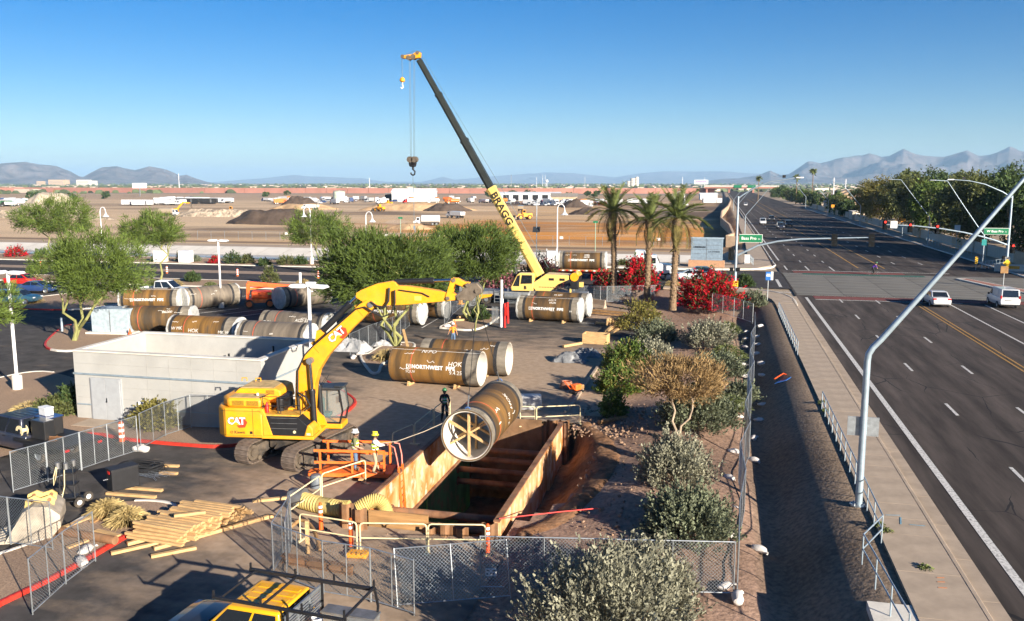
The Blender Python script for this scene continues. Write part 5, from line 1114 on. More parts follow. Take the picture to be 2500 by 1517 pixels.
def van(label, loc, rz, m, L=4.75, W_=1.83, H=1.86):
    t = thing('van', label, 'van', loc, rz); h = L / 2
    loft([(-h, .93, .40, 1.0, .0), (-h + .08, .98, .32, 1.06, .0), (0, 1.0, .26, 1.05, .0), (h - 1.0, 1.0, .28, 1.05, .04), (h - .3, .95, .32, .95, .04), (h, .8, .4, .78, .02)], W_, 'body', m, t)
    greenhouse(t, W_, -h + .02, h - .95, -h + .15, .55, 1.04, H, m, (.62,), side=False, tin=.86)
    for s in (-1, 1):
        MB().box((-.62, s * (W_ / 2 * .90), 1.42), (1.7, .03, .5)).build('side_panel', m, t)
        MB().poly([(.45, s * W_ / 2 * .925, 1.14), (1.2, s * W_ / 2 * .925, 1.14), (.68, s * W_ / 2 * .905, 1.62), (.45, s * W_ / 2 * .905, 1.62)]).build('side_window', 'glass_dark', t)
        MB().box((.95, s * (W_ / 2 + .1), 1.12), (.12, .18, .2)).build('mirror', 'black', t, bev=.03)
        MB().box((-h + .03, s * (W_ / 2 - .1), 1.12), (.1, .14, .3)).build('tail_light', 'tail_red', t, bev=.02)
    MB().box((-h - .01, .2, .80), (.03, .6, .05)).build('door_handle', 'black', t); MB().box((-h - .005, .2, .66), (.02, .36, .12)).build('licence_plate', 'plate', t); MB().box((-h + .03, 0, .36), (.12, W_ * .93, .14)).build('bumper', 'black', t, bev=.03)
    for x in (-h + .9, h - .88):
        for s in (-1, 1): wheel(t, x, s * (W_ / 2 - .1), .33)
    return t
def pickup(label, loc, rz, m, L=5.85, W_=2.0, H=1.94, hood=None, flat=False, rack=False):
    t = thing('pickup_truck', label, 'pickup truck', loc, rz); h = L / 2
    body = loft([(-h + 1.95 if flat else -.95, .985, .42, 1.15, .01), (.2, 1.0, .42, 1.16, .02), (h - 1.35, 1.0, .42, 1.14, .04)], W_, 'body', m, t)
    bn = loft([(h - 1.37, .995, .44, 1.13, .05), (h - .85, .99, .46, 1.09, .05), (h - .3, .96, .5, 1.02, .04), (h - .08, .90, .54, .94, .02), (h, .82, .6, .85, .0)], W_, 'front_end', m, t)
    if hood:
        b = MB(); pr = [(h - 1.36, 1.19), (h - .85, 1.165), (h - .45, 1.115), (h - .12, 1.02)]
        for (x0, z0), (x1, z1) in zip(pr, pr[1:]):
            b.add([(x0, -W_ * .40, z0 - .055), (x1, -W_ * .38, z1 - .055), (x1, W_ * .38, z1 - .055), (x0, W_ * .40, z0 - .055), (x0, -W_ * .25, z0 + .02), (x1, -W_ * .25, z1 + .02), (x1, W_ * .25, z1 + .02), (x0, W_ * .25, z0 + .02)], [(0, 1, 5, 4), (4, 5, 6, 7), (7, 6, 2, 3)])
        b.build('bonnet', hood, t, 40)
    cb = greenhouse(t, W_, -.92, h - 1.38, -.78, h - 2.25, 1.13, H, m, (.46,), tin=.80)
    for k in range(4): MB().box((-.05, (k - 1.5) * .3, H + .008), (1.25, .16, .02)).build('roof_rib', m, cb, bev=.008)
    for s in (-1, 1):
        MB().box((h - 1.75, s * (W_ / 2 + .14), 1.2), (.2, .22, .26)).build('mirror', 'black' if m != 'paint_yellow' else m, t, bev=.05)
        for x in (.32, -.55): MB().box((x, s * (W_ / 2 + .01), 1.03), (.2, .03, .04)).build('door_handle', 'black', t)
    if not flat:
        b = MB()
        for s in (-1, 1): b.box((-h + .98, s * (W_ / 2 - .07), .82), (1.95, .14, .66))
        b.build('bed_side', m, t, bev=.03); MB().box((-h + .05, 0, .82), (.10, W_ * .86, .62)).build('tailgate', m, t, bev=.02)
        MB().box((-h + .98, 0, .62), (1.9, W_ * .86, .06)).build('bed_floor', 'black', t); MB().box((-h + .03, 0, .5), (.2, W_ * .95, .16)).build('bumper', 'chrome', t, bev=.04)
    MB().box((0, 0, .48), (L * .82, W_ * .6, .2)).build('chassis', 'black', t)
    MB().box((h - .02, 0, .78), (.08, 1.1, .28)).build('grille', 'black', t); MB().box((h - .02, 0, .5), (.16, W_ * .9, .2)).build('bumper', 'black', t, bev=.04)
    for s in (-1, 1):
        MB().box((h - .1, s * (W_ / 2 - .2), .86), (.16, .3, .2)).build('headlight', 'headlight_glass', t, bev=.02); MB().box((h - .14, s * (W_ / 2 - .04), .84), (.2, .06, .14)).build('side_marker', 'amber', t)
        if not flat: MB().box((-h + .03, s * (W_ / 2 - .1), .9), (.1, .16, .4)).build('tail_light', 'tail_red', t)
    for x in (-h + 1.05, h - .95):
        for s in (-1, 1): wheel(t, x, s * (W_ / 2 - .14), .40, .27)
    return t
sedan('white saloon with lit tail lights waiting at the junction', (21.2, 92.2, 1.0), R(90), 'paint_white', L=4.85)
van('white panel van in the right lane at the junction', (27.4, 93.0, 1.0), R(90), 'paint_white')
zc_ = S(-3)
sedan('white coupe waiting behind the red bougainvillea', (-2.6, 108.6, S(-2.6) + .0), R(2), 'paint_white', L=4.65, H=1.38)
sedan('dark blue saloon behind the white coupe', (-1.6, 112.2, S(-1.6)), R(2), 'paint_teal', L=4.8)
for i, (px, y, m, lb) in enumerate(((1803, 262, 'paint_white', 'white car among the far oncoming cars'), (1808, 232, 'paint_navy', 'dark car nearest in the far oncoming cars'), (1822, 268, 'paint_black', 'black car in the middle far lane'), (1828, 240, 'paint_black', 'black car on the right of the far oncoming cars'), (1787, 430, 'paint_white', 'tiny white car far up the road'))):
    suv(lb, ((12.3, 15.6, 16.0, 18.6, 13)[i], (262, 236, 285, 250, 470)[i], 1.0), R(-90), m, 'oncoming cars on the far road')
p1 = pickup('white pickup truck half hidden by the palo verde tree', (-61.6, 86.0, 0), R(8), 'paint_white')
sedan('dark blue coupe parked behind the left lamp post', (-79.0, 86.2, 0), R(8), 'paint_blue', H=1.38); suv('dark teal car parked in front of the blue coupe', (-73.6, 77.2, 0), R(10), 'paint_teal', H=1.55)
sedan('red car at the far left edge of the lot', (-86.4, 92.0, 0), R(5), 'paint_red')
yp = pickup('yellow pickup with black bonnet and ladder rack close to the camera', (-11.5, 19.75, 0), R(177), 'paint_yellow', hood='paint_black', L=6.0, H=1.95)
def bar(p, q, w=.055): MB().beam(p, q, w, w).build('rack_bar', 'black', rk)
rk = MB().beam((1.15, .86, 2.16), (-2.75, .86, 2.1), .07, .07).build('ladder_rack', 'black', yp); bar((1.15, -.86, 2.16), (-2.75, -.86, 2.1), .09)
for x in (.95, -.35, -2.7): bar((x, -.86, 2.15), (x, .86, 2.15))
for x in (1.12, -.3, -1.5, -2.7):
    for s in (-.86, .86): bar((x, s, 2.1), (x, s, 2.36), .045)
for s in (-.9, .9):
    bar((-2.72, s * .96, 2.1), (-2.78, s * 1.02, 1.6)); bar((-2.78, s * 1.02, 1.6), (-2.72, s * 1.04, 1.1)); bar((-1.1, s, 2.1), (-1.1, s, 1.15))
hr = MB().beam((-1.05, -.9, 1.95), (-1.05, .9, 1.95), .05, .07).build('headache_rack', 'galv', yp)
for k in range(9): MB().beam((-1.05, -.88, 1.2 + k * .085), (-1.05, .88, 1.2 + k * .085), .03, .035).build('rack_slat', 'galv', hr)
for y in (-.9, -.3, .3, .9): MB().beam((-1.05, y, 1.15), (-1.05, y, 1.97), .05, .05).build('rack_upright', 'galv', hr)
tb = MB().box((-2.05, -.72, 1.18), (1.55, .42, .42)).build('tool_chest', 'galv', yp, bev=.02); MB().box((-2.05, -.72, 1.41), (1.6, .46, .05)).build('chest_lid', 'steel_grey', tb)
t = thing('bucket', 'white plastic bucket in the bed of the yellow pickup', 'bucket', (-10.0, 19.55, 1.22)); MB().lathe([(0, 0), (.125, 0), (.15, .36), (.16, .37), (.16, .40), (.145, .40), (.12, .02), (0, .02)], 18).build('bucket_body', 'white_metal', t, True); MB().tube([(-.16, 0, .34), (-.1, .12, .2), (0, .16, .15), (.1, .12, .2), (.16, 0, .34)], .008, 5).build('handle', 'steel_grey', t)
nv = pickup('navy service truck with welder and tool bed at the left edge', (-32.45, 34.0, 0), R(166), 'paint_navy', L=6.4, flat=True)
MB().box((-2.35, 0, .98), (3.5, 2.2, .12)).build('flat_bed', 'black', nv, bev=.02)
for s in (-1, 1): MB().box((-2.0, s * .98, .72), (1.2, .3, .42)).build('bed_box', 'black', nv, bev=.03)
wl = MB().box((-1.35, -.25, 1.45), (1.0, .75, .85)).build('welder', 'paint_black', nv, bev=.04); MB().box((-1.35, -.25, 1.9), (1.02, .78, .04)).build('welder_lid', 'paint_blue', wl); MB().box((-.83, -.25, 1.45), (.02, .6, .6)).build('control_panel', 'steel_grey', wl)
MB().box((-1.9, .45, 1.5), (1.0, .55, .9)).build('tool_cabinet', 'paint_black', nv, bev=.03)
rl = MB(); rl.lathe([(.1, -.15), (.26, -.15), (.26, -.12), (.16, -.12), (.16, .12), (.26, .12), (.26, .15), (.1, .15)], 18, (-.75, .75, 1.35), 'y'); rl.build('hose_reel', 'cream_paint', nv, True)
b = MB(); b.beam((-2.2, .3, 1.12), (-3.0, .7, 1.14), .3, .06); b.beam((-2.1, .6, 1.2), (-3.1, .2, 1.2), .05, .05); b.beam((-2.4, .1, 1.16), (-2.9, .9, 1.16), .04, .04); b.build('loose_tools', 'rust_pile', nv, kind='stuff')
for s in (-1, 1): MB().box((-4.12, s * .85, .85), (.05, .2, .1)).build('tail_light', 'tail_red', nv)
t = thing('cooler', 'white cool box on top of the navy truck welder', 'cooler', (-31.25, 33.95, 1.93), R(160)); MB().box((0, 0, .17), (.62, .4, .34)).build('cooler_body', 'white_metal', t, bev=.03); MB().box((0, 0, .37), (.66, .44, .07)).build('cooler_lid', 'white_metal', t, bev=.02)
TZ = S(-16)
tl = thing('flatbed_trailer', 'red and white striped flatbed trailer carrying a pipe', 'trailer', (-17.5, 109.4, TZ), R(2))
MB().box((0, 0, 1.32), (14.0, 2.5, .16)).build('deck', 'old_wood', tl); MB().box((0, 0, 1.1), (13, .9, .34)).build('frame_beam', 'red', tl)
for i in range(28): MB().box((-6.76 + i * .5, -1.265, 1.31), (.25, .02, .14)).build('reflective_tape', 'red' if i % 2 else 'letter_white', tl)
for x in (-5.6, -4.3, 4.6):
    for s in (-1, 1): wheel(tl, x, s * 1.05, .5, .5)
MB().box((1.8, -.4, .55), (.14, .14, 1.1)).build('landing_leg', 'red', tl)
pipe('brown pipe chained on the flatbed trailer', (-16.9, 109.45, TZ + 1.4), R(2), 'pipe_brown', True, (1, -1), seed=14, bands=(.5, .5), dz=0, chalk=(('5086', .34, .6, 40, .05), ('HOK', .34, .6, 25, .05)), group='pipe on the trailer')
tk = thing('truck_tractor', 'white lorry tractor coupled to the flatbed behind the palms', 'truck', (-8.6, 109.6, S(-8)), R(2))
MB().box((0, 0, .8), (7.0, .9, .3)).build('chassis', 'black', tk)
MB().box((-.9, 0, 2.1), (1.6, 2.2, 2.2)).build('sleeper', 'paint_white', tk, bev=.12); c_ = MB().prism([(-.1, 1.1), (1.4, 1.1), (1.4, 2.2), (1.0, 3.15), (-.1, 3.2)], -1.08, 1.08).build('cab', 'paint_white', tk, bev=.1)
for s in (-1, 1): MB().box((.6, s * 1.09, 2.5), (.8, .02, .7)).build('side_window', 'glass_dark', c_)
MB().poly([(1.41, -.95, 2.25), (1.41, .95, 2.25), (1.03, .95, 3.05), (1.03, -.95, 3.05)]).build('windscreen', 'glass_dark', c_)
MB().prism([(1.4, 1.0), (3.3, 1.0), (3.35, 1.7), (3.1, 1.95), (1.4, 2.15)], -.8, .8).build('bonnet', 'paint_white', tk, bev=.12)
MB().prism([(-1.7, 3.1), (-.2, 3.2), (-.5, 3.7), (-1.6, 3.75)], -1.0, 1.0).build('wind_deflector', 'paint_white', tk, bev=.1)
for s in (-1, 1):
    MB().cyl((-.15, s * 1.2, .9), (-.15, s * 1.2, 4.2), .09, n=10).build('exhaust_stack', 'chrome', tk, True); MB().cyl((.2, s * 1.05, .75), (1.6, s * 1.05, .75), .32, n=16).build('fuel_tank', 'chrome', tk, True); MB().prism([(1.9, .9), (3.2, .9), (3.0, 1.35), (2.2, 1.35)], s * .75, s * 1.15).build('mudguard', 'paint_white', tk, bev=.06)
MB().box((3.42, 0, .75), (.2, 2.2, .5)).build('bumper', 'chrome', tk, bev=.05)
for x in (-3.0, -1.7, 2.6):
    for s in (-1, 1): wheel(tk, x, s * .98, .52, .4)
bl = thing('boom_lift', 'orange boom lift with folded arm parked behind the grey pipe', 'boom lift', (-46.9, 81.3, 0), R(28))
MB().box((0, 0, .75), (2.6, 1.9, .4)).build('chassis', 'safety_orange', bl, bev=.05); MB().box((.2, 0, 1.35), (2.0, 1.8, .7)).build('turntable', 'orange_plastic', bl, bev=.12)
b = MB(); b.prism([(-1.35, .9), (-1.1, .9), (-.9, 2.4), (-1.3, 2.6)], -.4, .4); b.build('tower_link', 'orange_plastic', bl, bev=.03)
MB().beam((-1.2, .0, 2.55), (4.2, 0, 1.9), .42, .48).build('boom', 'orange_plastic', bl, bev=.03); MB().beam((-1.0, .35, 1.9), (.6, .35, 2.1), .18, .18).build('lift_cylinder', 'safety_orange', bl)
MB().box((4.9, 0, 1.1), (.9, 1.8, .1)).build('platform_floor', 'safety_orange', bl)
b = MB()
for z in (1.6, 2.1): b.tube([(4.5, -.9, z), (5.3, -.9, z), (5.3, .9, z), (4.5, .9, z), (4.5, -.9, z)], .03, 6)
for x, y in ((4.5, -.9), (5.3, -.9), (5.3, .9), (4.5, .9)): b.cyl((x, y, 1.1), (x, y, 2.1), .03, n=6)
b.build('platform_rail', 'safety_orange', bl)
MB().box((1.2, -.93, 1.5), (.7, .02, .22)).build('decal', 'pale_decal', bl)
for x in (-1.05, 1.05):
    for s in (-1, 1): wheel(bl, x, s * .95, .47, .36, 'safety_orange')

def lorry(label, loc, rz, m, body='paint_white', kind='box', group=None, sc=1.0):
    t = thing('truck', label, 'truck', loc, rz, group, sc)
    MB().prism([(1.9, .6), (4.0, .6), (4.05, 1.3), (3.3, 1.55), (3.0, 2.5), (1.9, 2.55)], -1.1, 1.1).build('cab', m, t, bev=.08)
    MB().poly([(3.32, -.9, 1.6), (3.32, .9, 1.6), (3.03, .9, 2.4), (3.03, -.9, 2.4)]).build('windscreen', 'glass_dark', t)
    for s in (-1, 1): MB().box((2.5, s * 1.11, 2.0), (.8, .02, .6)).build('side_window', 'glass_dark', t)
    MB().box((-.4, 0, .75), (7, 1.0, .3)).build('chassis', 'black', t)
    if kind == 'box': MB().box((-1.3, 0, 2.0), (5.8, 2.4, 2.3)).build('box_body', body, t, bev=.04)
    elif kind == 'tank': MB().lathe([(0, -4.2), (.9, -4.15), (1.2, -4.0), (1.2, 1.5), (.9, 1.65), (0, 1.7)], 18, (0, 0, 2.0), 'x').build('tank', body, t, True)
    else: MB().prism([(-4.2, 1.1), (1.6, 1.0), (1.75, 2.6), (-4.4, 2.4)], -1.2, 1.2).build('tipper_body', body, t, bev=.04); 
    for x in (-3.2, -2.0, 2.9):
        for s in (-1, 1): wheel(t, x, s * 1.0, .5, .35)
    return t
def put(px, d): x, y = on_ray(px, d); return (x, y, T(x, y) + .02)
lorry('white water tanker spraying the orange quarry floor', put(1040, 268), R(192), 'paint_white', 'paint_white', 'tank'); lorry('white tipper lorry on the quarry haul road', put(1110, 325), R(150), 'paint_white', 'paint_white', 'tip'); lorry('white tipper lorry behind the long dark soil heap', put(755, 430), R(190), 'paint_white', 'paint_white', 'tip')
lorry('white tanker lorry parked beside the far yellow excavator', put(409, 370), R(5), 'paint_white', 'paint_tan', 'tank'); lorry('pale tipper lorry behind the yellow loader', put(1272, 395), R(100), 'paint_tan', 'paint_tan', 'tip')
mist = None
def loader(label, loc, rz, sc=1.0):
    t = thing('wheel_loader', label, 'loader', loc, rz, None, sc)
    MB().prism([(-3.4, 1.0), (.2, 1.0), (.2, 2.1), (-3.2, 2.3)], -1.0, 1.0).build('rear_body', 'cat_yellow', t, bev=.08); MB().prism([(-.9, 2.1), (.5, 2.1), (.4, 3.5), (-.8, 3.5)], -.75, .75).build('cab', 'cat_yellow', t, bev=.05)
    for s in (-1, 1): MB().box((-.2, s * .76, 2.9), (1.0, .03, .9)).build('cab_window', 'glass_dark', t)
    MB().box((.42, 0, 2.9), (.03, 1.2, .9)).build('windscreen', 'glass_dark', t)
    MB().box((1.2, 0, 1.4), (1.8, .9, .8)).build('front_frame', 'cat_yellow', t)
    for s in (-1, 1): MB().beam((1.0, s * .6, 2.0), (3.2, s * .6, .9), .2, .35).build('lift_arm', 'cat_yellow', t)
    MB().prism([(3.0, .2), (4.2, .15), (3.3, 1.5), (3.0, 1.4)], -1.5, 1.5).build('bucket', 'worn_steel', t)
    for x in (-2.2, 1.3):
        for s in (-1, 1): wheel(t, x, s * 1.1, .85, .6, 'cat_yellow')
    return t
loader('yellow wheel loader working right of the crane boom', put(1277, 310), R(215)); loader('yellow wheel loader on the rubble bank', put(562, 385), R(20), .9); loader('tan wheel loader on the middle quarry bank', put(924, 400), R(160), .9); loader('yellow loader in front of the parked lorries', put(945, 500), R(180), .9)
t = thing('tracked_digger', 'small yellow tracked digger far in the quarry', 'excavator', put(420, 385), R(20)); MB().box((0, 0, 1.7), (3.6, 2.6, 1.5)).build('house', 'cat_yellow', t, bev=.1); MB().beam((1.5, 0, 2.2), (4.0, 0, 5.0), .5, .6).build('boom', 'cat_yellow', t); MB().beam((4.0, 0, 5.0), (6.8, 0, 4.6), .45, .5).build('stick', 'cat_yellow', t); MB().prism([(6.6, 4.7), (7.2, 4.6), (7.4, 2.6), (6.7, 3.0)], -.5, .5).build('bucket', 'worn_steel', t)
for s in (-1, 1): MB().box((0, s * 1.2, .5), (4.2, .6, 1.0)).build('track', 'worn_steel', t, bev=.2)
msp = bpy.data.materials.new('spray_mist'); msp.use_nodes = True; sn = msp.node_tree.nodes; sn.clear(); pv2 = sn.new('ShaderNodeVolumePrincipled'); pv2.inputs['Color'].default_value = (.95, .95, .95, 1); pv2.inputs['Density'].default_value = .10; so2 = sn.new('ShaderNodeOutputMaterial'); msp.node_tree.links.new(pv2.outputs[0], so2.inputs['Volume'])
x, y, z = put(980, 268); MB().lathe([(0, -5.5), (.5, -5), (.9, -2.5), (.7, .5), (.4, 3.5), (.1, 5.2), (0, 5.4)], 14, (0, 0, 0), 'x').build('water_spray', msp, None, True, loc=(x, y, z + .9), rz=R(8), kind='stuff')
random.seed(11)
GV = 'parked lorries in the far yard'; GC = 'parked cars in the far yard'
cols = ['paint_white'] * 6 + ['paint_red', 'paint_blue', 'paint_silver', 'paint_green', 'paint_orange', 'paint_black']
protos = {}
for i in range(120):
    px = random.choice([random.uniform(380, 560), random.uniform(640, 1160), random.uniform(640, 1160), random.uniform(1160, 1480), random.uniform(0, 60)]); d = random.uniform(540, 680)
    m = random.choice(cols); kd = random.choice(['box', 'box', 'tip', 'tank']); key = (m, kd)
    cn = m.split('_')[1]
    if px > 1180: d = random.uniform(500, 560)
    if key not in protos: protos[key] = lorry('small %s lorry parked in the far yard' % cn, put(px, d), random.random() * 6.28, m, m if random.random() < .6 else 'paint_white', kd, GV)
    else: dup(protos[key], put(px, d), random.random() * 6.28)
pc = {}
for i in range(46):
    px = random.choice([random.uniform(1225, 1400), random.uniform(1225, 1400), random.uniform(640, 1180), random.uniform(1400, 1480)]); d = random.uniform(500, 560) if px > 1200 else random.uniform(560, 640)
    m = random.choice(cols); cn = m.split('_')[1]
    if m not in pc: pc[m] = suv('small %s car parked in the far yard' % cn, put(px, d), random.random() * 6.28, m, GC)
    else: dup(pc[m], put(px, d), random.random() * 6.28)
for i, (px, d, w, m) in enumerate(((328, 560, 16, 'paint_white'), (345, 555, 12, 'paint_white'), (400, 600, 14, 'paint_white'), (440, 610, 15, 'paint_white'), (480, 620, 16, 'paint_white'), (530, 600, 18, 'paint_white'), (455, 575, 16, 'paint_black'), (505, 570, 12, 'paint_black'), (1420, 480, 9, 'paint_white'), (1432, 470, 7, 'paint_white'), (1740, 560, 12, 'paint_white'), (1500, 520, 10, 'paint_white'), (1560, 540, 14, 'paint_white'))):
    x, y, z = put(px, d); t = thing('site_trailer', ('white site trailer in the far yard', 'dark shipping container in the far yard')[m == 'paint_black'], ('trailer', 'container')[m == 'paint_black'], (x, y, z), R(random.uniform(5, 20)), 'site trailers in the far yard' if m != 'paint_black' else 'dark containers in the far yard')
    MB().box((0, 0, 1.9), (w, 2.8, 2.8)).build('trailer_body', m, t, bev=.05); MB().box((0, 0, .3), (w * .8, 2, .4)).build('skid', 'black', t); MB().box((w * .2, -1.42, 1.7), (1.0, .04, 2)).build('door', 'steel_grey', t)

# ================================================================== lamps, signals, signs
def lot_lamp(label, x, y, h=7.4, rz=0.0, base=.95, heads=((-1, 0), (1, 0))):
    t = thing('parking_lamp', label, 'lamp post', (x, y, 0), rz, 'white twin lamps of the parking lot')
    b = MB(); b.lathe([(0, 0), (.30, 0), (.31, base - .03), (.28, base), (0, base)], 20); b.build('concrete_base', 'concrete_pale', t, True)
    MB().box((0, 0, base + .02), (.36, .36, .04)).build('base_plate', 'white_metal', t)
    MB().box((0, 0, (h + base) / 2), (.14, .14, h - base)).build('pole', 'white_metal', t, bev=.015)
    for sx, sy in heads:
        b = MB(); b.prism([(.12, -.03), (.22, -.09), (1.05, -.08), (1.18, -.02), (1.05, .10), (.3, .13), (.12, .05)], -.19, .19); o = b.build('lamp_head', 'white_metal', t, bev=.03); o.location = (0, 0, h - .06); o.rotation_euler[2] = math.atan2(sy, sx)
        l = MB().box((.68, 0, -.095), (.6, .3, .02)).build('lens', 'headlight_glass', o)
    return t
lot_lamp('white twin lamp post on a gravel bed at the left edge', -42.77, 44.3, 7.55)
lot_lamp('white twin lamp post among the stored pipes', -50.6, 79.9, 7.1)
l3 = lot_lamp('white twin lamp post beside the white block building', -22.1, 43.6, 7.35)
MB().box((.12, 0, 7.42), (.5, .22, .25)).build('control_box', 'white_metal', l3); MB().box((-.55, .1, 7.75), (.1, .1, .6)).build('sensor_post', 'white_metal', l3)
def goose_lamp(label, x, y, h, z0=0, flip=1):
    t = thing('gooseneck_lamp', label, 'lamp post', (x, y, z0), 0, 'white gooseneck lamps along the cross street')
    MB().lathe([(0, 0), (.33, 0), (.33, 1.15), (.28, 1.2), (0, 1.2)], 16).build('concrete_base', 'concrete_pale', t, True)
    MB().tube([(0, 0, 1.2), (0, 0, h - .9)] + [(flip * (.55 - .55 * math.cos(a)), 0, h - .9 + .75 * math.sin(a)) for a in [PI * i / 8 for i in range(1, 8)]] + [(flip * 1.1, 0, h - 1.0)], [.10, .075] + [.06] * 8, 8).build('pole', 'white_metal', t, True)
    MB().lathe([(.07, h - 1.0), (.12, h - 1.25), (.28, h - 1.5), (.55, h - 1.75), (.5, h - 1.76), (.0, h - 1.5)], 18, (flip * 1.1, 0, 0)).build('lamp_shade', 'white_metal', t, True)
    MB().lathe([(0, h - 1.62), (.2, h - 1.66), (.12, h - 1.85), (0, h - 1.9)], 12, (flip * 1.1, 0, 0)).build('bulb', 'headlight_glass', t, True)
goose_lamp('white gooseneck lamp beside the lone palo verde', -63.2, 126.0, 9.4, 0, -1); goose_lamp('white gooseneck lamp left of the hanging crane hook', -54.6, 128.0, 8.6, 0, 1); goose_lamp('white gooseneck lamp behind the flatbed pipe', -23.8, 128.5, 9.6, S(-23)); goose_lamp('white gooseneck lamp behind the left palo verde trees', -103.5, 128.0, 9.0, 0, 1); goose_lamp('white gooseneck lamp behind the right hand palms', -5.2, 104.5, 11.2, S(-5), 1)
def sign_pole(label, x, y, h, z0=0):
    t = thing('street_sign_pole', label, 'sign pole', (x, y, z0), 0, 'thin poles with green signs'); MB().cyl((0, 0, 0), (0, 0, h), .07, n=8).build('pole', mat('pole_green', (.25, .36, .27), .6), t); MB().box((0, 0, h), (.9, .12, .35)).build('sign_plate', 'sign_green', t)
sign_pole('thin pole with green top right of the gooseneck lamps', -62.3, 163.5, 6.0); sign_pole('thin pole with green top left of the palms', -22.9, 163.5, 5.6)
t = thing('solar_pole', 'thin pole with a dark solar panel beside the crane boom', 'pole', (-27.6, 131.4, S(-27))); MB().cyl((0, 0, 0), (0, 0, 10.0), .08, n=8).build('pole', 'galv', t); MB().box((0, -.2, 5.6), (1.15, .08, 1.0), M=rotM(R(-35))).build('solar_panel', mat('panel_black', (.03, .035, .04), .3), t, bev=.01); MB().box((.3, -.1, .8), (.5, .35, .9)).build('control_box', 'white_metal', t)
def street_light(label, x, y, z0, zb, dx, zt, r=.10, dy=0.0, arm=1.1):
    t = thing('street_light', label, 'street light', (x, y, z0), 0, 'galvanised street lights along the main road')
    h = zb - z0; H = zt - z0
    MB().cyl((0, 0, 0), (0, 0, .05), r * 2.4, n=12).build('base_plate', 'galv', t)
    k = math.copysign(1, dx)
    MB().tube([(0, 0, 0), (0, 0, h - .4), (k * .03, 0, h - .15), (k * .16, dy * .05, h + .1), (k * .42, dy * .1, h + .4), (dx * .5, dy * .5, h + (H - h) * .52), (dx * .92, dy * .92, H - .05)], [r, r * .9, r * .88, r * .85, r * .82, r * .62, r * .4], 12).build('pole', 'galv_blue', t, True)
    b = MB(); b.beam((dx * .91, dy, H - .05), (dx + k * arm, dy, H + .06), .09, .09); b.build('arm', 'galv_blue', t)
    MB().box((dx + k * (arm + .35), dy, H + .05), (.75, .3, .14)).build('lamp_head', 'galv', t, bev=.03)
    return t
BL = street_light('tall street light with bent arm on the near pavement', 5.45, 33.1, 1.0, 6.95, 6.0, 14.4, .135)
for i in range(4): MB().cyl((.24 * math.cos(i * 1.57 + .78), .24 * math.sin(i * 1.57 + .78), 0), (.24 * math.cos(i * 1.57 + .78), .24 * math.sin(i * 1.57 + .78), .12), .025, n=6).build('anchor_bolt', 'galv', BL)
MB().box((.0, .06, 3.05), (1.1, .03, .72)).build('sign_back', 'galv', BL); MB().box((0, .02, 3.05), (.4, .05, .06)).build('sign_bracket', 'galv', BL)
for i, (x, y, zb, dx, zt) in enumerate(((36.5, 134, 5.7, -5.8, 13.3), (39.2, 180, 6.6, -6.0, 13.6), (39.3, 265, 6.5, -6, 13.0), (39.3, 342, 6.5, -6, 13), (39.3, 430, 6.5, -6, 13), (5.9, 210, 5.5, 6.5, 13), (5.9, 300, 6, 6, 13), (5.8, 390, 6, 6, 13))):
    street_light(('street light behind the right traffic signal pole', 'street light in front of the big roadside trees', 'street light beside the tan garden wall', 'street light near the far houses', 'farthest street light on the right side', 'street light leaning over the far left lanes', 'second street light on the far left verge', 'farthest street light on the far left verge')[i], x, y, 1.0, zb, dx, zt, .09)
SIGB = mat('signal_black', (.010, .011, .012), .85, var=.1, spec=.1)
def signal_head(parent, x, z, face=-1, lit=None, y=0.0, side=False):
    o = MB().box((x, y, z), (.36, .22, 1.1) if not side else (.22, .36, 1.1)).build('signal_head', SIGB, parent, bev=.03)
    MB().box((x, y - face * .12, z), (.62, .02, 1.4)).build('backplate', SIGB, o)
    for k in range(3):
        zz = z + .34 - k * .34; m = 'light_red' if (lit == 'red' and k == 0) else SIGB
        MB().cyl((x, y + face * .11, zz), (x, y + face * .14, zz), .13, n=14).build('signal_lens', m, o)
        MB().tube([(x - .15, y + face * .25, zz + .02), (x - .1, y + face * .25, zz + .14), (x + .1, y + face * .25, zz + .14), (x + .15, y + face * .25, zz + .02)], .025, 4).build('visor', SIGB, o)
    return o
SL = thing('traffic_signal', 'traffic signal mast with green street sign on the left corner', 'traffic signal', (2.0, 102.3, .95))
MB().tube([(0, 0, 0), (0, 0, 10.5)], [.17, .11], 12).build('pole', 'galv_blue', SL, True)
MB().tube([(0, 0, 10.3), (.6, 0, 10.75), (1.8, 0, 11.5), (3.4, 0, 12.15), (6.3, 0, 12.6)], [.09, .085, .075, .06, .05], 8).build('lamp_arm', 'galv_blue', SL, True); MB().box((6.6, 0, 12.62), (.8, .3, .14)).build('lamp_head', 'white_metal', SL, bev=.03); MB().box((4.9, 0, 12.75), (.35, .15, .3)).build('camera_unit', 'black', SL)
MB().tube([(0, 0, 3.7), (2.4, 0, 4.95), (4.5, 0, 5.45), (7, 0, 5.75), (11.2, 0, 5.92), (14.7, 0, 6.05)], [.13, .12, .11, .10, .08, .06], 10).build('mast_arm', 'galv_blue', SL, True)
for x in (10.6, 14.5): signal_head(SL, x, 5.7, 1)
signal_head(SL, -.55, 3.9, 1, side=True); MB().box((-.55, -.12, 4.25), (.22, .04, .22)).build('hand_signal', mat('hand_red', (.7, .1, .03), .4, var=0), SL)
for x in (-.45, .3): MB().box((x, -.1, 2.15), (.42, .3, .42)).build('pedestrian_signal', SIGB, SL, bev=.04)
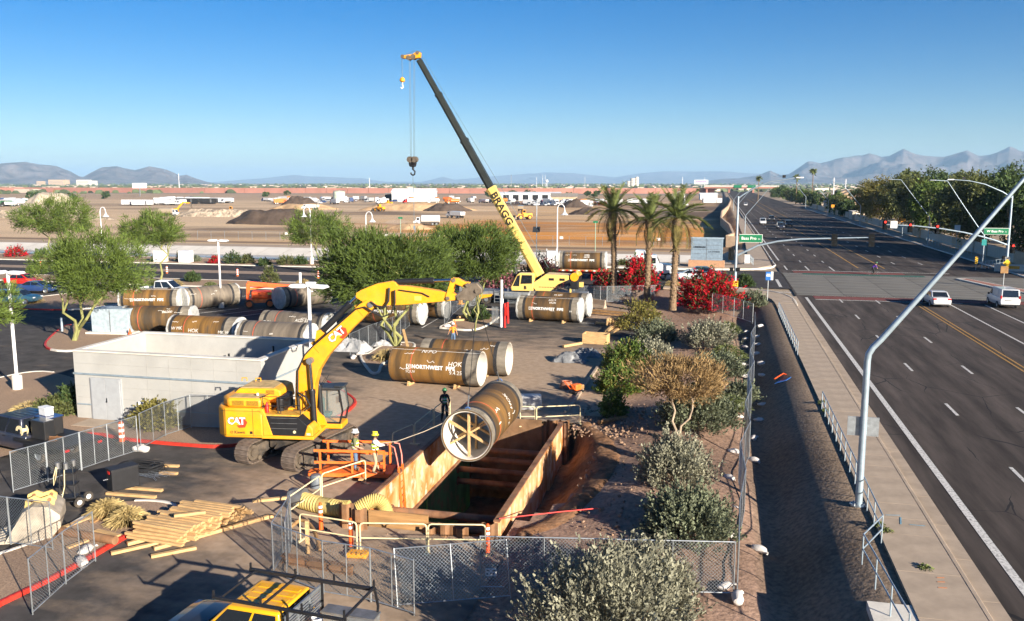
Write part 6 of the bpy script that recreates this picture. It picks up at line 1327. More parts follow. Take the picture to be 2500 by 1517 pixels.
pl_ = MB().box((1.55, -.14, 5.75), (2.5, .05, .85)).build('street_sign', 'sign_green', SL); MB().box((1.55, -.115, 5.75), (2.58, .04, .93)).build('sign_border', 'letter_white', pl_)
lettering('Bass Pro', .48, 'letter_white', pl_, TM(1.35, -.17, 5.75) @ Matrix.Rotation(R(90), 4, 'X'), bold=.006); lettering('Dr', .22, 'letter_white', pl_, TM(2.5, -.17, 5.68) @ Matrix.Rotation(R(90), 4, 'X'))
MB().box((0, -.2, .5), (.7, .04, .7)).build('pole_poster', mat('poster_yellow', (.8, .5, .03), .6), SL)
SR = thing('traffic_signal', 'traffic signal mast with red lights on the right corner', 'traffic signal', (37.45, 126.7, 1.0))
MB().tube([(0, 0, 0), (0, 0, 10.3)], [.19, .12], 12).build('pole', 'galv_blue', SR, True)
MB().tube([(0, 0, 10.0), (-1.2, 0, 10.8), (-3.4, 0, 11.8), (-5.3, 0, 12.25), (-7.2, 0, 12.4)], [.09, .08, .07, .06, .05], 8).build('lamp_arm', 'galv_blue', SR, True); MB().box((-7.6, 0, 12.42), (.8, .3, .14)).build('lamp_head', 'white_metal', SR, bev=.03); MB().box((-6.0, 0, 12.6), (.35, .15, .3)).build('camera_unit', 'black', SR)
MB().tube([(0, 0, 3.75), (-1.5, 0, 4.35), (-3.2, 0, 4.85), (-5.5, 0, 5.4), (-8.2, 0, 5.85), (-11.5, 0, 6.2), (-15.6, 0, 6.35)], [.14, .13, .12, .11, .1, .085, .06], 10).build('mast_arm', 'galv_blue', SR, True)
for x, z in ((-15.4, 6.35), (-12.2, 6.0), (-8.8, 5.85), (.6, 3.4)): signal_head(SR, x, z, -1, 'red')
MB().box((-14.3, -.1, 6.35), (.85, .04, .95)).build('turn_sign', 'letter_white', SR); bars(SR, 'steel_grey', TM(-14.3, -.125, 6.35), [(0, .3 - .17 * i, (.6, .4, .15, .5, .35)[i], .05) for i in range(5)])
pl_ = MB().box((-1.6, -.16, 5.6), (3.0, .05, .8)).build('street_sign', 'sign_green', SR); MB().box((-1.6, -.135, 5.6), (3.08, .04, .88)).build('sign_border', 'letter_white', pl_); lettering('W Bass Pro', .42, 'letter_white', pl_, TM(-1.75, -.19, 5.6) @ Matrix.Rotation(R(90), 4, 'X'), bold=.006); lettering('Dr', .2, 'letter_white', pl_, TM(-.45, -.19, 5.54) @ Matrix.Rotation(R(90), 4, 'X'))
MB().box((-.4, -.1, 2.1), (.45, .25, .45)).build('pedestrian_signal', SIGB, SR); MB().box((0, -.22, 2.0), (.6, .03, .5)).build('push_sign', 'steel_grey', SR)
MB().box((0, -.24, 1.4), (.75, .03, .75), M=rotM(0, R(45))).build('diamond_sign', mat('sign_yellow', (.85, .5, .02), .5), SR)
def post_sign(label, x, y, z0, h, w, hh, m, t_=None, cat='sign'):
    t = thing('road_sign', label, cat, (x, y, z0)); MB().cyl((0, 0, 0), (0, 0, h), .045, n=8).build('post', 'galv', t); p = MB().box((0, -.06, h - hh / 2), (w, .03, hh)).build('plate', m, t)
    if t_: lettering(t_[0], t_[1], t_[2], p, TM(0, -.08, h - hh / 2) @ Matrix.Rotation(R(90), 4, 'X'))
    return t
post_sign('small teal bus stop sign on the right corner pole', 36.4, 133.6, 1.0, 4.1, .62, .85, mat('teal_sign', (.02, .25, .24), .5))
post_sign('white speed sign on the far right verge', 39.3, 160, 1.0, 4.9, .9, 1.0, 'letter_white'); post_sign('orange sign panel on a far right lamp pole', 39.5, 206, 1.0, 4.2, .9, .8, mat('sign_orange', (.8, .3, .02), .5)); post_sign('second orange sign panel farther along the right verge', 39.5, 330, 1.0, 4.2, 1.1, 1.0, 'sign_orange')
post_sign('brown backed sign on the brick traffic island', 31.9, 108.5, 1.15, 2.4, .8, .8, 'old_wood')
bs = post_sign('blue and white bus stop sign at the pavement corner', 5.0, 90.2, 1.0, 3.1, .5, .85, mat('bus_blue', (.03, .16, .5), .45)); MB().box((.36, -.06, 2.7), (.22, .03, .85)).build('side_plate', 'letter_white', bs)
bars(bs, 'letter_white', TM(0, -.08, 2.75), [(0, .1, .36, .08), (0, -.06, .4, .1)])
t = thing('object_marker', 'yellow and black striped marker at the canal rail', 'sign', (34.9, 131.0, 1.0)); MB().cyl((0, 0, 0), (0, 0, 1.7), .04, n=6).build('post', 'galv', t); p = MB().box((0, -.05, 1.35), (.35, .03, .95)).build('plate', 'sign_yellow', t)
for k in range(3): MB().beam((-.16, -.075, 1.0 + k * .3), (.16, -.075, 1.18 + k * .3), .01, .11, up=(0, 0, 1)).build('black_stripe', 'decal_black', p)
ms = thing('monument_sign', 'large blue grey sign board with shop names on a brick foot', 'sign', (-1.6, 125.6, S(-1.6) + .1), R(-4))
MB().box((0, 0, .5), (5.0, .9, 1.0)).build('brick_foot', mat('foot_brick', (.42, .24, .14), .9, sc=6), ms); bd2 = MB().box((0, 0, 2.55), (4.4, .6, 3.1)).build('board', mat('board_blue', (.20, .27, .34), .6), ms, bev=.02); MB().box((0, 0, 4.15), (4.6, .75, .16)).build('cap', mat('cap_blue', (.33, .42, .48), .6), ms)
for k in range(5): MB().box((0, -.31, 1.3 + k * .62), (4.1, .02, .03)).build('divider', 'steel_grey', bd2)
MB().box((0, -.312, 2.55), (.04, .02, 3.0)).build('divider', 'steel_grey', bd2)
lettering('CINEMARK', .36, 'decal_black', bd2, TM(-1.0, -.33, 2.85) @ Matrix.Rotation(R(90), 4, 'X'), bold=.006); lettering('LA FITNESS', .32, 'decal_black', bd2, TM(1.05, -.33, 2.22) @ Matrix.Rotation(R(90), 4, 'X'))
t = thing('electrical_cabinet', 'pale cabinet beside the signal mast at the far corner', 'cabinet', (4.2, 133, 1.0)); MB().box((0, 0, .7), (.8, .5, 1.4)).build('cabinet_body', 'concrete_pale', t, bev=.02); MB().box((0, -.26, .7), (.7, .03, 1.2)).build('cabinet_door', 'white_metal', t)
t = thing('bollard', 'dark bollard left of the monument sign', 'bollard', (-5.5, 125.6, S(-5) + .1)); MB().lathe([(0, 0), (.17, 0), (.17, 1.6), (.1, 1.75), (0, 1.78)], 12).build('bollard_body', 'black', t, True)
t = thing('electrical_cabinet', 'white cabinet behind the solar panel pole', 'cabinet', (-25.2, 131.2, S(-25))); MB().box((0, 0, 1.3), (1.3, .5, 1.9)).build('cabinet_body', 'white_metal', t, bev=.02)
for x in (-.75, .75): MB().cyl((x, 0, 0), (x, 0, 2.6), .06, n=6).build('post', 'galv', t)
for i, (x, lb) in enumerate(((-89.5, 'pale utility cabinet at the street bed, left of the lone tree'), (-84.8, 'white utility cabinet at the street bed beside the lone tree'))):
    t = thing('electrical_cabinet', lb, 'cabinet', (x, 124.3, .1), R(2), 'utility cabinets by the cross street'); MB().box((0, 0, .95), (1.9, 1.4, 1.9)).build('cabinet_body', ('concrete_pale', 'white_metal')[i], t, bev=.03); MB().box((0, -.71, .95), (1.7, .03, 1.7)).build('cabinet_door', 'white_metal', t)
t = thing('transformer', 'grey blue transformer cabinet behind the green trunked tree', 'transformer', (-50.9, 64.0, .1), R(8)); MB().box((0, 0, 1.1), (3.4, 1.9, 2.1)).build('cabinet_body', mat('transformer_grey', (.33, .40, .45), .6, var=.15), t, bev=.04); MB().box((0, 0, .05), (4.2, 2.6, .2)).build('pad', 'concrete_pale', t); MB().box((0, -.96, 1.1), (.05, .03, 1.9)).build('door_seam', 'steel_grey', t)
for i, p in enumerate(((-55.76, 63.14), (-52.36, 63.32), (-55.83, 66.95))):
    tag(MB().lathe([(0, 0), (.11, 0), (.11, 1.15), (.07, 1.22), (0, 1.23)], 12).build('bollard', 'galv_blue', None, True, loc=(*p, .1)), ('grey bollard left of the green trunked tree', 'grey bollard in front of the transformer', 'grey bollard behind the green trunk')[i], 'bollard', 'bollards guarding the transformer')
t = thing('backflow_valve', 'white valve post and red pipework on the middle island', 'valve', (-18.8, 74.3, .1)); MB().cyl((0, 0, 0), (0, 0, 2.6), .17, n=14).build('post', 'white_metal', t); MB().cyl((0, 0, 2.3), (0, 0, 4.3), .13, n=12).build('standpipe', 'concrete_pale', t)
for k in range(5): MB().box((-.35 - k * .13, 0, 1.1), (.07, .05, 1.5)).build('cage_bar', 'galv', t)
MB().tube([(.35, -.2, .0), (.35, -.2, 2.2), (.6, -.2, 2.3), (.65, -.2, .4)], .10, 8).build('red_pipe', 'red', t, True); MB().box((.5, -.25, 1.5), (.35, .2, .8)).build('red_valve', 'red', t, bev=.05)

# ================================================================== trees and shrubs
def leafmat(name, c, isl=.35, tr=.25, var=.3, sc=1.5): return mat(name, c, .7, var=var, sc=sc, island=isl, transl=tr, spec=.25)
leafmat('leaf_paloverde', (.115, .165, .032)); leafmat('leaf_olive', (.105, .12, .04)); leafmat('leaf_yellow', (.18, .16, .04)); leafmat('leaf_deep', (.06, .095, .03)); leafmat('leaf_sage', (.25, .245, .175), .45); leafmat('leaf_sage_green', (.165, .185, .115), .45); leafmat('leaf_pv_dark', (.085, .125, .026)); leafmat('leaf_dry', (.30, .20, .09), .35); leafmat('leaf_bright', (.10, .15, .03)); leafmat('leaf_red', (.48, .012, .022), .45, .25); leafmat('leaf_pink', (.42, .15, .18), .4); leafmat('leaf_dkred', (.12, .02, .03), .4); leafmat('grass_gold', (.42, .32, .14), .3, .2); leafmat('grass_green', (.14, .17, .055), .3, .2); leafmat('frond_green', (.135, .165, .05), .3, .25); leafmat('frond_gold', (.24, .20, .07), .3, .2)
mat('bark_green', (.24, .24, .085), .8, var=.2, sc=2); mat('bark_brown', (.17, .11, .07), .9, var=.35, sc=4, bump=.02); mat('bark_pale', (.36, .28, .20), .9, var=.25, sc=3, bump=.01); mat('bark_palm', (.20, .135, .08), .95, var=.45, sc=5, stretch=(1, 1, 2.2), bump=.05, bsc=9)
def limb_path(p, q, k=4, wob=.12):
    p, q = Vector(p), Vector(q); L_ = (q - p).length
    return [p.lerp(q, i / k) + (Vector((random.uniform(-1, 1), random.uniform(-1, 1), random.uniform(-.3, .3))) * wob * L_ * (0 if i in (0, k) else 1)) for i in range(k + 1)]
def palo_verde(label, x, y, z0, cz, rx, rzr, off=(0, 0), r=.14, stems=3, n=210, per=46, leaf='leaf_paloverde', seed=0, name='palo_verde_tree', ll=.34, lw=.045, group='palo verde trees', bark='bark_green'):
    random.seed(seed); t = thing(name, label, 'tree', (x, y, z0), random.random() * 6, group); t.rotation_euler[2] = 0
    b = MB(); ends = []
    for k in range(stems):
        a = 2 * PI * k / stems + random.uniform(-.5, .5); d = rx * random.uniform(.25, .45)
        q = Vector((off[0] * .6 + d * math.cos(a), off[1] * .6 + d * math.sin(a), cz - rzr * random.uniform(.35, .75)))
        p0 = Vector((random.uniform(-.1, .1), random.uniform(-.1, .1), -.05)); pts = limb_path(p0, q, 5, .10); b.tube(pts, [r, r * .85, r * .7, r * .6, r * .5, r * .4], 7)
        for j in range(4):
            a2 = a + random.uniform(-1.1, 1.1); e = Vector((off[0] + rx * .75 * math.cos(a2) * random.uniform(.6, 1), off[1] + rx * .75 * math.sin(a2) * random.uniform(.6, 1), cz + rzr * random.uniform(-.3, .55)))
            s = pts[random.choice([3, 4, 5])]; b.tube(limb_path(s, e, 4, .1), [r * .45, r * .35, r * .26, r * .18, r * .1], 5); ends.append(e)
    b.build('trunk', bark, t, True)
    c = rng.normal(0, 1, (n, 3)); c /= np.linalg.norm(c, axis=1)[:, None]; rad = rng.uniform(.35, 1, n) ** .55; c = c * rad[:, None]
    lump = 1 + .22 * np.sin(c[:, 0] * 5 + seed) + .18 * np.cos(c[:, 1] * 6 + seed * 2)
    c = c * lump[:, None]; c[:, 2] = np.where(c[:, 2] < -.35, -.35 + (c[:, 2] + .35) * .6, c[:, 2])
    cen = np.array([off[0], off[1], cz]); cc = c * np.array([rx, rx, rzr]) + cen
    pos = np.repeat(cc, per, 0) + rng.normal(0, .30 * rx / 4, (n * per, 3)) * np.array([1, 1, .8])
    dirs = (pos - cen) / np.array([rx, rx, rzr]) * .9 + np.array([0, 0, .55])
    leaf_mesh('crown', pos, dirs, ll, lw, leaf, t, .55); return t
palo_verde('green trunked palo verde by the transformer on the left', -51.5, 59.6, .1, 6.0, 4.1, 2.8, (2.2, .6), .17, 3, 330, 60, 'leaf_paloverde', 1, ll=.36)
palo_verde('lone palo verde on the bed across the cross street, left of the lamp', -71.85, 99.3, .1, 6.6, 3.9, 2.3, (-.6, 0), .16, 1, 230, 46, 'leaf_paloverde', 2, ll=.42, lw=.06)
palo_verde('palo verde beside the gooseneck lamp across the cross street', -62.2, 127.6, .1, 5.4, 4.9, 2.7, (-.9, 0), .14, 3, 230, 46, 'leaf_paloverde', 3, ll=.46, lw=.07)
palo_verde('wide palo verde behind the excavator boom', -24.6, 63.4, .1, 6.0, 4.7, 2.9, (-1.3, 1.0), .17, 4, 480, 74, 'leaf_pv_dark', 4, ll=.40, lw=.058)
palo_verde('palo verde behind the crane side of the wide tree', -22.3, 76.8, .1, 6.1, 3.9, 2.8, (-.7, 2), .15, 3, 330, 62, 'leaf_pv_dark', 5, ll=.42, lw=.065)
palo_verde('palo verde crown behind the left green trunked tree', -112.5, 127.5, .1, 7.0, 6.2, 3.3, (0, 0), .2, 3, 240, 46, 'leaf_paloverde', 6, ll=.55, lw=.08)
palo_verde('palo verde cut off by the left edge beside the lamp', -42.6, 40.6, .1, 5.3, 2.4, 1.9, (-.9, 1.2), .16, 2, 170, 46, 'leaf_paloverde', 7)
palo_verde('palo verde cut off by the left edge behind the cars', -83.0, 79.5, .1, 6.3, 3.4, 2.8, (-1.2, 0), .16, 3, 200, 46, 'leaf_paloverde', 8, lw=.06, ll=.42)
palo_verde('short green stemmed tree beside the red valve', -20.6, 72.2, .1, 3.6, .7, .5, (0, 0), .09, 1, 10, 20, 'leaf_paloverde', 9)
fr = []
for v_ in range(4):
    random.seed(40 + v_); L_ = 3.3; pts = []; droop = (.15, .5, .85, 1.25)[v_]
    for i in range(13): s = i / 12; pts.append(Vector((L_ * s * (1 - .12 * droop * s), 0, L_ * (.42 * s - (.25 + droop * .6) * s * s * .8))))
    b = MB(); b.tube(pts, [.045 * (1 - .85 * i / 12) for i in range(13)], 4)
    for i in range(1, 13):
        for q in range(4):
            s = (i - q / 4) / 12; k = min(11, int(s * 12)); p = pts[k].lerp(pts[k + 1], s * 12 - k); d = (pts[k + 1] - pts[k]).normalized(); ln = .62 * (1 - .55 * abs(s - .45)) * random.uniform(.8, 1.15)
            for sd in (-1, 1):
                e = p + (d * .62 + Vector((0, sd * .72, random.uniform(.05, .4)))).normalized() * ln; w = Vector((.03, 0, .015)); b.add([tuple(p - w), tuple(p + w), tuple(e + w * .3 - Vector((0, 0, .08 * ln))), tuple(e - w * .3 - Vector((0, 0, .08 * ln)))], [(0, 1, 2, 3)])
    fr.append(b.mesh('frond', fix=False))
def date_palm(label, x, y, z0, h, lean, seed, n=46):
    random.seed(seed); t = thing('date_palm', label, 'palm', (x, y, z0), 0, 'date palms by the junction')
    pts = [(lean * (i / 10) ** 1.5, .05 * math.sin(i), h * i / 10) for i in range(11)]; b = MB()
    b.tube(pts, [.40, .34, .30, .29, .28, .28, .27, .27, .28, .31, .36], 14); tr_ = b.build('trunk', 'bark_palm', t, True)
    sm_ = MB()
    for i in range(150):
        s = i / 150; zz = h * (.03 + .95 * s); a = i * 2.4; rr = .30 + (.08 if s > .9 else 0); xx = lean * s ** 1.5
        sm_.box((xx + rr * math.cos(a), rr * math.sin(a), zz), (.12, .14, .10), a)
    sm_.build('leaf_scars', 'bark_palm', t, kind='stuff')
    for i in range(n):
        s = i / n; a = i * 2.39996; v_ = 0 if s < .25 else 1 if s < .5 else 2 if s < .75 else 3; el = (R(72), R(45), R(18), R(-8))[v_] + random.uniform(-.2, .2) - (R(38) if s > .88 else 0)
        o = obj('frond', fr[v_], 'frond_green' if s < .74 and random.random() > .12 else 'frond_gold', t); o.matrix_local = TM(lean, 0, h) @ Matrix.Rotation(a, 4, 'Z') @ Matrix.Rotation(-el + R(20), 4, 'Y') @ Matrix.Scale(random.uniform(.85, 1.1), 4)
    b = MB(); b.lathe([(.3, -1.0), (.5, -.5), (.55, -.1), (.3, .3)], 12); b.build('crown_boot', 'bark_palm', t, True, loc=(lean, 0, h))
date_palm('left of the three date palms', -11.2, 95.5, S(-11), 9.0, -.25, 1); date_palm('middle of the three date palms', -7.3, 92.6, .75, 8.2, .15, 2); date_palm('right and nearest of the three date palms', -4.2, 85.4, .55, 8.9, .25, 3)
def shrub(name, label, cat, x, y, rx, h, leaf, n, seed, ll=.09, lw=.05, up=.5, group=None, leaf2=None, n2=0, ry=None, z0=None, spray=8, stem='bark_brown', jit=.5, hollow=.45, flat=.0):
    random.seed(seed); ry = ry or rx; z = T(x, y) if z0 is None else z0
    t = thing(name, label, cat, (x, y, z), 0, group); b = MB()
    for k in range(6): a = k * 1.05 + random.random(); b.tube(limb_path((.08 * math.cos(a), .08 * math.sin(a), -.05), (rx * .6 * math.cos(a), ry * .6 * math.sin(a), h * random.uniform(.55, .85)), 3), [.04, .03, .022, .012], 5)
    b.build('stem', stem, t)
    def leaves(nm, m, n, s):
        k = max(1, n // spray); d = sph(k); d[:, 2] = np.abs(d[:, 2]) * (1 if flat == 0 else .6); rr = rng.uniform(hollow, 1, k) ** .6; lump = 1 + .20 * np.sin(d[:, 0] * 7 + seed) * np.cos(d[:, 1] * 6 + seed) + rng.normal(0, .09, k)
        c = d * (rr * lump)[:, None] * np.array([rx, ry, h]); c[:, 2] += .06 * h
        dr = d * .9 + np.array([0, 0, up]); dr /= np.linalg.norm(dr, axis=1)[:, None]
        tt = np.tile(np.linspace(-.5, .5, spray), k); pos = np.repeat(c, spray, 0) + np.repeat(dr, spray, 0) * (tt * ll * spray * .42)[:, None] + rng.normal(0, ll * .35, (k * spray, 3))
        leaf_mesh(nm, pos, np.repeat(dr, spray, 0), ll, lw, m, t, jit)
    leaves('foliage', leaf, n, seed)
    if leaf2: leaves('flowers' if 'red' in leaf2 or 'pink' in leaf2 else 'dry_foliage', leaf2, n2, seed + 1)
    return t
BG = 'bougainvillea in red flower'
shrub('bougainvillea', 'large red bougainvillea beside the right palm', 'shrub', -.75, 88.3, 3.0, 3.4, 'leaf_deep', 5000, 1, .16, .12, .2, BG, 'leaf_red', 11000, 2.4, .35, spray=6)
shrub('bougainvillea', 'tall red bougainvillea behind the middle palm', 'shrub', -8.6, 97.5, 2.1, 3.6, 'leaf_deep', 3000, 2, .17, .13, .2, BG, 'leaf_red', 5600, 1.8, .8, spray=6); shrub('bougainvillea', 'low orange red bougainvillea beside the left palm', 'shrub', -11.6, 98.6, 2.4, 2.1, 'leaf_olive', 3200, 3, .17, .13, .2, BG, 'leaf_red', 3000, 1.6, .75, spray=6)
shrub('bougainvillea', 'dark red bougainvillea behind the crane cab', 'shrub', -20.6, 100.0, 2.6, 3.4, 'leaf_deep', 2500, 4, .17, .12, .2, BG, 'leaf_dkred', 4200, 2, .4, spray=6); shrub('bougainvillea', 'pink flowering bush left of the crane cab', 'shrub', -24.9, 98.0, 2.0, 2.6, 'leaf_deep', 2400, 5, .16, .12, .2, BG, 'leaf_pink', 2800, 2, .3, spray=6)
GS = 'silver sage shrubs on the bank'
sage = [(-2.6, 21.4, 2.3, 2.5, 16000, 'leaf_sage', 'silver shrub cut off by the bottom edge below the pale one'), (-2.1, 25.2, 1.85, 1.6, 17000, 'leaf_sage', 'pale silver shrub filling the bottom of the bank'), (-.75, 30.4, 1.6, 1.7, 13000, 'leaf_sage_green', 'silver green shrub inside the fence corner'), (-1.45, 34.8, 1.45, 1.7, 11000, 'leaf_sage', 'pale silver shrub behind the fence corner shrub'), (-.7, 44.0, 1.9, 1.8, 11000, 'leaf_sage_green', 'big silver green shrub under the bare tree'), (.3, 58.0, 1.7, 1.3, 5500, 'leaf_sage_green', 'low green grey shrub behind the dry tree'), (-.5, 67.3, 2.0, 1.8, 7000, 'leaf_sage', 'rounded silver shrub in the middle of the bank'), (-4.6, 70.2, 1.8, 1.6, 6000, 'leaf_sage_green', 'grey green shrub in front of the yellow flowering bush'), (-4.3, 60.3, 1.4, 1.5, 5000, 'leaf_sage', 'small silver shrub beside the green bush'), (1.6, 52.5, 1.0, 1.0, 3000, 'leaf_sage_green', 'small grey shrub by the fence foot')]
for i, (x, y, r_, h_, n_, m_, lb) in enumerate(sage): shrub('sage_shrub', lb, 'shrub', x, y, r_, h_, m_, n_, 20 + i, .10 if y < 40 else .12, .062 if y < 40 else .08, .7, GS, spray=10, jit=.45)
gb = [(-6.6, 76.8, 2.0, 2.3, 4600, 'leaf_yellow', 'yellow flowering bush at the lot edge'), (-5.8, 60.0, 2.0, 1.7, 5600, 'leaf_bright', 'green bush beside the tarpaulin'), (-5.8, 52.8, 1.4, 1.5, 4000, 'leaf_bright', 'bright green bush by the orange gear'), (-5.4, 46.8, .7, 1.3, 1600, 'leaf_bright', 'small green bush beside the cut bank')]
for i, (x, y, r_, h_, n_, m_, lb) in enumerate(gb): shrub('green_bush', lb, 'shrub', x, y, r_, h_, m_, n_, 40 + i, .13, .09, .4, 'green bushes on the bank', 'leaf_yellow' if i in (1, 2) else None, n_ // 4, spray=7)
palo_verde('dry brown leafed tree in front of the silver shrubs', -1.75, 41.6, T(-1.75, 41.6), 2.95, 2.2, 1.05, (.1, 1.0), .085, 2, 210, 42, 'leaf_dry', 31, 'dry_tree', .20, .04, 'dry tree', 'bark_pale')
_tf = {}
def tuft(label, x, y, r, m='grass_green', group='grass tufts', z0=None, seed=0, n=260):
    t = thing('grass_tuft', label, 'grass', (x, y, T(x, y) if z0 is None else z0), random.random() * 6, group)
    a = rng.uniform(0, 2 * PI, n); el = rng.uniform(.25, 1.5, n); d = np.stack([np.cos(a) * np.cos(el), np.sin(a) * np.cos(el), np.sin(el)], 1)
    pos = d * np.array([.2, .2, 0]) * r; leaf_mesh('blades', pos, d, r * .95, .05, m, t, .06, .25); leaf_mesh('tips', pos + d * r * .8, d * np.array([1, 1, .35]), r * .45, .035, m, t, .1, .5); return t
tl_ = [(1.0, 76.5, 1.0, 'grass_green', 'green grass tuft by the fence, behind the silver shrub'), (.9, 64.4, 1.15, 'grass_green', 'large green grass tuft by the fence'), (.9, 48.6, .95, 'grass_green', 'green grass tuft behind the fence near the dry tree'), (-5.0, 101.5, .9, 'grass_gold', 'golden grass tuft beside the right palm trunk'), (2.6, 93.2, 1.05, 'grass_gold', 'golden grass tuft at the pavement corner')]
for i, (x, y, r_, m_, lb) in enumerate(tl_): tuft(lb, x, y, r_, m_, n=420)
for i, (px, py, lb) in enumerate(((262, 1262, 'golden grass tuft on the red kerb bed, left of two'), (312, 1283, 'golden grass tuft on the red kerb bed, right of two'))): x, y = ((-23.02, 27.67), (-21.67, 27.12))[i]; tuft(lb, x, y, .62, 'grass_gold', 'golden tufts by the lumber', .11, n=600)
for i, p in enumerate(((-69.36, 94.56), (-66.79, 93.85), (-66.58, 95.23), (-61.08, 94.36), (-57.93, 93.84), (-51.36, 99.78), (-90.59, 94.11), (-88.29, 93.70), (-87.44, 94.87), (-74.21, 77.97), (-71.98, 77.84), (-23.60, 58.24), (-66.87, 81.42), (-69.63, 82.52), (-37.33, 39.26))):
    tuft(('%s dry grass tuft on the street side bed, from the left' % ORD[i] if i < 6 else 'dry grass tuft on the mid lot tree bed' if i == 11 else '%s grass tuft on the left lot beds' % ORD[i - 6]), p[0], p[1], .8, 'grass_gold' if i % 3 else 'grass_green', 'grass tufts on the lot beds', .12, n=260)
rs = [((-67.24, 99.72), .95, 1.2, 'leaf_deep'), ((-94.06, 102.68), 1.5, 1.6, 'leaf_bright'), ((-90.01, 124.70), 1.2, 1.5, 'leaf_deep'), ((-86.05, 125.65), 1.3, 1.4, 'leaf_olive'), ((-76.14, 124.29), 1.5, 1.7, 'leaf_deep'), ((-73.89, 124.84), 1.1, 1.3, 'leaf_olive'), ((-69.55, 122.33), 1.0, .9, 'leaf_deep'), ((-66.76, 124.40), 1.6, 1.3, 'leaf_olive'), ((-64.54, 124.93), 1.0, 1.2, 'leaf_deep'), ((-113.55, 125.45), 1.5, 1.5, 'leaf_bright'), ((-84.07, 126.13), .6, .7, 'leaf_sage_green'), ((-79.04, 123.60), .7, 1.0, 'leaf_red'), ((-120.63, 127.15), 1.8, 1.6, 'leaf_red'), ((-22.01, 78.26), .9, 1.0, 'leaf_deep'), ((-18.69, 111.37), 1.3, 1.5, 'leaf_deep'), ((-15.54, 112.13), .8, 1.1, 'leaf_olive'), ((-13.57, 126.09), .9, .9, 'leaf_olive'), ((-23.23, 105.63), 1.0, .8, 'leaf_deep'), ((-56.10, 100.02), 1.1, 2.0, 'leaf_olive')]
for i, (p, r_, h_, m_) in enumerate(rs): shrub('round_shrub', 'round %s shrub %s' % ({'leaf_deep': 'dark green', 'leaf_bright': 'bright green', 'leaf_olive': 'olive green', 'leaf_red': 'red flowering', 'leaf_sage_green': 'grey green'}[m_], ('on the lot side of the cross street', 'on the far left lot bed', 'on the far side bed beside the lone tree', 'on the far side bed right of the lone tree', 'on the far side bed in a dense pair', 'on the far side bed beside the dense one', 'low on the far side bed', 'spreading beside the gooseneck lamp', 'close to the gooseneck lamp base', 'on the far left bed beyond the street', 'small on the far side bed', 'small on the far side bed', 'at the far left beyond the street', 'at the foot of the valve post', 'under the flatbed trailer', 'beside the orange step ladder', 'in front of the canal bank', 'behind the crane deck', 'with bare stems behind the boom lift')[i]), 'shrub', p[0], p[1], r_, h_, m_, 1400, 60 + i, .16, .12, .4, 'round shrubs along the cross street', None if m_ != 'leaf_red' else 'leaf_deep', 500, z0=T(*p) + .1, spray=6)
for i, (p, r_, h_, lb) in enumerate((((3.18, 103.70), .95, 1.2, 'dark round shrub below the bus stop sign'), ((3.75, 89.01), 1.2, 1.5, 'round shrub inside the fence end by the corner'), ((2.62, 91.66), 1.1, 1.3, 'grey green shrub beside the big bougainvillea'), ((-28.90, 39.02), 1.3, 1.3, 'olive shrub in front of the white building wall'), ((-35.74, 40.81), .9, 1.2, 'dark green shrub at the building corner'), ((-36.07, 39.83), 1.1, .8, 'low purple green shrub behind the navy truck'))):
    shrub('round_shrub', lb, 'shrub', p[0], p[1], r_, h_, ('leaf_deep', 'leaf_sage_green', 'leaf_sage_green', 'leaf_yellow', 'leaf_deep', 'leaf_olive')[i], 3000, 90 + i, .13, .09, .4, 'shrubs by the fences', spray=6, z0=max(T(*p), .1))
def big_tree(label, x, y, h, rx, rz_, leaf, seed, z0=1.0, n=120, per=60, ll=.5, lw=.26, group='roadside trees on the right', lean=0):
    random.seed(seed); t = thing('roadside_tree', label, 'tree', (x, y, z0), 0, group); b = MB(); cz = h - rz_
    for k in range(4):
        a = k * 1.6 + random.random(); q = (lean + rx * .5 * math.cos(a), rx * .5 * math.sin(a), cz + rz_ * random.uniform(-.2, .4)); b.tube(limb_path((0, 0, -.1), q, 5, .08), [.34, .3, .25, .2, .14, .07], 7)
    b.build('trunk', 'bark_pale', t, True)
    d = sph(n); rr = rng.uniform(.3, 1, n) ** .5; lump = 1 + .25 * np.sin(d[:, 0] * 4 + seed) * np.cos(d[:, 2] * 5 + seed) + rng.normal(0, .08, n); c = d * (rr * lump)[:, None] * np.array([rx, rx, rz_]) + np.array([lean, 0, cz])
    pos = np.repeat(c, per, 0) + rng.normal(0, .13, (n * per, 3)) * np.array([rx, rx, rz_ * .9]); dirs = (pos - np.array([lean, 0, cz])) * .15 + np.array([0, 0, -.25])
    leaf_mesh('crown', pos, dirs, ll, lw, leaf, t, .9); return t
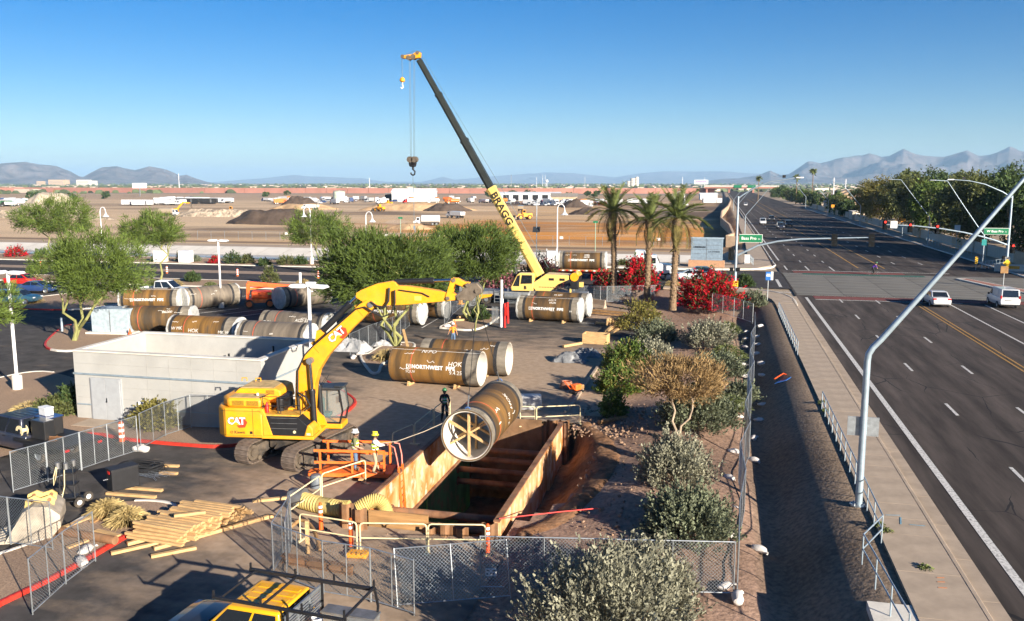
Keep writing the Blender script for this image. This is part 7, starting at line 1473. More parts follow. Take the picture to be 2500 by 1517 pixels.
bt = [(46, 292, 12, 5.2, 5.0, 'leaf_yellow', 'yellowish tree at the left end of the big roadside trees'), (45.5, 268, 13, 5.2, 5.2, 'leaf_yellow', 'second yellowish tree of the roadside row'), (46, 246, 12.5, 5, 5.2, 'leaf_olive', 'olive tree beside the yellowish roadside trees'), (46.5, 226, 12.5, 5.0, 5.2, 'leaf_olive', 'olive tree behind the white turn sign'), (46, 206, 12.6, 5.0, 5.2, 'leaf_bright', 'bright green tree behind the signal arm'), (46.0, 188, 12.4, 5.0, 5.2, 'leaf_olive', 'olive tree left of the long lamp arm'), (46, 170, 12.6, 5.2, 5.2, 'leaf_olive', 'green leaning tree crossed by the long lamp arm'), (47, 153, 12.6, 5.4, 5.2, 'leaf_deep', 'dark roadside tree behind the long lamp arm'), (54, 280, 14, 5.6, 5.4, 'leaf_olive', 'tall olive tree behind the yellowish ones'), (55, 250, 15.5, 5.5, 5.5, 'leaf_deep', 'tallest dark tree rising over the row'), (55, 215, 14, 5.5, 5.5, 'leaf_olive', 'rear olive tree in the middle of the row'), (54, 185, 14.2, 5.5, 5.5, 'leaf_deep', 'rear dark tree in the middle of the row'), (56, 160, 14.5, 5.5, 5.5, 'leaf_olive', 'rear olive tree near the right signal'), (52, 140, 12.0, 5.0, 4.8, 'leaf_deep', 'dark tree right of the long lamp arm'), (61, 145, 13.5, 6, 5.6, 'leaf_olive', 'olive tree at the right edge, rear'), (60, 128, 10.5, 5, 4.5, 'leaf_olive', 'lower olive tree at the right edge'), (51, 120, 6.5, 4, 3, 'leaf_deep', 'low dark tree beside the right signal pole')]
for i, a in enumerate(bt): big_tree(a[6], a[0], a[1], a[2], a[3], a[4], a[5], 100 + i, lean=-1.5 if i == 6 else 0)
ft = [(44.8, 330, 5.5, 3, 2.6), (45, 352, 7, 3.6, 3.2), (46, 372, 7.5, 3.6, 3.4), (45, 440, 7.5, 3.6, 3.4), (45, 470, 7, 3.5, 3.2), (45.5, 510, 8, 4, 3.6), (45, 550, 7.5, 3.5, 3.3), (45, 590, 8, 4, 3.7), (46, 640, 8, 4, 3.7), (45, 700, 8, 4, 3.7), (58, 360, 8.5, 4.5, 3.8), (66, 300, 10, 4.5, 4.4), (62, 420, 9, 4.5, 4), (70, 350, 9, 5, 4), (46, 760, 8, 5, 4), (52, 800, 9, 6, 4), (80, 260, 11, 5, 5), (84, 210, 12, 5, 5.5), (75, 180, 13, 5, 6)]
for i, a in enumerate(ft): big_tree(('%s small street tree along the far right pavement, from the near end', '%s of the trees planted among the right hand houses')[a[0] > 50] % ORD[i], a[0], a[1], a[2], a[3], a[4], ('leaf_deep', 'leaf_olive', 'leaf_bright')[i % 3], 140 + i, 1.0, 60, 36, .7, .45, 'trees among the far houses')
def fan_palm(label, x, y, h, z0=1.0, s=1.0):
    t = thing('fan_palm', label, 'palm', (x, y, z0), 0, 'tall thin palms on the right'); MB().tube([(0, 0, 0), (.1, 0, h * .5), (0, 0, h)], [.3, .22, .2], 8).build('trunk', 'bark_palm', t, True)
    d = sph(90); d[:, 2] = d[:, 2] * .8 + .1; leaf_mesh('crown', d * .25 * s + np.array([0, 0, h]), d, 1.9 * s, .55 * s, 'frond_green', t, .15, .35)
for i, (px, d, h) in enumerate(((1852, 560, 15), (1945, 520, 15.5), (1984, 500, 18.5), (2214, 330, 15.5), (2234, 420, 16), (2468, 420, 16.5), (2342, 420, 15.5), (1475, 560, 9))): x, y = on_ray(px, d); fan_palm(('tall thin palm left of the far houses', 'thin palm behind the signal lamp arm', 'tallest thin palm above the far houses', 'thick headed palm above the roadside trees', 'second palm above the roadside trees', 'palm at the right edge skyline', 'palm behind the dark roadside trees', 'small palm in the yard')[i], x, y, h)
for i in range(26):
    px = random.choice([random.uniform(0, 700), random.uniform(1180, 1500)]); d = random.uniform(760, 1000) if i > 5 else random.uniform(600, 700); x, y = on_ray(px, d); big_tree('low dark bush beyond the far yard', x, y, random.uniform(3, 5.5), 3, 2, 'leaf_deep', 200 + i, 0, 16, 20, 1.1, .9, 'bushes beyond the far yard')
for i, (x, y) in enumerate(((5.95, 30.4), (5.8, 30.9), (5.75, 46.6), (5.8, 48.4), (6.6, 27.6))): tuft('small green weed tuft at the pavement edge', x, y, .22, 'grass_green', 'weeds at the pavement edge', 1.06, n=70)

# ================================================================== chain link fences
mat('wire', (.30, .33, .35), .5, .6, var=.1)
_lk = {}
def link_mesh(w, h, s=.115, r=.0042):
    k = (round(w, 2), h)
    if k in _lk: return _lk[k]
    b = MB(); n = int((w + h) / s) + 1
    for sg in (1, -1):
        for i in range(n):
            c = -h + i * s; a0, a1 = max(0, c), min(w, c + h)
            if a1 - a0 < .02: continue
            p = (a0, a0 - c) if sg > 0 else (a0, h - (a0 - c)); q = (a1, a1 - c) if sg > 0 else (a1, h - (a1 - c))
            P_, Q_ = Vector((p[0], sg * .004, p[1])), Vector((q[0], sg * .004, q[1])); d = (Q_ - P_).normalized(); a = Vector((-d.z, 0, d.x)) * r; e = Vector((0, r, 0))
            b.add([tuple(P_ + a), tuple(P_ - a), tuple(P_ + e), tuple(Q_ + a), tuple(Q_ - a), tuple(Q_ + e)], [(0, 1, 4, 3), (1, 2, 5, 4), (2, 0, 3, 5)])
    _lk[k] = b.mesh('wire_mesh', fix=False); return _lk[k]
def fence_panel(label, p, q, h=1.8, tilt=0.0, mid=True, group='temporary chain link fence panels', z=None, s=.115):
    p, q = Vector((*p[:2], 0)), Vector((*q[:2], 0)); L_ = round((q - p).length, 1); z0 = max(T(p.x, p.y), 0) if z is None else z; z1 = max(T(q.x, q.y), 0) if z is None else z
    t = thing('chain_link_fence', label, 'fence', (p.x, p.y, z0 + .03), math.atan2(q.y - p.y, q.x - p.x), group)
    t.rotation_euler = (tilt, -math.atan2(z1 - z0, L_), math.atan2(q.y - p.y, q.x - p.x))
    b = MB(); r = .022
    for x in (.0, L_): MB().cyl((x, 0, 0), (x, 0, h), r, n=6).build('post', 'galv', t, True)
    for zz in (.08, h - .02): MB().cyl((0, 0, zz), (L_, 0, zz), r * .9, n=6).build('rail', 'galv', t, True)
    if mid: MB().cyl((L_ / 2, 0, .08), (L_ / 2, 0, h), r * .8, n=6).build('post', 'galv', t, True)
    obj('wire_mesh', link_mesh(L_, h - .12, s), 'wire', t, loc=(0, 0, .08), kind='stuff')
    return t
def fence_run(pts, labels, **k):
    for i, (p, q) in enumerate(zip(pts, pts[1:])): fence_panel(labels % (ORD[i] + ' ' if i else '') if '%s' in labels else labels, p, q, **k)
fence_panel('front fence panel with a small white sign, nearest the trench', (-7.1, 25.2), (-3.1, 25.95)); fence_panel('front fence panel ending at the fence corner', (-3.0, 25.95), (.85, 26.65))
MB_ = MB().box((0, 0, 0), (.36, .02, .26)); o = MB_.build('fence_sign', 'letter_white', loc=(-6.75, 25.22, .62), rz=R(11)); tag(o, 'small white printed sign wired to the front fence', 'sign'); bars(o, 'decal_black', TM(0, -.014, 0), [(-.1, .06, .08, .03), (.1, .06, .1, .03), (-.12, -.05, .05, .05), (0, -.04, .04, .06), (.07, -.05, .05, .05)])
fence_panel('leaning fence panel left of the sign panel', (-9.25, 23.4), (-5.9, 24.3), tilt=R(-14)); fence_run([(-14.10, 24.57), (-11.87, 23.70), (-10.20, 23.55), (-8.60, 23.06)], '%sfence panel behind the yellow pickup', h=1.8); fence_panel('fence panel turning away beside the barrier corner', (-14.14, 24.62), (-14.84, 27.23)); fence_panel('short fence panel at the barrier corner', (-13.75, 24.81), (-14.70, 26.96))
fence_run([(.95, 26.7), (1.05, 30.3), (1.35, 33.9), (1.2, 37.4), (1.75, 41.0), (1.6, 44.6), (2.05, 48.2), (1.95, 51.8), (2.45, 55.4), (2.3, 59.0), (2.7, 62.6), (2.6, 66.2), (3.05, 69.8), (3.15, 73.4), (3.3, 77.0)], '%spanel of the long fence beside the ditch, counted from the near corner', z=.02)
fence_run([(3.2, 79), (1.6, 82.6), (-.4, 85.8)], '%sfence panel behind the big bougainvillea', z=.5)
fence_run([(-28.68, 29.01), (-28.21, 30.47), (-27.90, 32.10), (-27.60, 33.56), (-27.16, 35.14)], '%sfence panel along the navy truck, from the left', z=0); fence_run([(-27.09, 35.22), (-27.27, 37.42), (-26.90, 39.10), (-25.04, 39.39)], '%sfence panel in front of the white building', z=.1); fence_run([(-19.78, 20.32), (-20.27, 22.27), (-20.52, 23.93)], '%sfence panel across the red kerb at the lower left', z=.05); fence_run([(-26.02, 24.43), (-24.39, 24.38), (-22.64, 24.34)], '%sfence panel in front of the excavator bucket', z=.08)
fence_run([(-26.59, 58.75), (-26.71, 62.54), (-26.55, 65.50), (-26.44, 68.91), (-27.25, 73.34)], '%sfence panel under the wide palo verde, from the left', z=0); fence_run([(-24.08, 73.87), (-25.41, 80.62), (-26.06, 85.69), (-24.54, 87.30)], '%sfence panel beside the middle island', z=0); fence_run([(-21.80, 88.91), (-19.23, 89.53), (-16.75, 91.10), (-15.12, 92.15), (-13.03, 92.65), (-11.60, 92.67), (-9.12, 93.60), (-6.64, 94.86)], '%sfence panel in front of the palms, from the crane', z=.1, h=1.75)
t = thing('quarry_fence', 'long low fence along the far quarry road', 'fence', (0, 0, 0))
for i in range(34): MB().cyl((-118 + i * 3.5, 178 + .02 * i, 0), (-118 + i * 3.5, 178 + .02 * i, 2.0), .045, n=5).build('post', 'galv', t)
MB().beam((-118, 178, 1.95), (-1, 178.6, 1.95), .04, .04).build('rail', 'galv', t); MB().beam((-118, 178, .95), (-1, 178.6, .95), .02, .02).build('rail', 'galv', t)
for i, px in enumerate((593, 900, 1060, 1220, 1402, 1660)): x = -118 + (px - 300) * .078; tag(MB().box((0, 0, 0), (.7, .04, .5)).build('fence_notice', 'letter_white', loc=(x, 177.8, 1.6)), 'small white notice on the far quarry fence', 'sign', 'notices on the quarry fence')
sbm = MB(); sbm.lathe([(0, -.30), (.07, -.29), (.14, -.2), (.17, 0), (.14, .2), (.07, .29), (.02, .36), (.06, .42)], 10, (0, 0, .09), 'x'); sbm.v = [(x, y + .05 * math.sin(x * 9), z * .72 + .02 * math.sin(x * 14 + y * 9)) for x, y, z in sbm.v]; sbme = sbm.mesh('sandbag', True)
for i in range(15):
    y = 27.5 + i * 3.55
    for s in (-1, 1):
        if i == 0 and s > 0: continue
        if random.random() < .18: continue
        x = lerp(1.0, 3.2, (y - 27) / 50) + s * random.uniform(.3, .75); o = obj('sandbag', sbme, 'bag_white', loc=(x, y + random.uniform(-.5, .5), (T(x, y) if s > 0 else 0) - .04), rz=random.uniform(-1.2, 1.2)); tag(o, 'white sandbag on the %s side of the long fence, %s from the near corner' % ('ditch' if s > 0 else 'bank', ORD[i]), 'sandbag', 'sandbags along the long fence'); o.scale = (1, 1, random.uniform(.9, 1.5))
for i, p in enumerate(((-20.90, 23.74), (-21.42, 24.56), (-27.31, 35.37), (0.96, 26.33), (-27.03, 35.30), (-26.22, 59.80), (-26.26, 58.52), (-23.69, 73.50))): o = obj('sandbag', sbme, 'bag_white', loc=(*p, .01), rz=random.uniform(0, 3)); tag(o, ('white sandbag standing on the red kerb', 'upper white sandbag on the red kerb', 'white sandbag on the fence foot near the striped panel', 'white sandbag at the fence corner by the ditch', 'second sandbag on the fence foot near the striped panel', 'white sandbag under the wide tree fence', 'left sandbag under the wide tree fence', 'sandbag at the middle island fence')[i], 'sandbag', 'loose sandbags'); o.scale = (1.1, 1.2, 1.6)
def barrier(label, p, q, h=1.07, z=0.0):
    p, q = Vector((*p[:2], 0)), Vector((*q[:2], 0)); L_ = (q - p).length; t = thing('safety_barrier', label, 'barrier', (p.x, p.y, z), math.atan2(q.y - p.y, q.x - p.x), 'cream steel safety barriers'); r = .028
    MB().tube([(0, 0, .03), (0, 0, h - .12), (.04, 0, h - .03), (.13, 0, h), (L_ - .13, 0, h), (L_ - .04, 0, h - .03), (L_, 0, h - .12), (L_, 0, .03)], r, 8).build('frame', 'cream_paint', t, True); MB().cyl((0, 0, h * .48), (L_, 0, h * .48), r * .9, n=8).build('mid_rail', 'cream_paint', t, True)
    for x in (0, L_): MB().box((x, 0, .03), (.12, .5, .05)).build('foot', 'cream_paint', t, bev=.015)
for lb, p, q in (('barrier left of the duct, turning towards the platform', (-15.71, 28.75), (-15.64, 31.26)), ('barrier in front of the orange platform', (-15.66, 31.45), (-14.63, 33.57)), ('barrier at the near left trench corner', (-14.52, 27.30), (-12.16, 27.00)), ('barrier along the near end of the trench, left of two', (-12.03, 26.99), (-9.70, 27.45)), ('barrier along the near end of the trench, right of two', (-9.64, 27.46), (-7.65, 27.87)), ('barrier beside the worker in green, near one', (-14.49, 39.48), (-14.51, 42.40)), ('barrier beside the worker in green, far one', (-14.49, 42.56), (-14.43, 45.11)), ('barrier in shade left of the worker in green', (-14.97, 37.67), (-14.53, 39.40)), ('barrier at the far trench corner, left of two', (-10.09, 43.94), (-9.32, 44.13)), ('barrier at the far trench corner, right of two', (-9.22, 44.07), (-7.00, 45.01))): barrier(lb, p, q)
def delineator(label, p):
    t = thing('delineator', label, 'delineator', (*p, 0), 0, 'tall orange delineator posts'); MB().lathe([(.10, 0), (.085, .1), (.07, .95), (.05, 1.1), (0, 1.12)], 14).build('post', 'orange_plastic', t, True); MB().box((0, 0, .03), (.34, .34, .06)).build('rubber_base', 'rubber', t)
    for z in (.72, .9): MB().lathe([(.079, z), (.077, z + .1)], 14).build('white_band', 'letter_white', t)
delineator('orange delineator post in front of the yellow duct', (-14.23, 28.38)); delineator('orange delineator post beside the brown sheet pile', (-12.50, 27.24)); delineator('orange delineator post at the trench corner by the fence', (-7.58, 27.89))
def striped_panel(label, p, z=0.0):
    t = thing('channelizer', label, 'traffic marker', (*p, z), R(-8), 'orange and white striped channelizers'); MB().box((0, 0, .05), (.5, .4, .1)).build('rubber_base', 'rubber', t); MB().lathe([(.14, .1), (.13, 1.0), (.09, 1.12), (0, 1.12)], 14).build('panel', 'orange_plastic', t, True)
    for z_ in (.3, .6, .88): MB().lathe([(.142, z_), (.14, z_ + .14)], 14).build('white_band', 'letter_white', t)
for lb, p in (('striped channelizer by the white building fence', (-28.94, 36.22)), ('striped channelizer on the cross street, left of three', (-77.19, 108.45)), ('striped channelizer on the cross street, middle of three', (-65.24, 107.39)), ('striped channelizer on the cross street, right of three', (-53.10, 107.63)), ('striped channelizer beside the lamp among the pipes', (-54.25, 87.29)), ('dark striped channelizer at the left tree', (-100.31, 110.25))): striped_panel(lb, p)
def cone(label, p, z=0.0):
    t = thing('traffic_cone', label, 'cone', (*p, z), 0, 'orange cones'); MB().lathe([(.19, .03), (.03, .7), (0, .71)], 14).build('cone_body', 'orange_plastic', t, True); MB().box((0, 0, .015), (.42, .42, .03)).build('cone_base', 'orange_plastic', t); MB().lathe([(.115, .34), (.085, .45)], 14).build('white_collar', 'letter_white', t)
for lb, p in (('orange cone beside the capped pipe end under the tree', (-27.10, 76.28)), ('orange cone behind the white building', (-48.62, 62.76)), ('tiny cone near the middle island', (-23.04, 73.66))): cone(lb, p)
wp = thing('work_platform', 'orange steel access platform at the trench edge', 'platform', (-14.75, 34.4, 0), R(10))
PX0, PX1, PY0, PY1 = -2.2, 1.05, -.55, .75
for i in range(9): MB().box((lerp(PX0, PX1, (i + .5) / 9), (PY0 + PY1) / 2, .33), ((PX1 - PX0) / 9 - .012, PY1 - PY0, .05)).build('deck_plank', 'safety_orange', wp)
b = MB(); b.box(((PX0 + PX1) / 2, PY0, .25), (PX1 - PX0, .08, .14)); b.build('edge_beam', 'safety_orange', wp); MB().box(((PX0 + PX1) / 2, PY1, .25), (PX1 - PX0, .08, .14)).build('edge_beam', 'safety_orange', wp)
for y in (PY0, PY1):
    for x in (PX0 + .1, (PX0 + PX1) / 2 - .1, PX1 - .3): MB().box((x, y, .85), (.08, .08, 1.1)).build('rail_post', 'safety_orange', wp)
    for z in (.85, 1.38): MB().box(((PX0 + PX1) / 2 - .2, y + .05 * math.copysign(1, y), z), (PX1 - PX0 - .1, .05, .11)).build('guard_rail', 'safety_orange', wp)
MB().box((PX0 - .25, -.1, .2), (.6, .5, .25)).build('winch', 'safety_orange', wp, bev=.06)
ld = thing('ladder', 'orange ladder with pink top standing in the trench', 'ladder', (-12.66, 33.2, -2.4))
for y in (-.22, .22): MB().beam((0, y, 0), (-.2, y, 3.5), .05, .08).build('stile', 'safety_orange', ld); MB().tube([(-.2, y, 3.45), (-.25, y * 1.3, 3.9), (-.35, y * 1.3, 4.35), (-.55, y, 4.4)], .03, 6).build('grab_rail', mat('pink_rail', (.75, .22, .16), .5), ld)
for k in range(11): MB().cyl((-.2 * k / 11 - .01, -.22, .3 + k * .31), (-.2 * k / 11 - .01, .22, .3 + k * .31), .02, n=6).build('rung', 'safety_orange', ld)
t = thing('water_cooler', 'grey drinks cooler beside the orange platform', 'cooler', (*(-16.53, 32.64), 0)); MB().lathe([(0, 0), (.24, 0), (.26, .5), (.2, .58), (0, .6)], 14).build('cooler_body', mat('cooler_grey', (.12, .14, .16), .5), t, True)
sl_ = thing('step_ladder', 'orange step ladder standing in front of the flatbed', 'ladder', (*(-16.75, 111.84), .35), R(3))
for s in (-1, 1):
    for y in (-.25, .25): MB().beam((s * 1.0, y * 1.3, 0), (s * .06, y * .7, 3.0), .06, .08).build('stile', 'safety_orange', sl_)
    for k in range(8): f = k / 8.5; MB().beam((s * lerp(.95, .1, f), -.3, .25 + k * .34), (s * lerp(.95, .1, f), .3, .25 + k * .34), .05, .04).build('rung', 'safety_orange', sl_)
vd = thing('air_duct', 'yellow corrugated air duct lying at the trench corner', 'duct', (0, 0, 0))
def duct(pts, r):
    b = MB(); P_ = smooth3(pts, 14); rs = [r * (1 + .07 * (1 if i % 2 else -1)) for i in range(len(P_))]; b.tube(P_, rs, 18); return b
def smooth3(pts, n):
    out = []
    for i in range(len(pts) - 1):
        p0, p1, p2, p3 = [Vector(pts[max(0, min(len(pts) - 1, j))]) for j in (i - 1, i, i + 1, i + 2)]
        for k in range(n): u = k / n; out.append(.5 * ((2 * p1) + (p2 - p0) * u + (2 * p0 - 5 * p1 + 4 * p2 - p3) * u * u + (3 * p1 - p0 - 3 * p2 + p3) * u ** 3))
    return out + [Vector(pts[-1])]
duct([(-16.0, 30.3, .34), (-15.2, 30.05, .33), (-14.2, 29.8, .34), (-13.7, 29.8, .36)], .32).build('duct_section', mat('duct_yellow', (.50, .38, .13), .6, var=.15, sc=5), vd, 60); duct([(-13.4, 29.9, .36), (-12.95, 30.1, .62), (-12.55, 30.2, .6), (-12.3, 30.2, .1), (-12.25, 30.2, -.9)], .27).build('duct_section', 'duct_yellow', vd, 60)
MB().lathe([(.1, -.3), (.38, -.3), (.40, .3), (.1, .3)], 18, (-16.2, 30.35, .42), 'x').build('fan_unit', 'steel_grey', vd, True)
def plank(parent, x, y, z, L_, rz, w=.16, h=.10, tilt=0.0, m='wood'):
    b = MB(); b.box((0, 0, 0), (L_, w, h)); o = b.build('plank', m, parent); o.location = (x, y, z); o.rotation_euler = (0, tilt, rz); return o
random.seed(5)
lp = thing('lumber_stack', 'loose stack of pale timber beams on the lot', 'lumber', (-19.15, 27.5, 0), R(-6))
for i in range(3): plank(lp, (-1.0, .0, 1.2)[i], -.1, .06, 4.6, R(62), .14, .12)
for lay in range(5):
    for k in range(17 - lay):
        y = -1.75 + k * .215 + lay * .09 + random.uniform(-.04, .04); plank(lp, random.uniform(-.22, .22) + y * .16, y, .16 + lay * .095, random.uniform(2.0, 2.5), R(random.uniform(-2.5, 2.5)), random.uniform(.12, .17), .085, R(random.uniform(-1, 1)))
plank(lp, 2.2, 1.9, .72, 1.3, R(35), .16, .1); plank(lp, .3, -.4, .74, 1.1, R(38), .15, .1)
for i, (p, r_, L_, lb) in enumerate((((-19.95, 25.27), 48, 1.6, 'timber beam sticking out below the lumber stack, left'), ((-18.39, 25.29), 42, 1.5, 'timber beam sticking out below the lumber stack, right'))): o = plank(None, p[0], p[1], .06, L_, R(r_)); o.name = 'timber_beam'; tag(o, lb, 'timber', 'loose timber beams')
bx = thing('tool_chest', 'black tool chest standing on two timbers', 'tool chest', (*(-24.40, 30.44), .0), R(60)); MB().box((0, 0, .56), (1.15, .6, .9)).build('chest_body', 'black', bx, bev=.03); MB().box((0, 0, 1.03), (1.18, .63, .06)).build('chest_lid', 'black', bx, bev=.01); MB().box((-.58, 0, .9), (.03, .2, .12)).build('latch', 'red', bx)
bars(bx, 'letter_white', TM(-.581, .08, .6) @ rotM(0, R(90), 0) @ rotM(0, 0, R(90)), [(0, -.18 + .07 * i, .07, .045) for i in range(6)])
for i, (p, L_) in enumerate((((-23.58, 29.84), 2.3), ((-23.76, 30.60), 2.2))): o = plank(None, p[0], p[1], .05, L_, R(2)); o.name = 'timber_beam'; tag(o, ('near', 'rear')[i] + ' timber under the black tool chest', 'timber', 'timbers under the chest')
wc = thing('wire_coil', 'tangled coil of black cable and clear sheeting', 'cable', (*(-25.16, 32.76), 0), 0)
b = MB()
for k in range(16):
    r_ = random.uniform(.5, .95); cx, cy = random.uniform(-.12, .12), random.uniform(-.12, .12); b.tube([(cx + r_ * 1.25 * math.cos(a * .3), cy + r_ * .7 * math.sin(a * .3), .04 + .02 * k + .03 * math.sin(a)) for a in range(22)], .02, 4)
b.build('cable', 'hose', wc); b = MB()
for k in range(36):
    a = random.uniform(-.9, .5); p = Vector((random.uniform(-.6, .9), random.uniform(-.8, -.1), .05)); b.tube([p, p + Vector((.5 * math.cos(a), .3 * math.sin(a), random.uniform(.02, .15))), p + Vector((1.0 * math.cos(a), .6 * math.sin(a), .03))], .008, 3)
b.build('loose_wire', 'galv', wc, kind='stuff')
for i, (p, L_) in enumerate((((-24.27, 33.56), .75), ((-23.76, 32.64), .85))): o = plank(None, p[0], p[1], .05, L_, R(6)); o.name = 'timber_beam'; tag(o, ('upper', 'lower')[i] + ' short timber beside the cable coil', 'timber', 'timbers by the cable coil')
bk = thing('digging_bucket', 'worn pale excavator bucket with yellow ears lying behind the fence', 'bucket', (*(-24.40, 25.54), 0), R(35))
mat('bucket_steel', (.44, .38, .30), .6, .2, var=.25, sc=2); pr = [(-.9, .1), (-.2, .05), (.6, .12), (.95, .5), (.95, .95), (.6, 1.3), (.1, 1.4), (-.25, 1.2), (-.1, 1.05), (.2, 1.15), (.6, .95), (.75, .6), (.5, .25), (-.85, .2)]
MB().prism(pr, -.85, .85).build('bucket_shell', 'bucket_steel', bk, bev=.02)
for s in (-1, 1): MB().prism([(-.9, .12), (.6, .12), (.95, .5), (.95, .95), (.6, 1.3), (.1, 1.4), (-.25, 1.2)], s * .86, s * .80).build('side_plate', 'bucket_steel', bk)
for s in (-.3, .3): e_ = MB().prism([(-.25, 1.2), (.7, 1.1), (.78, 1.42), (.6, 1.58), (.3, 1.5), (.1, 1.62), (-.2, 1.5)], s - .05, s + .05).build('ear', mat('faded_yellow', (.62, .45, .14), .6, var=.2), bk); MB().cyl((0, s - .08, 1.46), (0, s + .08, 1.46), .07, n=12).build('pin_boss', 'rust_pile', e_); MB().cyl((.58, s - .08, 1.42), (.58, s + .08, 1.42), .07, n=12).build('pin_boss', 'rust_pile', e_)
for k in range(6): MB().prism([(-.9, .08), (-1.25, .14), (-.9, .22)], -.8 + k * .29, -.65 + k * .29).build('tooth', 'bucket_steel', bk)
ct = thing('hand_cart', 'black wheeled cart hung with straps', 'cart', (*(-25.38, 28.45), 0), R(20))
for x in (-.3, .3):
    for y in (-.25, .25): MB().cyl((x, y, .2), (x * .8, y * .6, 1.75), .025, n=6).build('upright', 'black', ct)
for z in (.35, .9, 1.4): MB().box((0, 0, z), (.65, .5, .05)).build('shelf', 'black', ct)
for x, y in ((-.55, -.35), (.5, -.4), (.6, .3), (-.45, .45)):
    w = MB().lathe([(.1, -.05), (.2, -.05), (.22, 0), (.2, .05), (.1, .05)], 16, (0, 0, 0), 'y').build('wheel', 'rubber', ct, True, loc=(x, y, .22), rz=random.random()); MB().lathe([(0, -.04), (.11, -.04), (.11, .04), (0, .04)], 12, (0, 0, 0), 'y').build('rim', 'white_metal', w)
MB().box((0, 0, .25), (1.1, .7, .05)).build('base_frame', 'black', ct)
for x, y in ((-.3, -.2), (.05, -.3), (.2, .1)): MB().cyl((x, y, 1.6), (x, y, 1.85), .09, n=12).build('reel', 'steel_grey', ct, True)
MB().tube([(-.32, -.3, 1.7), (-.42, -.35, 1.3), (-.45, -.33, .95), (-.36, -.3, 1.25), (-.3, -.28, 1.65)], .02, 6).build('strap', 'cream_paint', ct, True); MB().tube([(.0, -.33, 1.6), (-.02, -.38, .9), (-.15, -.4, .4), (-.2, -.45, .2)], .02, 6).build('strap', 'cream_paint', ct, True)
p0, p1 = (-25.27, 25.73), (-20.72, 25.23); tag(MB().tube([(*p0, .28), (*p1, .28)], .16, 14).build('casing_pipe', 'rust_pile', None, True), 'rusty casing pipe lying across the gravel bed', 'pipe')
for i, (a, c_, lb) in enumerate((((-22.25, 26.10), (-21.05, 25.81), 'short board beside the rusty casing pipe'), ((-22.16, 24.53), (-21.89, 25.24), 'small board under the rusty casing pipe'), ((-22.94, 26.73), (-22.93, 27.70), 'dark board leaning by the grass tufts'), ((-23.65, 25.96), (-23.29, 27.27), 'long thin board behind the casing pipe'), ((-14.97, 34.92), (-14.83, 33.47), 'short pale board below the orange platform'))): o = MB().beam((*a, .16), (*c_, .18), .2, .06).build('board', 'wood' if i != 2 else 'old_wood'); tag(o, lb, 'board', 'loose boards')
p0, p1 = (-14.32, 25.58), (-11.56, 25.27); b = MB(); b.beam((*p0, .14), (*p1, .14), .03, .26); b.beam((*p0, .02), (*p1, .02), .26, .03); b.beam((*p0, .27), (*p1, .27), .26, .03); tag(b.build('steel_beam', 'rust_pile'), 'rusty steel beam behind the pickup fence', 'steel beam')
p0 = (-13.80, 26.46); tag(MB().box((0, 0, .6), (.12, .16, 1.2)).build('timber_post', 'wood', loc=(*p0, 0), rz=.3), 'short timber post crossing the rusty beam', 'timber')
tag(MB().tube(smooth3([(*(-15.34, 27.48), .1), (*(-15.04, 28.34), .35), (*(-14.27, 27.82), .3), (*(-13.38, 26.56), .1)], 6), .07, 8).build('bent_hose', 'old_wood', None, True), 'bent brown hose beside the near left barrier', 'hose')
t = thing('barrier_foot', 'bright yellow plastic barrier foot on the ground', 'barrier foot', (*(-11.97, 26.62), 0), R(5)); MB().box((0, 0, .08), (.75, .5, .14)).build('foot_body', 'cat_yellow', t, bev=.04)
for k in range(4): MB().box((-.27 + k * .18, -.2, .17), (.1, .12, .06)).build('lug', 'cat_yellow', t)
def tarp(label, p, w, d, h, seed, m='tarp_grey', name='tarpaulin'):
    v = []; f = []; n = 26
    for j in range(n):
        for i in range(n):
            u, s = i / (n - 1) * 2 - 1, j / (n - 1) * 2 - 1; rr = max(abs(u), abs(s)); q = noise.ridged_multi_fractal(Vector((u * 1.8 + seed, s * 1.8, seed)), 1, 2, 4, 1, 2); wob = 1 + .25 * fbm(u + seed, s, 1.3)
            v.append((u * w / 2 * wob, s * d / 2 * wob, max(.0, h * (1 - rr ** 2.2) * (.25 + .55 * q)) + .015))
    for j in range(n - 1):
        for i in range(n - 1): a = j * n + i; f.append((a, a + 1, a + n + 1, a + n))
    b = MB(); b.add(v, f); return tag(b.build(name, m, None, 25, loc=(p[0], p[1], .0)), label, 'tarpaulin')
mat('tarp_grey', (.17, .175, .18), .42, var=.25, sc=3, spec=.5); mat('tarp_white', (.42, .42, .42), .4, var=.2)
tarp('crumpled grey tarpaulin heap at the lot edge', (-10.34, 61.42), 2.4, 1.6, .65, 3); tarp('second crumpled tarpaulin behind the front heap', (-9.44, 63.51), 2.2, 1.5, .55, 5); tarp('pale plastic sheet on the ground under the wide tree', (-25.68, 63.86), 2.2, 1.2, .5, 8, 'tarp_white'); tarp('plastic sheet heap by the tree fence', (-27.63, 61.46), 3.0, 1.4, .9, 9, 'tarp_white')
o = MB().box((0, 0, .45), (1.3, .8, .85)).build('wrapped_bundle', 'tarp_white', loc=(*(-10.28, 47.39), 0), rz=R(12), bev=.12); tag(o, 'grey plastic wrapped bundle behind the hung pipe', 'bundle')
ch = thing('hose_coil', 'coil of clay coloured hose at the lot edge', 'hose', (*(-9.15, 53.04), 0)); 
for k in range(5): MB().tube([((.42 - .03 * k) * math.cos(a * .4), (.42 - .03 * k) * math.sin(a * .4), .06 + k * .09) for a in range(17)], .05, 6).build('hose_turn', mat('clay', (.36, .16, .10), .7), ch, True)
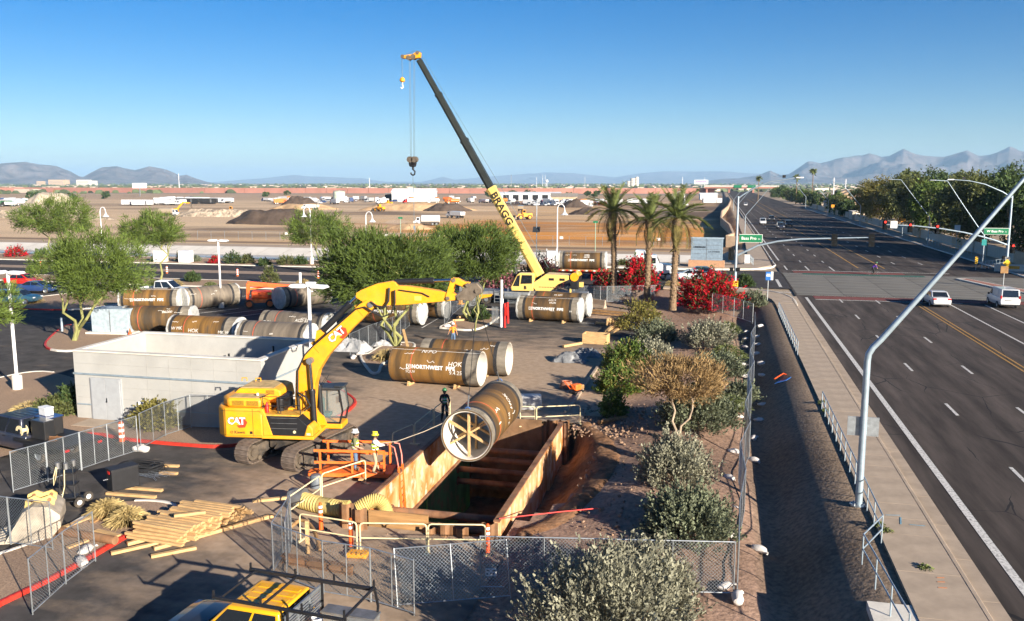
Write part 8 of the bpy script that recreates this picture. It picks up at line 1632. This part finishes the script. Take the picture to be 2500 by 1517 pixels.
og = thing('compactor', 'orange and black plate compactor by the kerb', 'compactor', (*(-8.30, 51.90), 0), R(60)); MB().box((0, 0, .1), (.9, .55, .14)).build('plate', 'black', og, bev=.05); MB().box((-.05, 0, .4), (.55, .45, .4)).build('engine', 'safety_orange', og, bev=.08); MB().box((.3, .05, .35), (.5, .5, .3)).build('cover', 'old_wood', og, bev=.08); MB().tube([(-.4, -.2, .3), (-1.0, -.2, .9), (-1.0, .2, .9), (-.4, .2, .3)], .025, 6).build('handle', 'orange_plastic', og)
cr = thing('timber_crate', 'open timber crate at the lot edge', 'crate', (*(-9.50, 69.03), 0), R(-6))
for y in (-.55, .55): MB().box((0, y, .42), (2.0, .07, .8)).build('side_board', 'wood', cr)
for x in (-1.0, 1.0): MB().box((x, 0, .42), (.07, 1.03, .8)).build('end_board', 'wood', cr)
MB().box((0, 0, .35), (1.85, 1.0, .5)).build('contents', 'black', cr, bev=.1)
for i in range(5):
    b = MB(); pts = [(-.9 + k * .2, .5 + .13 * (1 if k % 2 else -1)) for k in range(9)]; b.prism(pts + [(x, z - .35) for x, z in reversed(pts)], -.07, .07); o = b.build('pipe_cradle', 'wood', loc=((-8.94, 77.04)[0] + i * .22 - .4, (-8.94, 77.04)[1] + .2 * i, .30), rz=R(80)); tag(o, 'notched timber cradle in the stack behind the crate, %s' % ('nearest', 'second', 'third', 'fourth', 'farthest')[i], 'cradle', 'notched timber cradles')
for i, (a, c_) in enumerate((((-9.41, 72.17), (-8.47, 79.52)), ((-9.05, 71.06), (-8.14, 77.93)), ((-9.17, 73.05), (-8.75, 80.69)), ((-12.74, 84.77), (-8.29, 83.38)), ((-12.58, 86.53), (-8.68, 85.18)), ((-10.82, 78.47), (-9.84, 78.23)), ((-11.73, 66.31), (-10.53, 68.04)))): o = MB().beam((*a, .14 + .14 * (i == 2)), (*c_, .14 + .14 * (i == 2)), .22, .18).build('timber_beam', 'wood' if i not in (3, 4) else 'old_wood'); tag(o, ('outer timber beam beside the crate', 'inner timber beam beside the crate', 'top timber beam beside the crate', 'long dark timber at the palm bed edge', 'rear long dark timber at the palm bed edge', 'short timber between the bay lines', 'short timber by the tarpaulin')[i], 'timber', 'timbers at the lot edge')
for i, p in enumerate(((-23.56, 76.63), (-23.54, 77.89), (-23.01, 77.51), (-22.98, 78.80), (-23.78, 79.39))): o = MB().beam((p[0] - .5, p[1] - .3, .2 + .1 * (i % 2)), (p[0] + .6, p[1] + .5, .2 + .1 * (i % 2)), .2, .16).build('timber_beam', 'wood'); tag(o, 'timber block in the heap on the middle island', 'timber', 'timber heap on the middle island')
tag(MB().beam((*(-22.58, 60.67), .1), (*(-24.71, 65.01), 1.2), .22, .06).build('board', 'wood'), 'board leaning on the tree behind the brown pipe', 'board')
kb = thing('concrete_barrier', 'concrete barrier block beside the palm bed fence', 'barrier', (*(-12.59, 89.54), 0), R(60)); MB().prism([(-.3, 0), (.3, 0), (.12, .35), (.1, .85), (-.1, .85), (-.12, .35)], -1.5, 1.5).build('block', 'concrete', kb)
fs_ = thing('fallen_sign', 'white and orange sign board lying on the ditch slope', 'sign', (4.35, 55.6, .62), R(70)); MB().box((0, 0, .12), (1.9, .75, .03), M=rotM(R(-22))).build('board', 'bus_blue', fs_); MB().beam((-.95, -.36, .0), (.95, -.36, .0), .05, .05).build('frame_bar', 'letter_white', fs_); MB().beam((-.95, .36, .28), (.95, .36, .28), .05, .05).build('frame_bar', 'orange_plastic', fs_); MB().beam((.95, -.36, 0), (.95, .36, .28), .05, .05).build('frame_bar', 'orange_plastic', fs_)
tag(MB().tube([(-7.6, 29.6, .62), (-5.5, 31.0, .55), (-4.2, 31.8, .50)], .022, 5).build('red_strap', mat('strap_red', (.7, .06, .05), .5)), 'thin red strap stretched from the trench corner over the bank', 'strap')
tag(MB().tube([(-6.0, 45.2, .12), (-4.6, 46.4, .18)], .12, 10).build('log', 'old_wood'), 'brown log lying at the cut edge', 'log')
def railing(label, pts, z=1.06, h=1.0, step=1.5, legs=True):
    t = thing('railing', label, 'railing', (pts[0][0], pts[0][1], z), 0, 'galvanised pavement railings'); o = Vector((pts[0][0], pts[0][1], 0)); P_ = [Vector((*p, 0)) - o for p in pts]
    for zz in (h, h * .52): MB().tube([p + Vector((0, 0, zz)) for p in P_], .026, 8).build('rail', 'galv_blue', t, True)
    for p, q in zip(P_, P_[1:]):
        n = max(1, round((q - p).length / step))
        for k in range(n): w = p.lerp(q, k / n); MB().cyl(w, w + Vector((0, 0, h)), .024, n=8).build('post', 'galv_blue', t, True)
    MB().cyl(P_[-1], P_[-1] + Vector((0, 0, h)), .024, n=8).build('post', 'galv_blue', t, True)
railing('galvanised railing between the ditch and the pavement, far one', [(5.62, 82.5), (5.62, 62.0)]); railing('galvanised railing between the ditch and the pavement, near one', [(5.62, 47.0), (5.62, 29.4), (4.75, 27.6), (5.1, 22.5)]); MB().tube([(5.62, 62.0, 2.06), (5.45, 61.2, 1.1), (5.1, 61.0, 1.0)], .025, 6)
railing('railing along the far right pavement in front of the trees', [(41.2, 150), (40.6, 168), (40.2, 186)], 1.1, 1.1, 2.2); railing('railing at the right canal crossing', [(36.2, 131.5), (40.5, 137.0)], 1.1, 1.1, 1.2); railing('railing at the left canal crossing beside the sign', [(5.0, 129.5), (4.6, 137.5)], 1.05, 1.1, 1.2)
t = thing('parapet', 'white canal parapet on the right corner', 'wall', (38.7, 129.3, 1.0), R(-12)); MB().box((1.6, 0, .5), (7.0, .35, 1.0)).build('wall_body', 'concrete_pale', t); MB().box((.3, -.18, .62), (1.6, .02, .4)).build('yellow_patch', 'cat_yellow', t)
t = thing('parapet', 'grey concrete wall at the right frame edge', 'wall', (42.5, 119.5, 1.0), R(-30)); MB().box((2.5, 0, .55), (8, .35, 1.1)).build('wall_body', 'concrete', t); MB().box((2.5, 0, 1.12), (8.1, .42, .06)).build('coping', 'concrete_pale', t)
def house(label, x, y, w, d, h, rh, rz, wall='stucco', roof='roof_tile'):
    t = thing('house', label, 'house', (x, y, 1.0), rz, 'houses along the far right side')
    MB().prism([(-d / 2, 0), (d / 2, 0), (d / 2, h), (0, h + rh), (-d / 2, h)], -w / 2, w / 2, 'yz').build('wall', wall, t); r = MB()
    for s in (1, -1): r.beam((-w / 2 - .5, s * (d / 4 + .2), h + rh / 2 + .12), (w / 2 + .5, s * (d / 4 + .2), h + rh / 2 + .12), math.hypot(d / 2 + .9, rh), .18, up=(0, s * rh, d / 2))
    rf = r.build('roof', roof, t); MB().box((w * .2, .3, h + rh + .2), (.7, .7, .9)).build('chimney', wall, rf)
    for i in range(3): f_ = MB().box((-w * .3 + i * w * .3, -d / 2 - .03, h * .55), (1.3, .1, 1.1)).build('window', 'white_metal', t); MB().box((-w * .3 + i * w * .3, -d / 2 - .09, h * .55), (1.1, .04, .9)).build('pane', 'glass_dark', f_)
    for s in (-1, 1): f_ = MB().box((s * (w / 2 + .02), 0, h * .55), (.1, 1.3, 1.1)).build('window', 'white_metal', t)
    return t
mat('stucco_pale', (.56, .47, .37), .9, var=.1); mat('stucco_white', (.62, .60, .56), .9, var=.08)
hs_ = [(52, 318, 10, 8, 3.2, 2.2, 80, 'stucco_pale', 'roof_grey', 'nearest pale house beside the roadside trees'), (56, 338, 11, 9, 3.6, 3.4, 95, 'stucco', 'roof_tile', 'steep brown roofed house behind the nearest pale house'), (51, 362, 14, 8, 3.4, 1.6, 90, 'stucco', 'roof_grey', 'low tan house along the garden wall'), (58, 392, 12, 9, 5.5, 2.2, 80, 'stucco', 'roof_tile', 'two storey tan house with brown roof'), (50, 410, 12, 8, 3.4, 1.8, 92, 'stucco_pale', 'roof_grey', 'pale low house near the far street trees'), (62, 450, 20, 10, 5.8, 2.5, 84, 'stucco', 'stucco', 'long tan two storey block far right'), (66, 500, 24, 10, 6, 2.2, 84, 'stucco', 'roof_grey', 'second long tan block far right'), (52, 500, 14, 9, 4, 2, 90, 'stucco_pale', 'roof_tile', 'small house far along the road'), (54, 590, 18, 10, 5, 2, 88, 'stucco', 'roof_grey', 'farthest house along the right side'), (72, 330, 16, 10, 4, 3, 60, 'stucco_pale', 'roof_tile', 'house behind the two storey one'), (84, 270, 14, 10, 4, 2.5, 70, 'stucco_white', 'roof_grey', 'white house behind the tall trees'), (95, 200, 14, 10, 4, 2.5, 70, 'stucco_pale', 'roof_tile', 'house at the right edge behind the trees')]
for x, y, w, d, h, rh, a, wm, rm, lb in hs_: house(lb, x, y, w, d, h, rh, R(a), wm, rm)
gw = thing('garden_wall', 'long tan garden wall along the far right pavement', 'wall', (0, 0, 1.0))
for i in range(46): y = 140 + i * 7.0; x = 43.4 + .25 * math.sin(i); MB().box((x, y, .95), (.25, 6.9, 1.9)).build('wall_panel', 'stucco_pale' if i % 5 else 'stucco', gw)
b = thing('utility_hut', 'pale flat roofed hut at the end of the garden wall', 'hut', (44.6, 306, 1.0)); MB().box((0, 0, 1.3), (4.5, 8, 2.6)).build('wall', 'stucco_pale', b); MB().box((0, 0, 2.68), (4.9, 8.4, .16)).build('roof', 'concrete_pale', b); MB().box((-.6, -4.02, 1.1), (1.0, .06, 2.1)).build('door', 'white_metal', b)
fb = thing('freeway_bridge', 'red freeway bridge crossing the far end of the road', 'bridge', (24, 1085, 0)); MB().box((0, 0, 7.4), (86, 26, 2.2)).build('deck', 'freeway_red', fb); MB().box((0, -13.2, 9.0), (86, .5, 1.4)).build('parapet', 'concrete_pale', fb)
for x in (-40, -14, 14, 40): MB().box((x, 0, 3.2), (2.2, 22, 6.4)).build('pier', 'freeway_red', fb)
for x in (-4, 12): MB().box((x, -13.7, 8.6), (9, .3, 3.2)).build('green_sign', 'sign_green', fb)

# ================================================================== people
mat('skin', (.42, .23, .15), .6, var=.05); mat('skin_dark', (.16, .08, .05), .6, var=.05); mat('hi_vis', (.62, .85, .06), .6, var=.06); mat('hi_green', (.05, .28, .10), .6, var=.06); mat('denim', (.10, .16, .26), .8, var=.15, sc=8); mat('khaki', (.46, .35, .22), .8, var=.1); mat('dark_cloth', (.018, .02, .024), .8, var=.1); mat('shirt_orange', (.85, .25, .015), .7, var=.08); mat('shirt_white', (.66, .66, .64), .7, var=.05); mat('shirt_olive', (.13, .14, .07), .7); mat('shirt_purple', (.11, .03, .32), .7); mat('helmet_white', (.75, .75, .75), .3, var=0); mat('helmet_yellow', (.80, .68, .05), .3, var=0); mat('helmet_green', (.03, .16, .06), .3, var=0); mat('reflective', (.72, .72, .70), .4, var=0); mat('boot', (.10, .065, .04), .7); mat('hair_dark', (.02, .014, .01), .6)
def skinned(name, verts, edges, radii, m, parent, sub=1):
    me = bpy.data.meshes.new(name); me.from_pydata([tuple(v) for v in verts], edges, []); me.update(); o = obj(name, me, m, parent); md = o.modifiers.new('skin', 'SKIN'); md.use_smooth_shade = True
    if len(me.skin_vertices) == 0: me.skin_vertices.new() if hasattr(me.skin_vertices, 'new') else None
    d = me.skin_vertices[0].data
    for i, r in enumerate(radii): d[i].radius = (r, r) if not isinstance(r, tuple) else r; d[i].use_root = (i == 0)
    ss_ = o.modifiers.new('sub', 'SUBSURF'); ss_.levels = sub; ss_.render_levels = sub; return o
def chain(lists):
    """lists of named points sharing names -> verts, edges"""
    names = []; E = []
    for l in lists:
        for a in l:
            if a not in names: names.append(a)
        for a, c in zip(l, l[1:]): E.append((names.index(a), names.index(c)))
    return names, E
BASE = dict(pelvis=(0, 0, .96), waist=(0, 0, 1.08), chest=(0, 0, 1.32), collar=(0, 0, 1.47), neck=(.01, 0, 1.54), head=(.03, 0, 1.62), crown=(.02, 0, 1.73), shL=(0, .18, 1.44), shR=(0, -.18, 1.44), elL=(-.03, .24, 1.16), elR=(-.03, -.24, 1.16), wrL=(.06, .25, .92), wrR=(.06, -.25, .92), hipL=(0, .10, .93), hipR=(0, -.10, .93), knL=(.03, .11, .50), knR=(.03, -.11, .50), anL=(-.02, .12, .09), anR=(-.02, -.12, .09), toL=(.17, .13, .04), toR=(.17, -.13, .04))
RAD = dict(pelvis=(.15, .12), waist=(.135, .105), chest=(.16, .12), collar=.085, neck=.055, head=(.075, .09), crown=.075, shL=.065, shR=.065, elL=.047, elR=.047, wrL=.033, wrR=.033, hipL=.095, hipR=.095, knL=.062, knR=.062, anL=.042, anR=.042, toL=.038, toR=.038)
def person(label, loc, rz, pose, skin, top, legs, vest=None, sleeves='long', hat='helmet_white', scale=1.0, hair='hair_dark', group=None):
    t = thing('person', label, 'person', loc, rz, group, scale); P = dict(BASE); P.update(pose); V = {k: Vector(v) for k, v in P.items()}
    for s in 'LR':   # palm and five fingers
        w = V['wr' + s]; d = (w - V['el' + s]).normalized(); sd = 1 if s == 'L' else -1; side = d.cross(Vector((1, 0, 0)));  side = side.normalized() if side.length > .2 else Vector((0, 0, 1)); up = side.cross(d).normalized(); V['pa' + s] = w + d * .08
        for i, (o_, l_) in enumerate(((.030, .075), (.010, .085), (-.010, .08), (-.028, .065))): V['f%d' % i + s] = w + d * (.08 + l_ * .55) + up * o_; V['g%d' % i + s] = w + d * (.08 + l_) + up * o_ - side * .025 * sd
        V['t0' + s] = w + d * .055 + up * .045; V['t1' + s] = w + d * .09 + up * .065
    L_ = [['pelvis', 'waist', 'chest', 'collar', 'neck', 'head', 'crown']]
    for s in 'LR':
        L_ += [['collar', 'sh' + s, 'el' + s, 'wr' + s, 'pa' + s], ['pelvis', 'hip' + s, 'kn' + s, 'an' + s, 'to' + s], ['wr' + s, 't0' + s, 't1' + s]] + [['pa' + s, 'f%d' % i + s, 'g%d' % i + s] for i in range(4)]
    n, E = chain(L_); rr = [RAD.get(k, .034 if k[:2] == 'pa' else .0095) for k in n]; skinned('body', [V[k] for k in n], E, rr, skin, t)
    def cloth(nm, lists, m, add, sub=1, over={}):
        n, E = chain(lists); r = []
        for k in n:
            q = over.get(k, RAD.get(k, .04)); r.append(tuple(x + add for x in q) if isinstance(q, tuple) else q + add)
        return skinned(nm, [V[k] for k in n], E, r, m, t, sub)
    arms = [['collar', 'sh' + s, 'el' + s] + (['wr' + s] if sleeves == 'long' else []) for s in 'LR']
    cloth('shirt', [['pelvis', 'waist', 'chest', 'collar']] + arms, top, .016)
    cloth('trousers', [['waist', 'pelvis']] + [['pelvis', 'hip' + s, 'kn' + s, 'an' + s] for s in 'LR'], legs, .018, over=dict(anL=.055, anR=.055))
    for s in 'LR': skinned('boot', [V['an' + s] + Vector((0, 0, .06)), V['an' + s], V['an' + s].lerp(V['to' + s], .5), V['to' + s]], [(0, 1), (1, 2), (2, 3)], [.058, .058, .052, .048], 'boot', t)
    if vest:
        v = cloth('vest', [['pelvis', 'waist', 'chest', 'collar']], vest, .034, over=dict(collar=.10))
        for z in (1.12, 1.28):
            c = V['waist'].lerp(V['chest'], (z - 1.08) / .24); MB().lathe([(1, -.025), (1, .025)], 20).build('reflective_band', 'reflective', v).matrix_local = TM(*c) @ Matrix.Diagonal((.178 if z > 1.2 else .165, .205 if z > 1.2 else .19, 1, 1))
    h = V['crown']; hd = V['head']; fw = Vector((1, 0, 0))
    MB().lathe([(0, -.012), (.014, -.006), (.010, .018), (0, .022)], 6).build('nose', skin, t).location = hd + Vector((.105, 0, .02))
    for s in (-1, 1):
        MB().lathe([(0, -.009), (.009, 0), (0, .009)], 6).build('eye', 'decal_black', t).location = hd + Vector((.088, s * .032, .05)); MB().box((0, 0, 0), (.03, .012, .05)).build('ear', skin, t, bev=.005).location = hd + Vector((.0, s * .092, .03))
    MB().box((0, 0, 0), (.008, .045, .008)).build('mouth', 'tail_red', t).location = hd + Vector((.094, 0, -.025))
    if hair: MB().lathe([(.098, -.05), (.104, .02), (.085, .08), (0, .1)], 14).build('hair', hair, t, True).location = hd + Vector((-.02, 0, .05))
    if hat:
        if hat.startswith('helmet'):
            c = MB(); c.lathe([(.155, -.012), (.155, .0), (.118, .01), (.112, .06), (.085, .11), (.04, .135), (0, .138)], 20); o = c.build('helmet', hat, t, True); o.location = h + Vector((.01, 0, .015)); o.scale = (1.12, 1, 1); MB().box((0, 0, .135), (.2, .025, .02)).build('helmet_ridge', hat, o)
    return t
person('worker in white helmet and yellow vest on the orange platform', (-15.35, 34.15, .36), R(20), dict(elL=(.1, .25, 1.18), wrL=(.3, .16, 1.12), elR=(.02, -.25, 1.17), wrR=(.24, -.22, 1.08), head=(.05, 0, 1.61)), 'skin', 'shirt_olive', 'denim', 'hi_vis', 'short', 'helmet_white')
person('worker in yellow helmet pulling the rope on the orange platform', (-14.35, 34.0, .36), R(15), dict(elR=(.24, -.22, 1.30), wrR=(.48, -.15, 1.34), elL=(.2, .24, 1.22), wrL=(.44, .12, 1.24), knR=(.06, -.12, .5), anR=(-.08, -.13, .09), toR=(.1, -.15, .04), anL=(.1, .12, .09), toL=(.3, .14, .04)), 'skin', 'shirt_white', 'khaki', 'hi_vis', 'long', 'helmet_yellow')
person('worker in dark clothes and green vest beside the hung pipe', (-14.35, 43.9, 0), R(-65), dict(elR=(.12, -.26, 1.22), wrR=(.34, -.2, 1.15), elL=(.1, .26, 1.2), wrL=(.3, .2, 1.05), anL=(.05, .17, .09), toL=(.2, .2, .04), anR=(-.04, -.17, .09), toR=(.1, -.2, .04)), 'skin_dark', 'dark_cloth', 'dark_cloth', 'hi_green', 'long', 'helmet_green')
person('person in orange shirt and jeans walking away behind the pipes', (-20.6, 65.4, 0), R(100), dict(elL=(-.06, .29, 1.18), wrL=(-.02, .36, .98), elR=(-.04, -.28, 1.17), wrR=(.0, -.33, .95), knL=(.16, .11, .52), anL=(.12, .12, .12), toL=(.28, .13, .06), anR=(-.14, -.11, .12), toR=(.03, -.12, .04)), 'skin', 'shirt_orange', 'denim', None, 'short', 'helmet_white')
bc = thing('bicycle', 'dark road bicycle crossing the junction', 'bicycle', (19.9, 120.4, 1.0), R(3))
for x in (-.5, .5):
    w = MB().tube([(x + .33 * math.cos(a * PI / 12), 0, .34 + .33 * math.sin(a * PI / 12)) for a in range(25)], .018, 6).build('wheel', 'rubber', bc)
    sp = MB()
    for k in range(8): sp.beam((x, 0, .34), (x + .32 * math.cos(k * PI / 4), 0, .34 + .32 * math.sin(k * PI / 4)), .006, .006)
    sp.build('spokes', 'galv', w)
fr_ = MB()
for p, q in (((-.5, .34), (-.08, .30)), ((-.08, .30), (-.2, .82)), ((-.2, .78), (.36, .80)), ((.36, .80), (-.08, .30)), ((-.5, .34), (-.2, .78)), ((.5, .34), (.36, .88))): fr_.cyl((p[0], 0, p[1]), (q[0], 0, q[1]), .018, n=6)
fr_.build('frame', 'black', bc); MB().box((-.22, 0, .88), (.24, .12, .05)).build('saddle', 'black', bc, bev=.02); MB().tube([(.36, -.2, .95), (.40, 0, .93), (.36, .2, .95)], .016, 6).build('handlebar', 'black', bc); MB().cyl((-.08, -.1, .30), (-.08, .1, .30), .09, n=12).build('crank', 'steel_grey', bc)
person('cyclist in purple top riding across the junction', (19.72, 120.4, 1.0), R(3), dict(pelvis=(0, 0, .97), waist=(.08, 0, 1.06), chest=(.25, 0, 1.24), collar=(.36, 0, 1.34), neck=(.42, 0, 1.41), head=(.48, 0, 1.48), crown=(.48, 0, 1.59), shL=(.34, .17, 1.32), shR=(.34, -.17, 1.32), elL=(.46, .22, 1.12), elR=(.46, -.22, 1.12), wrL=(.56, .19, .98), wrR=(.56, -.19, .98), hipL=(.02, .09, .95), hipR=(.02, -.09, .95), knL=(.36, .1, .80), knR=(.25, -.1, .58), anL=(.2, .1, .46), anR=(.08, -.1, .18), toL=(.36, .1, .42), toR=(.24, -.1, .14)), 'skin', 'shirt_purple', 'dark_cloth', None, 'long', 'helmet_green')
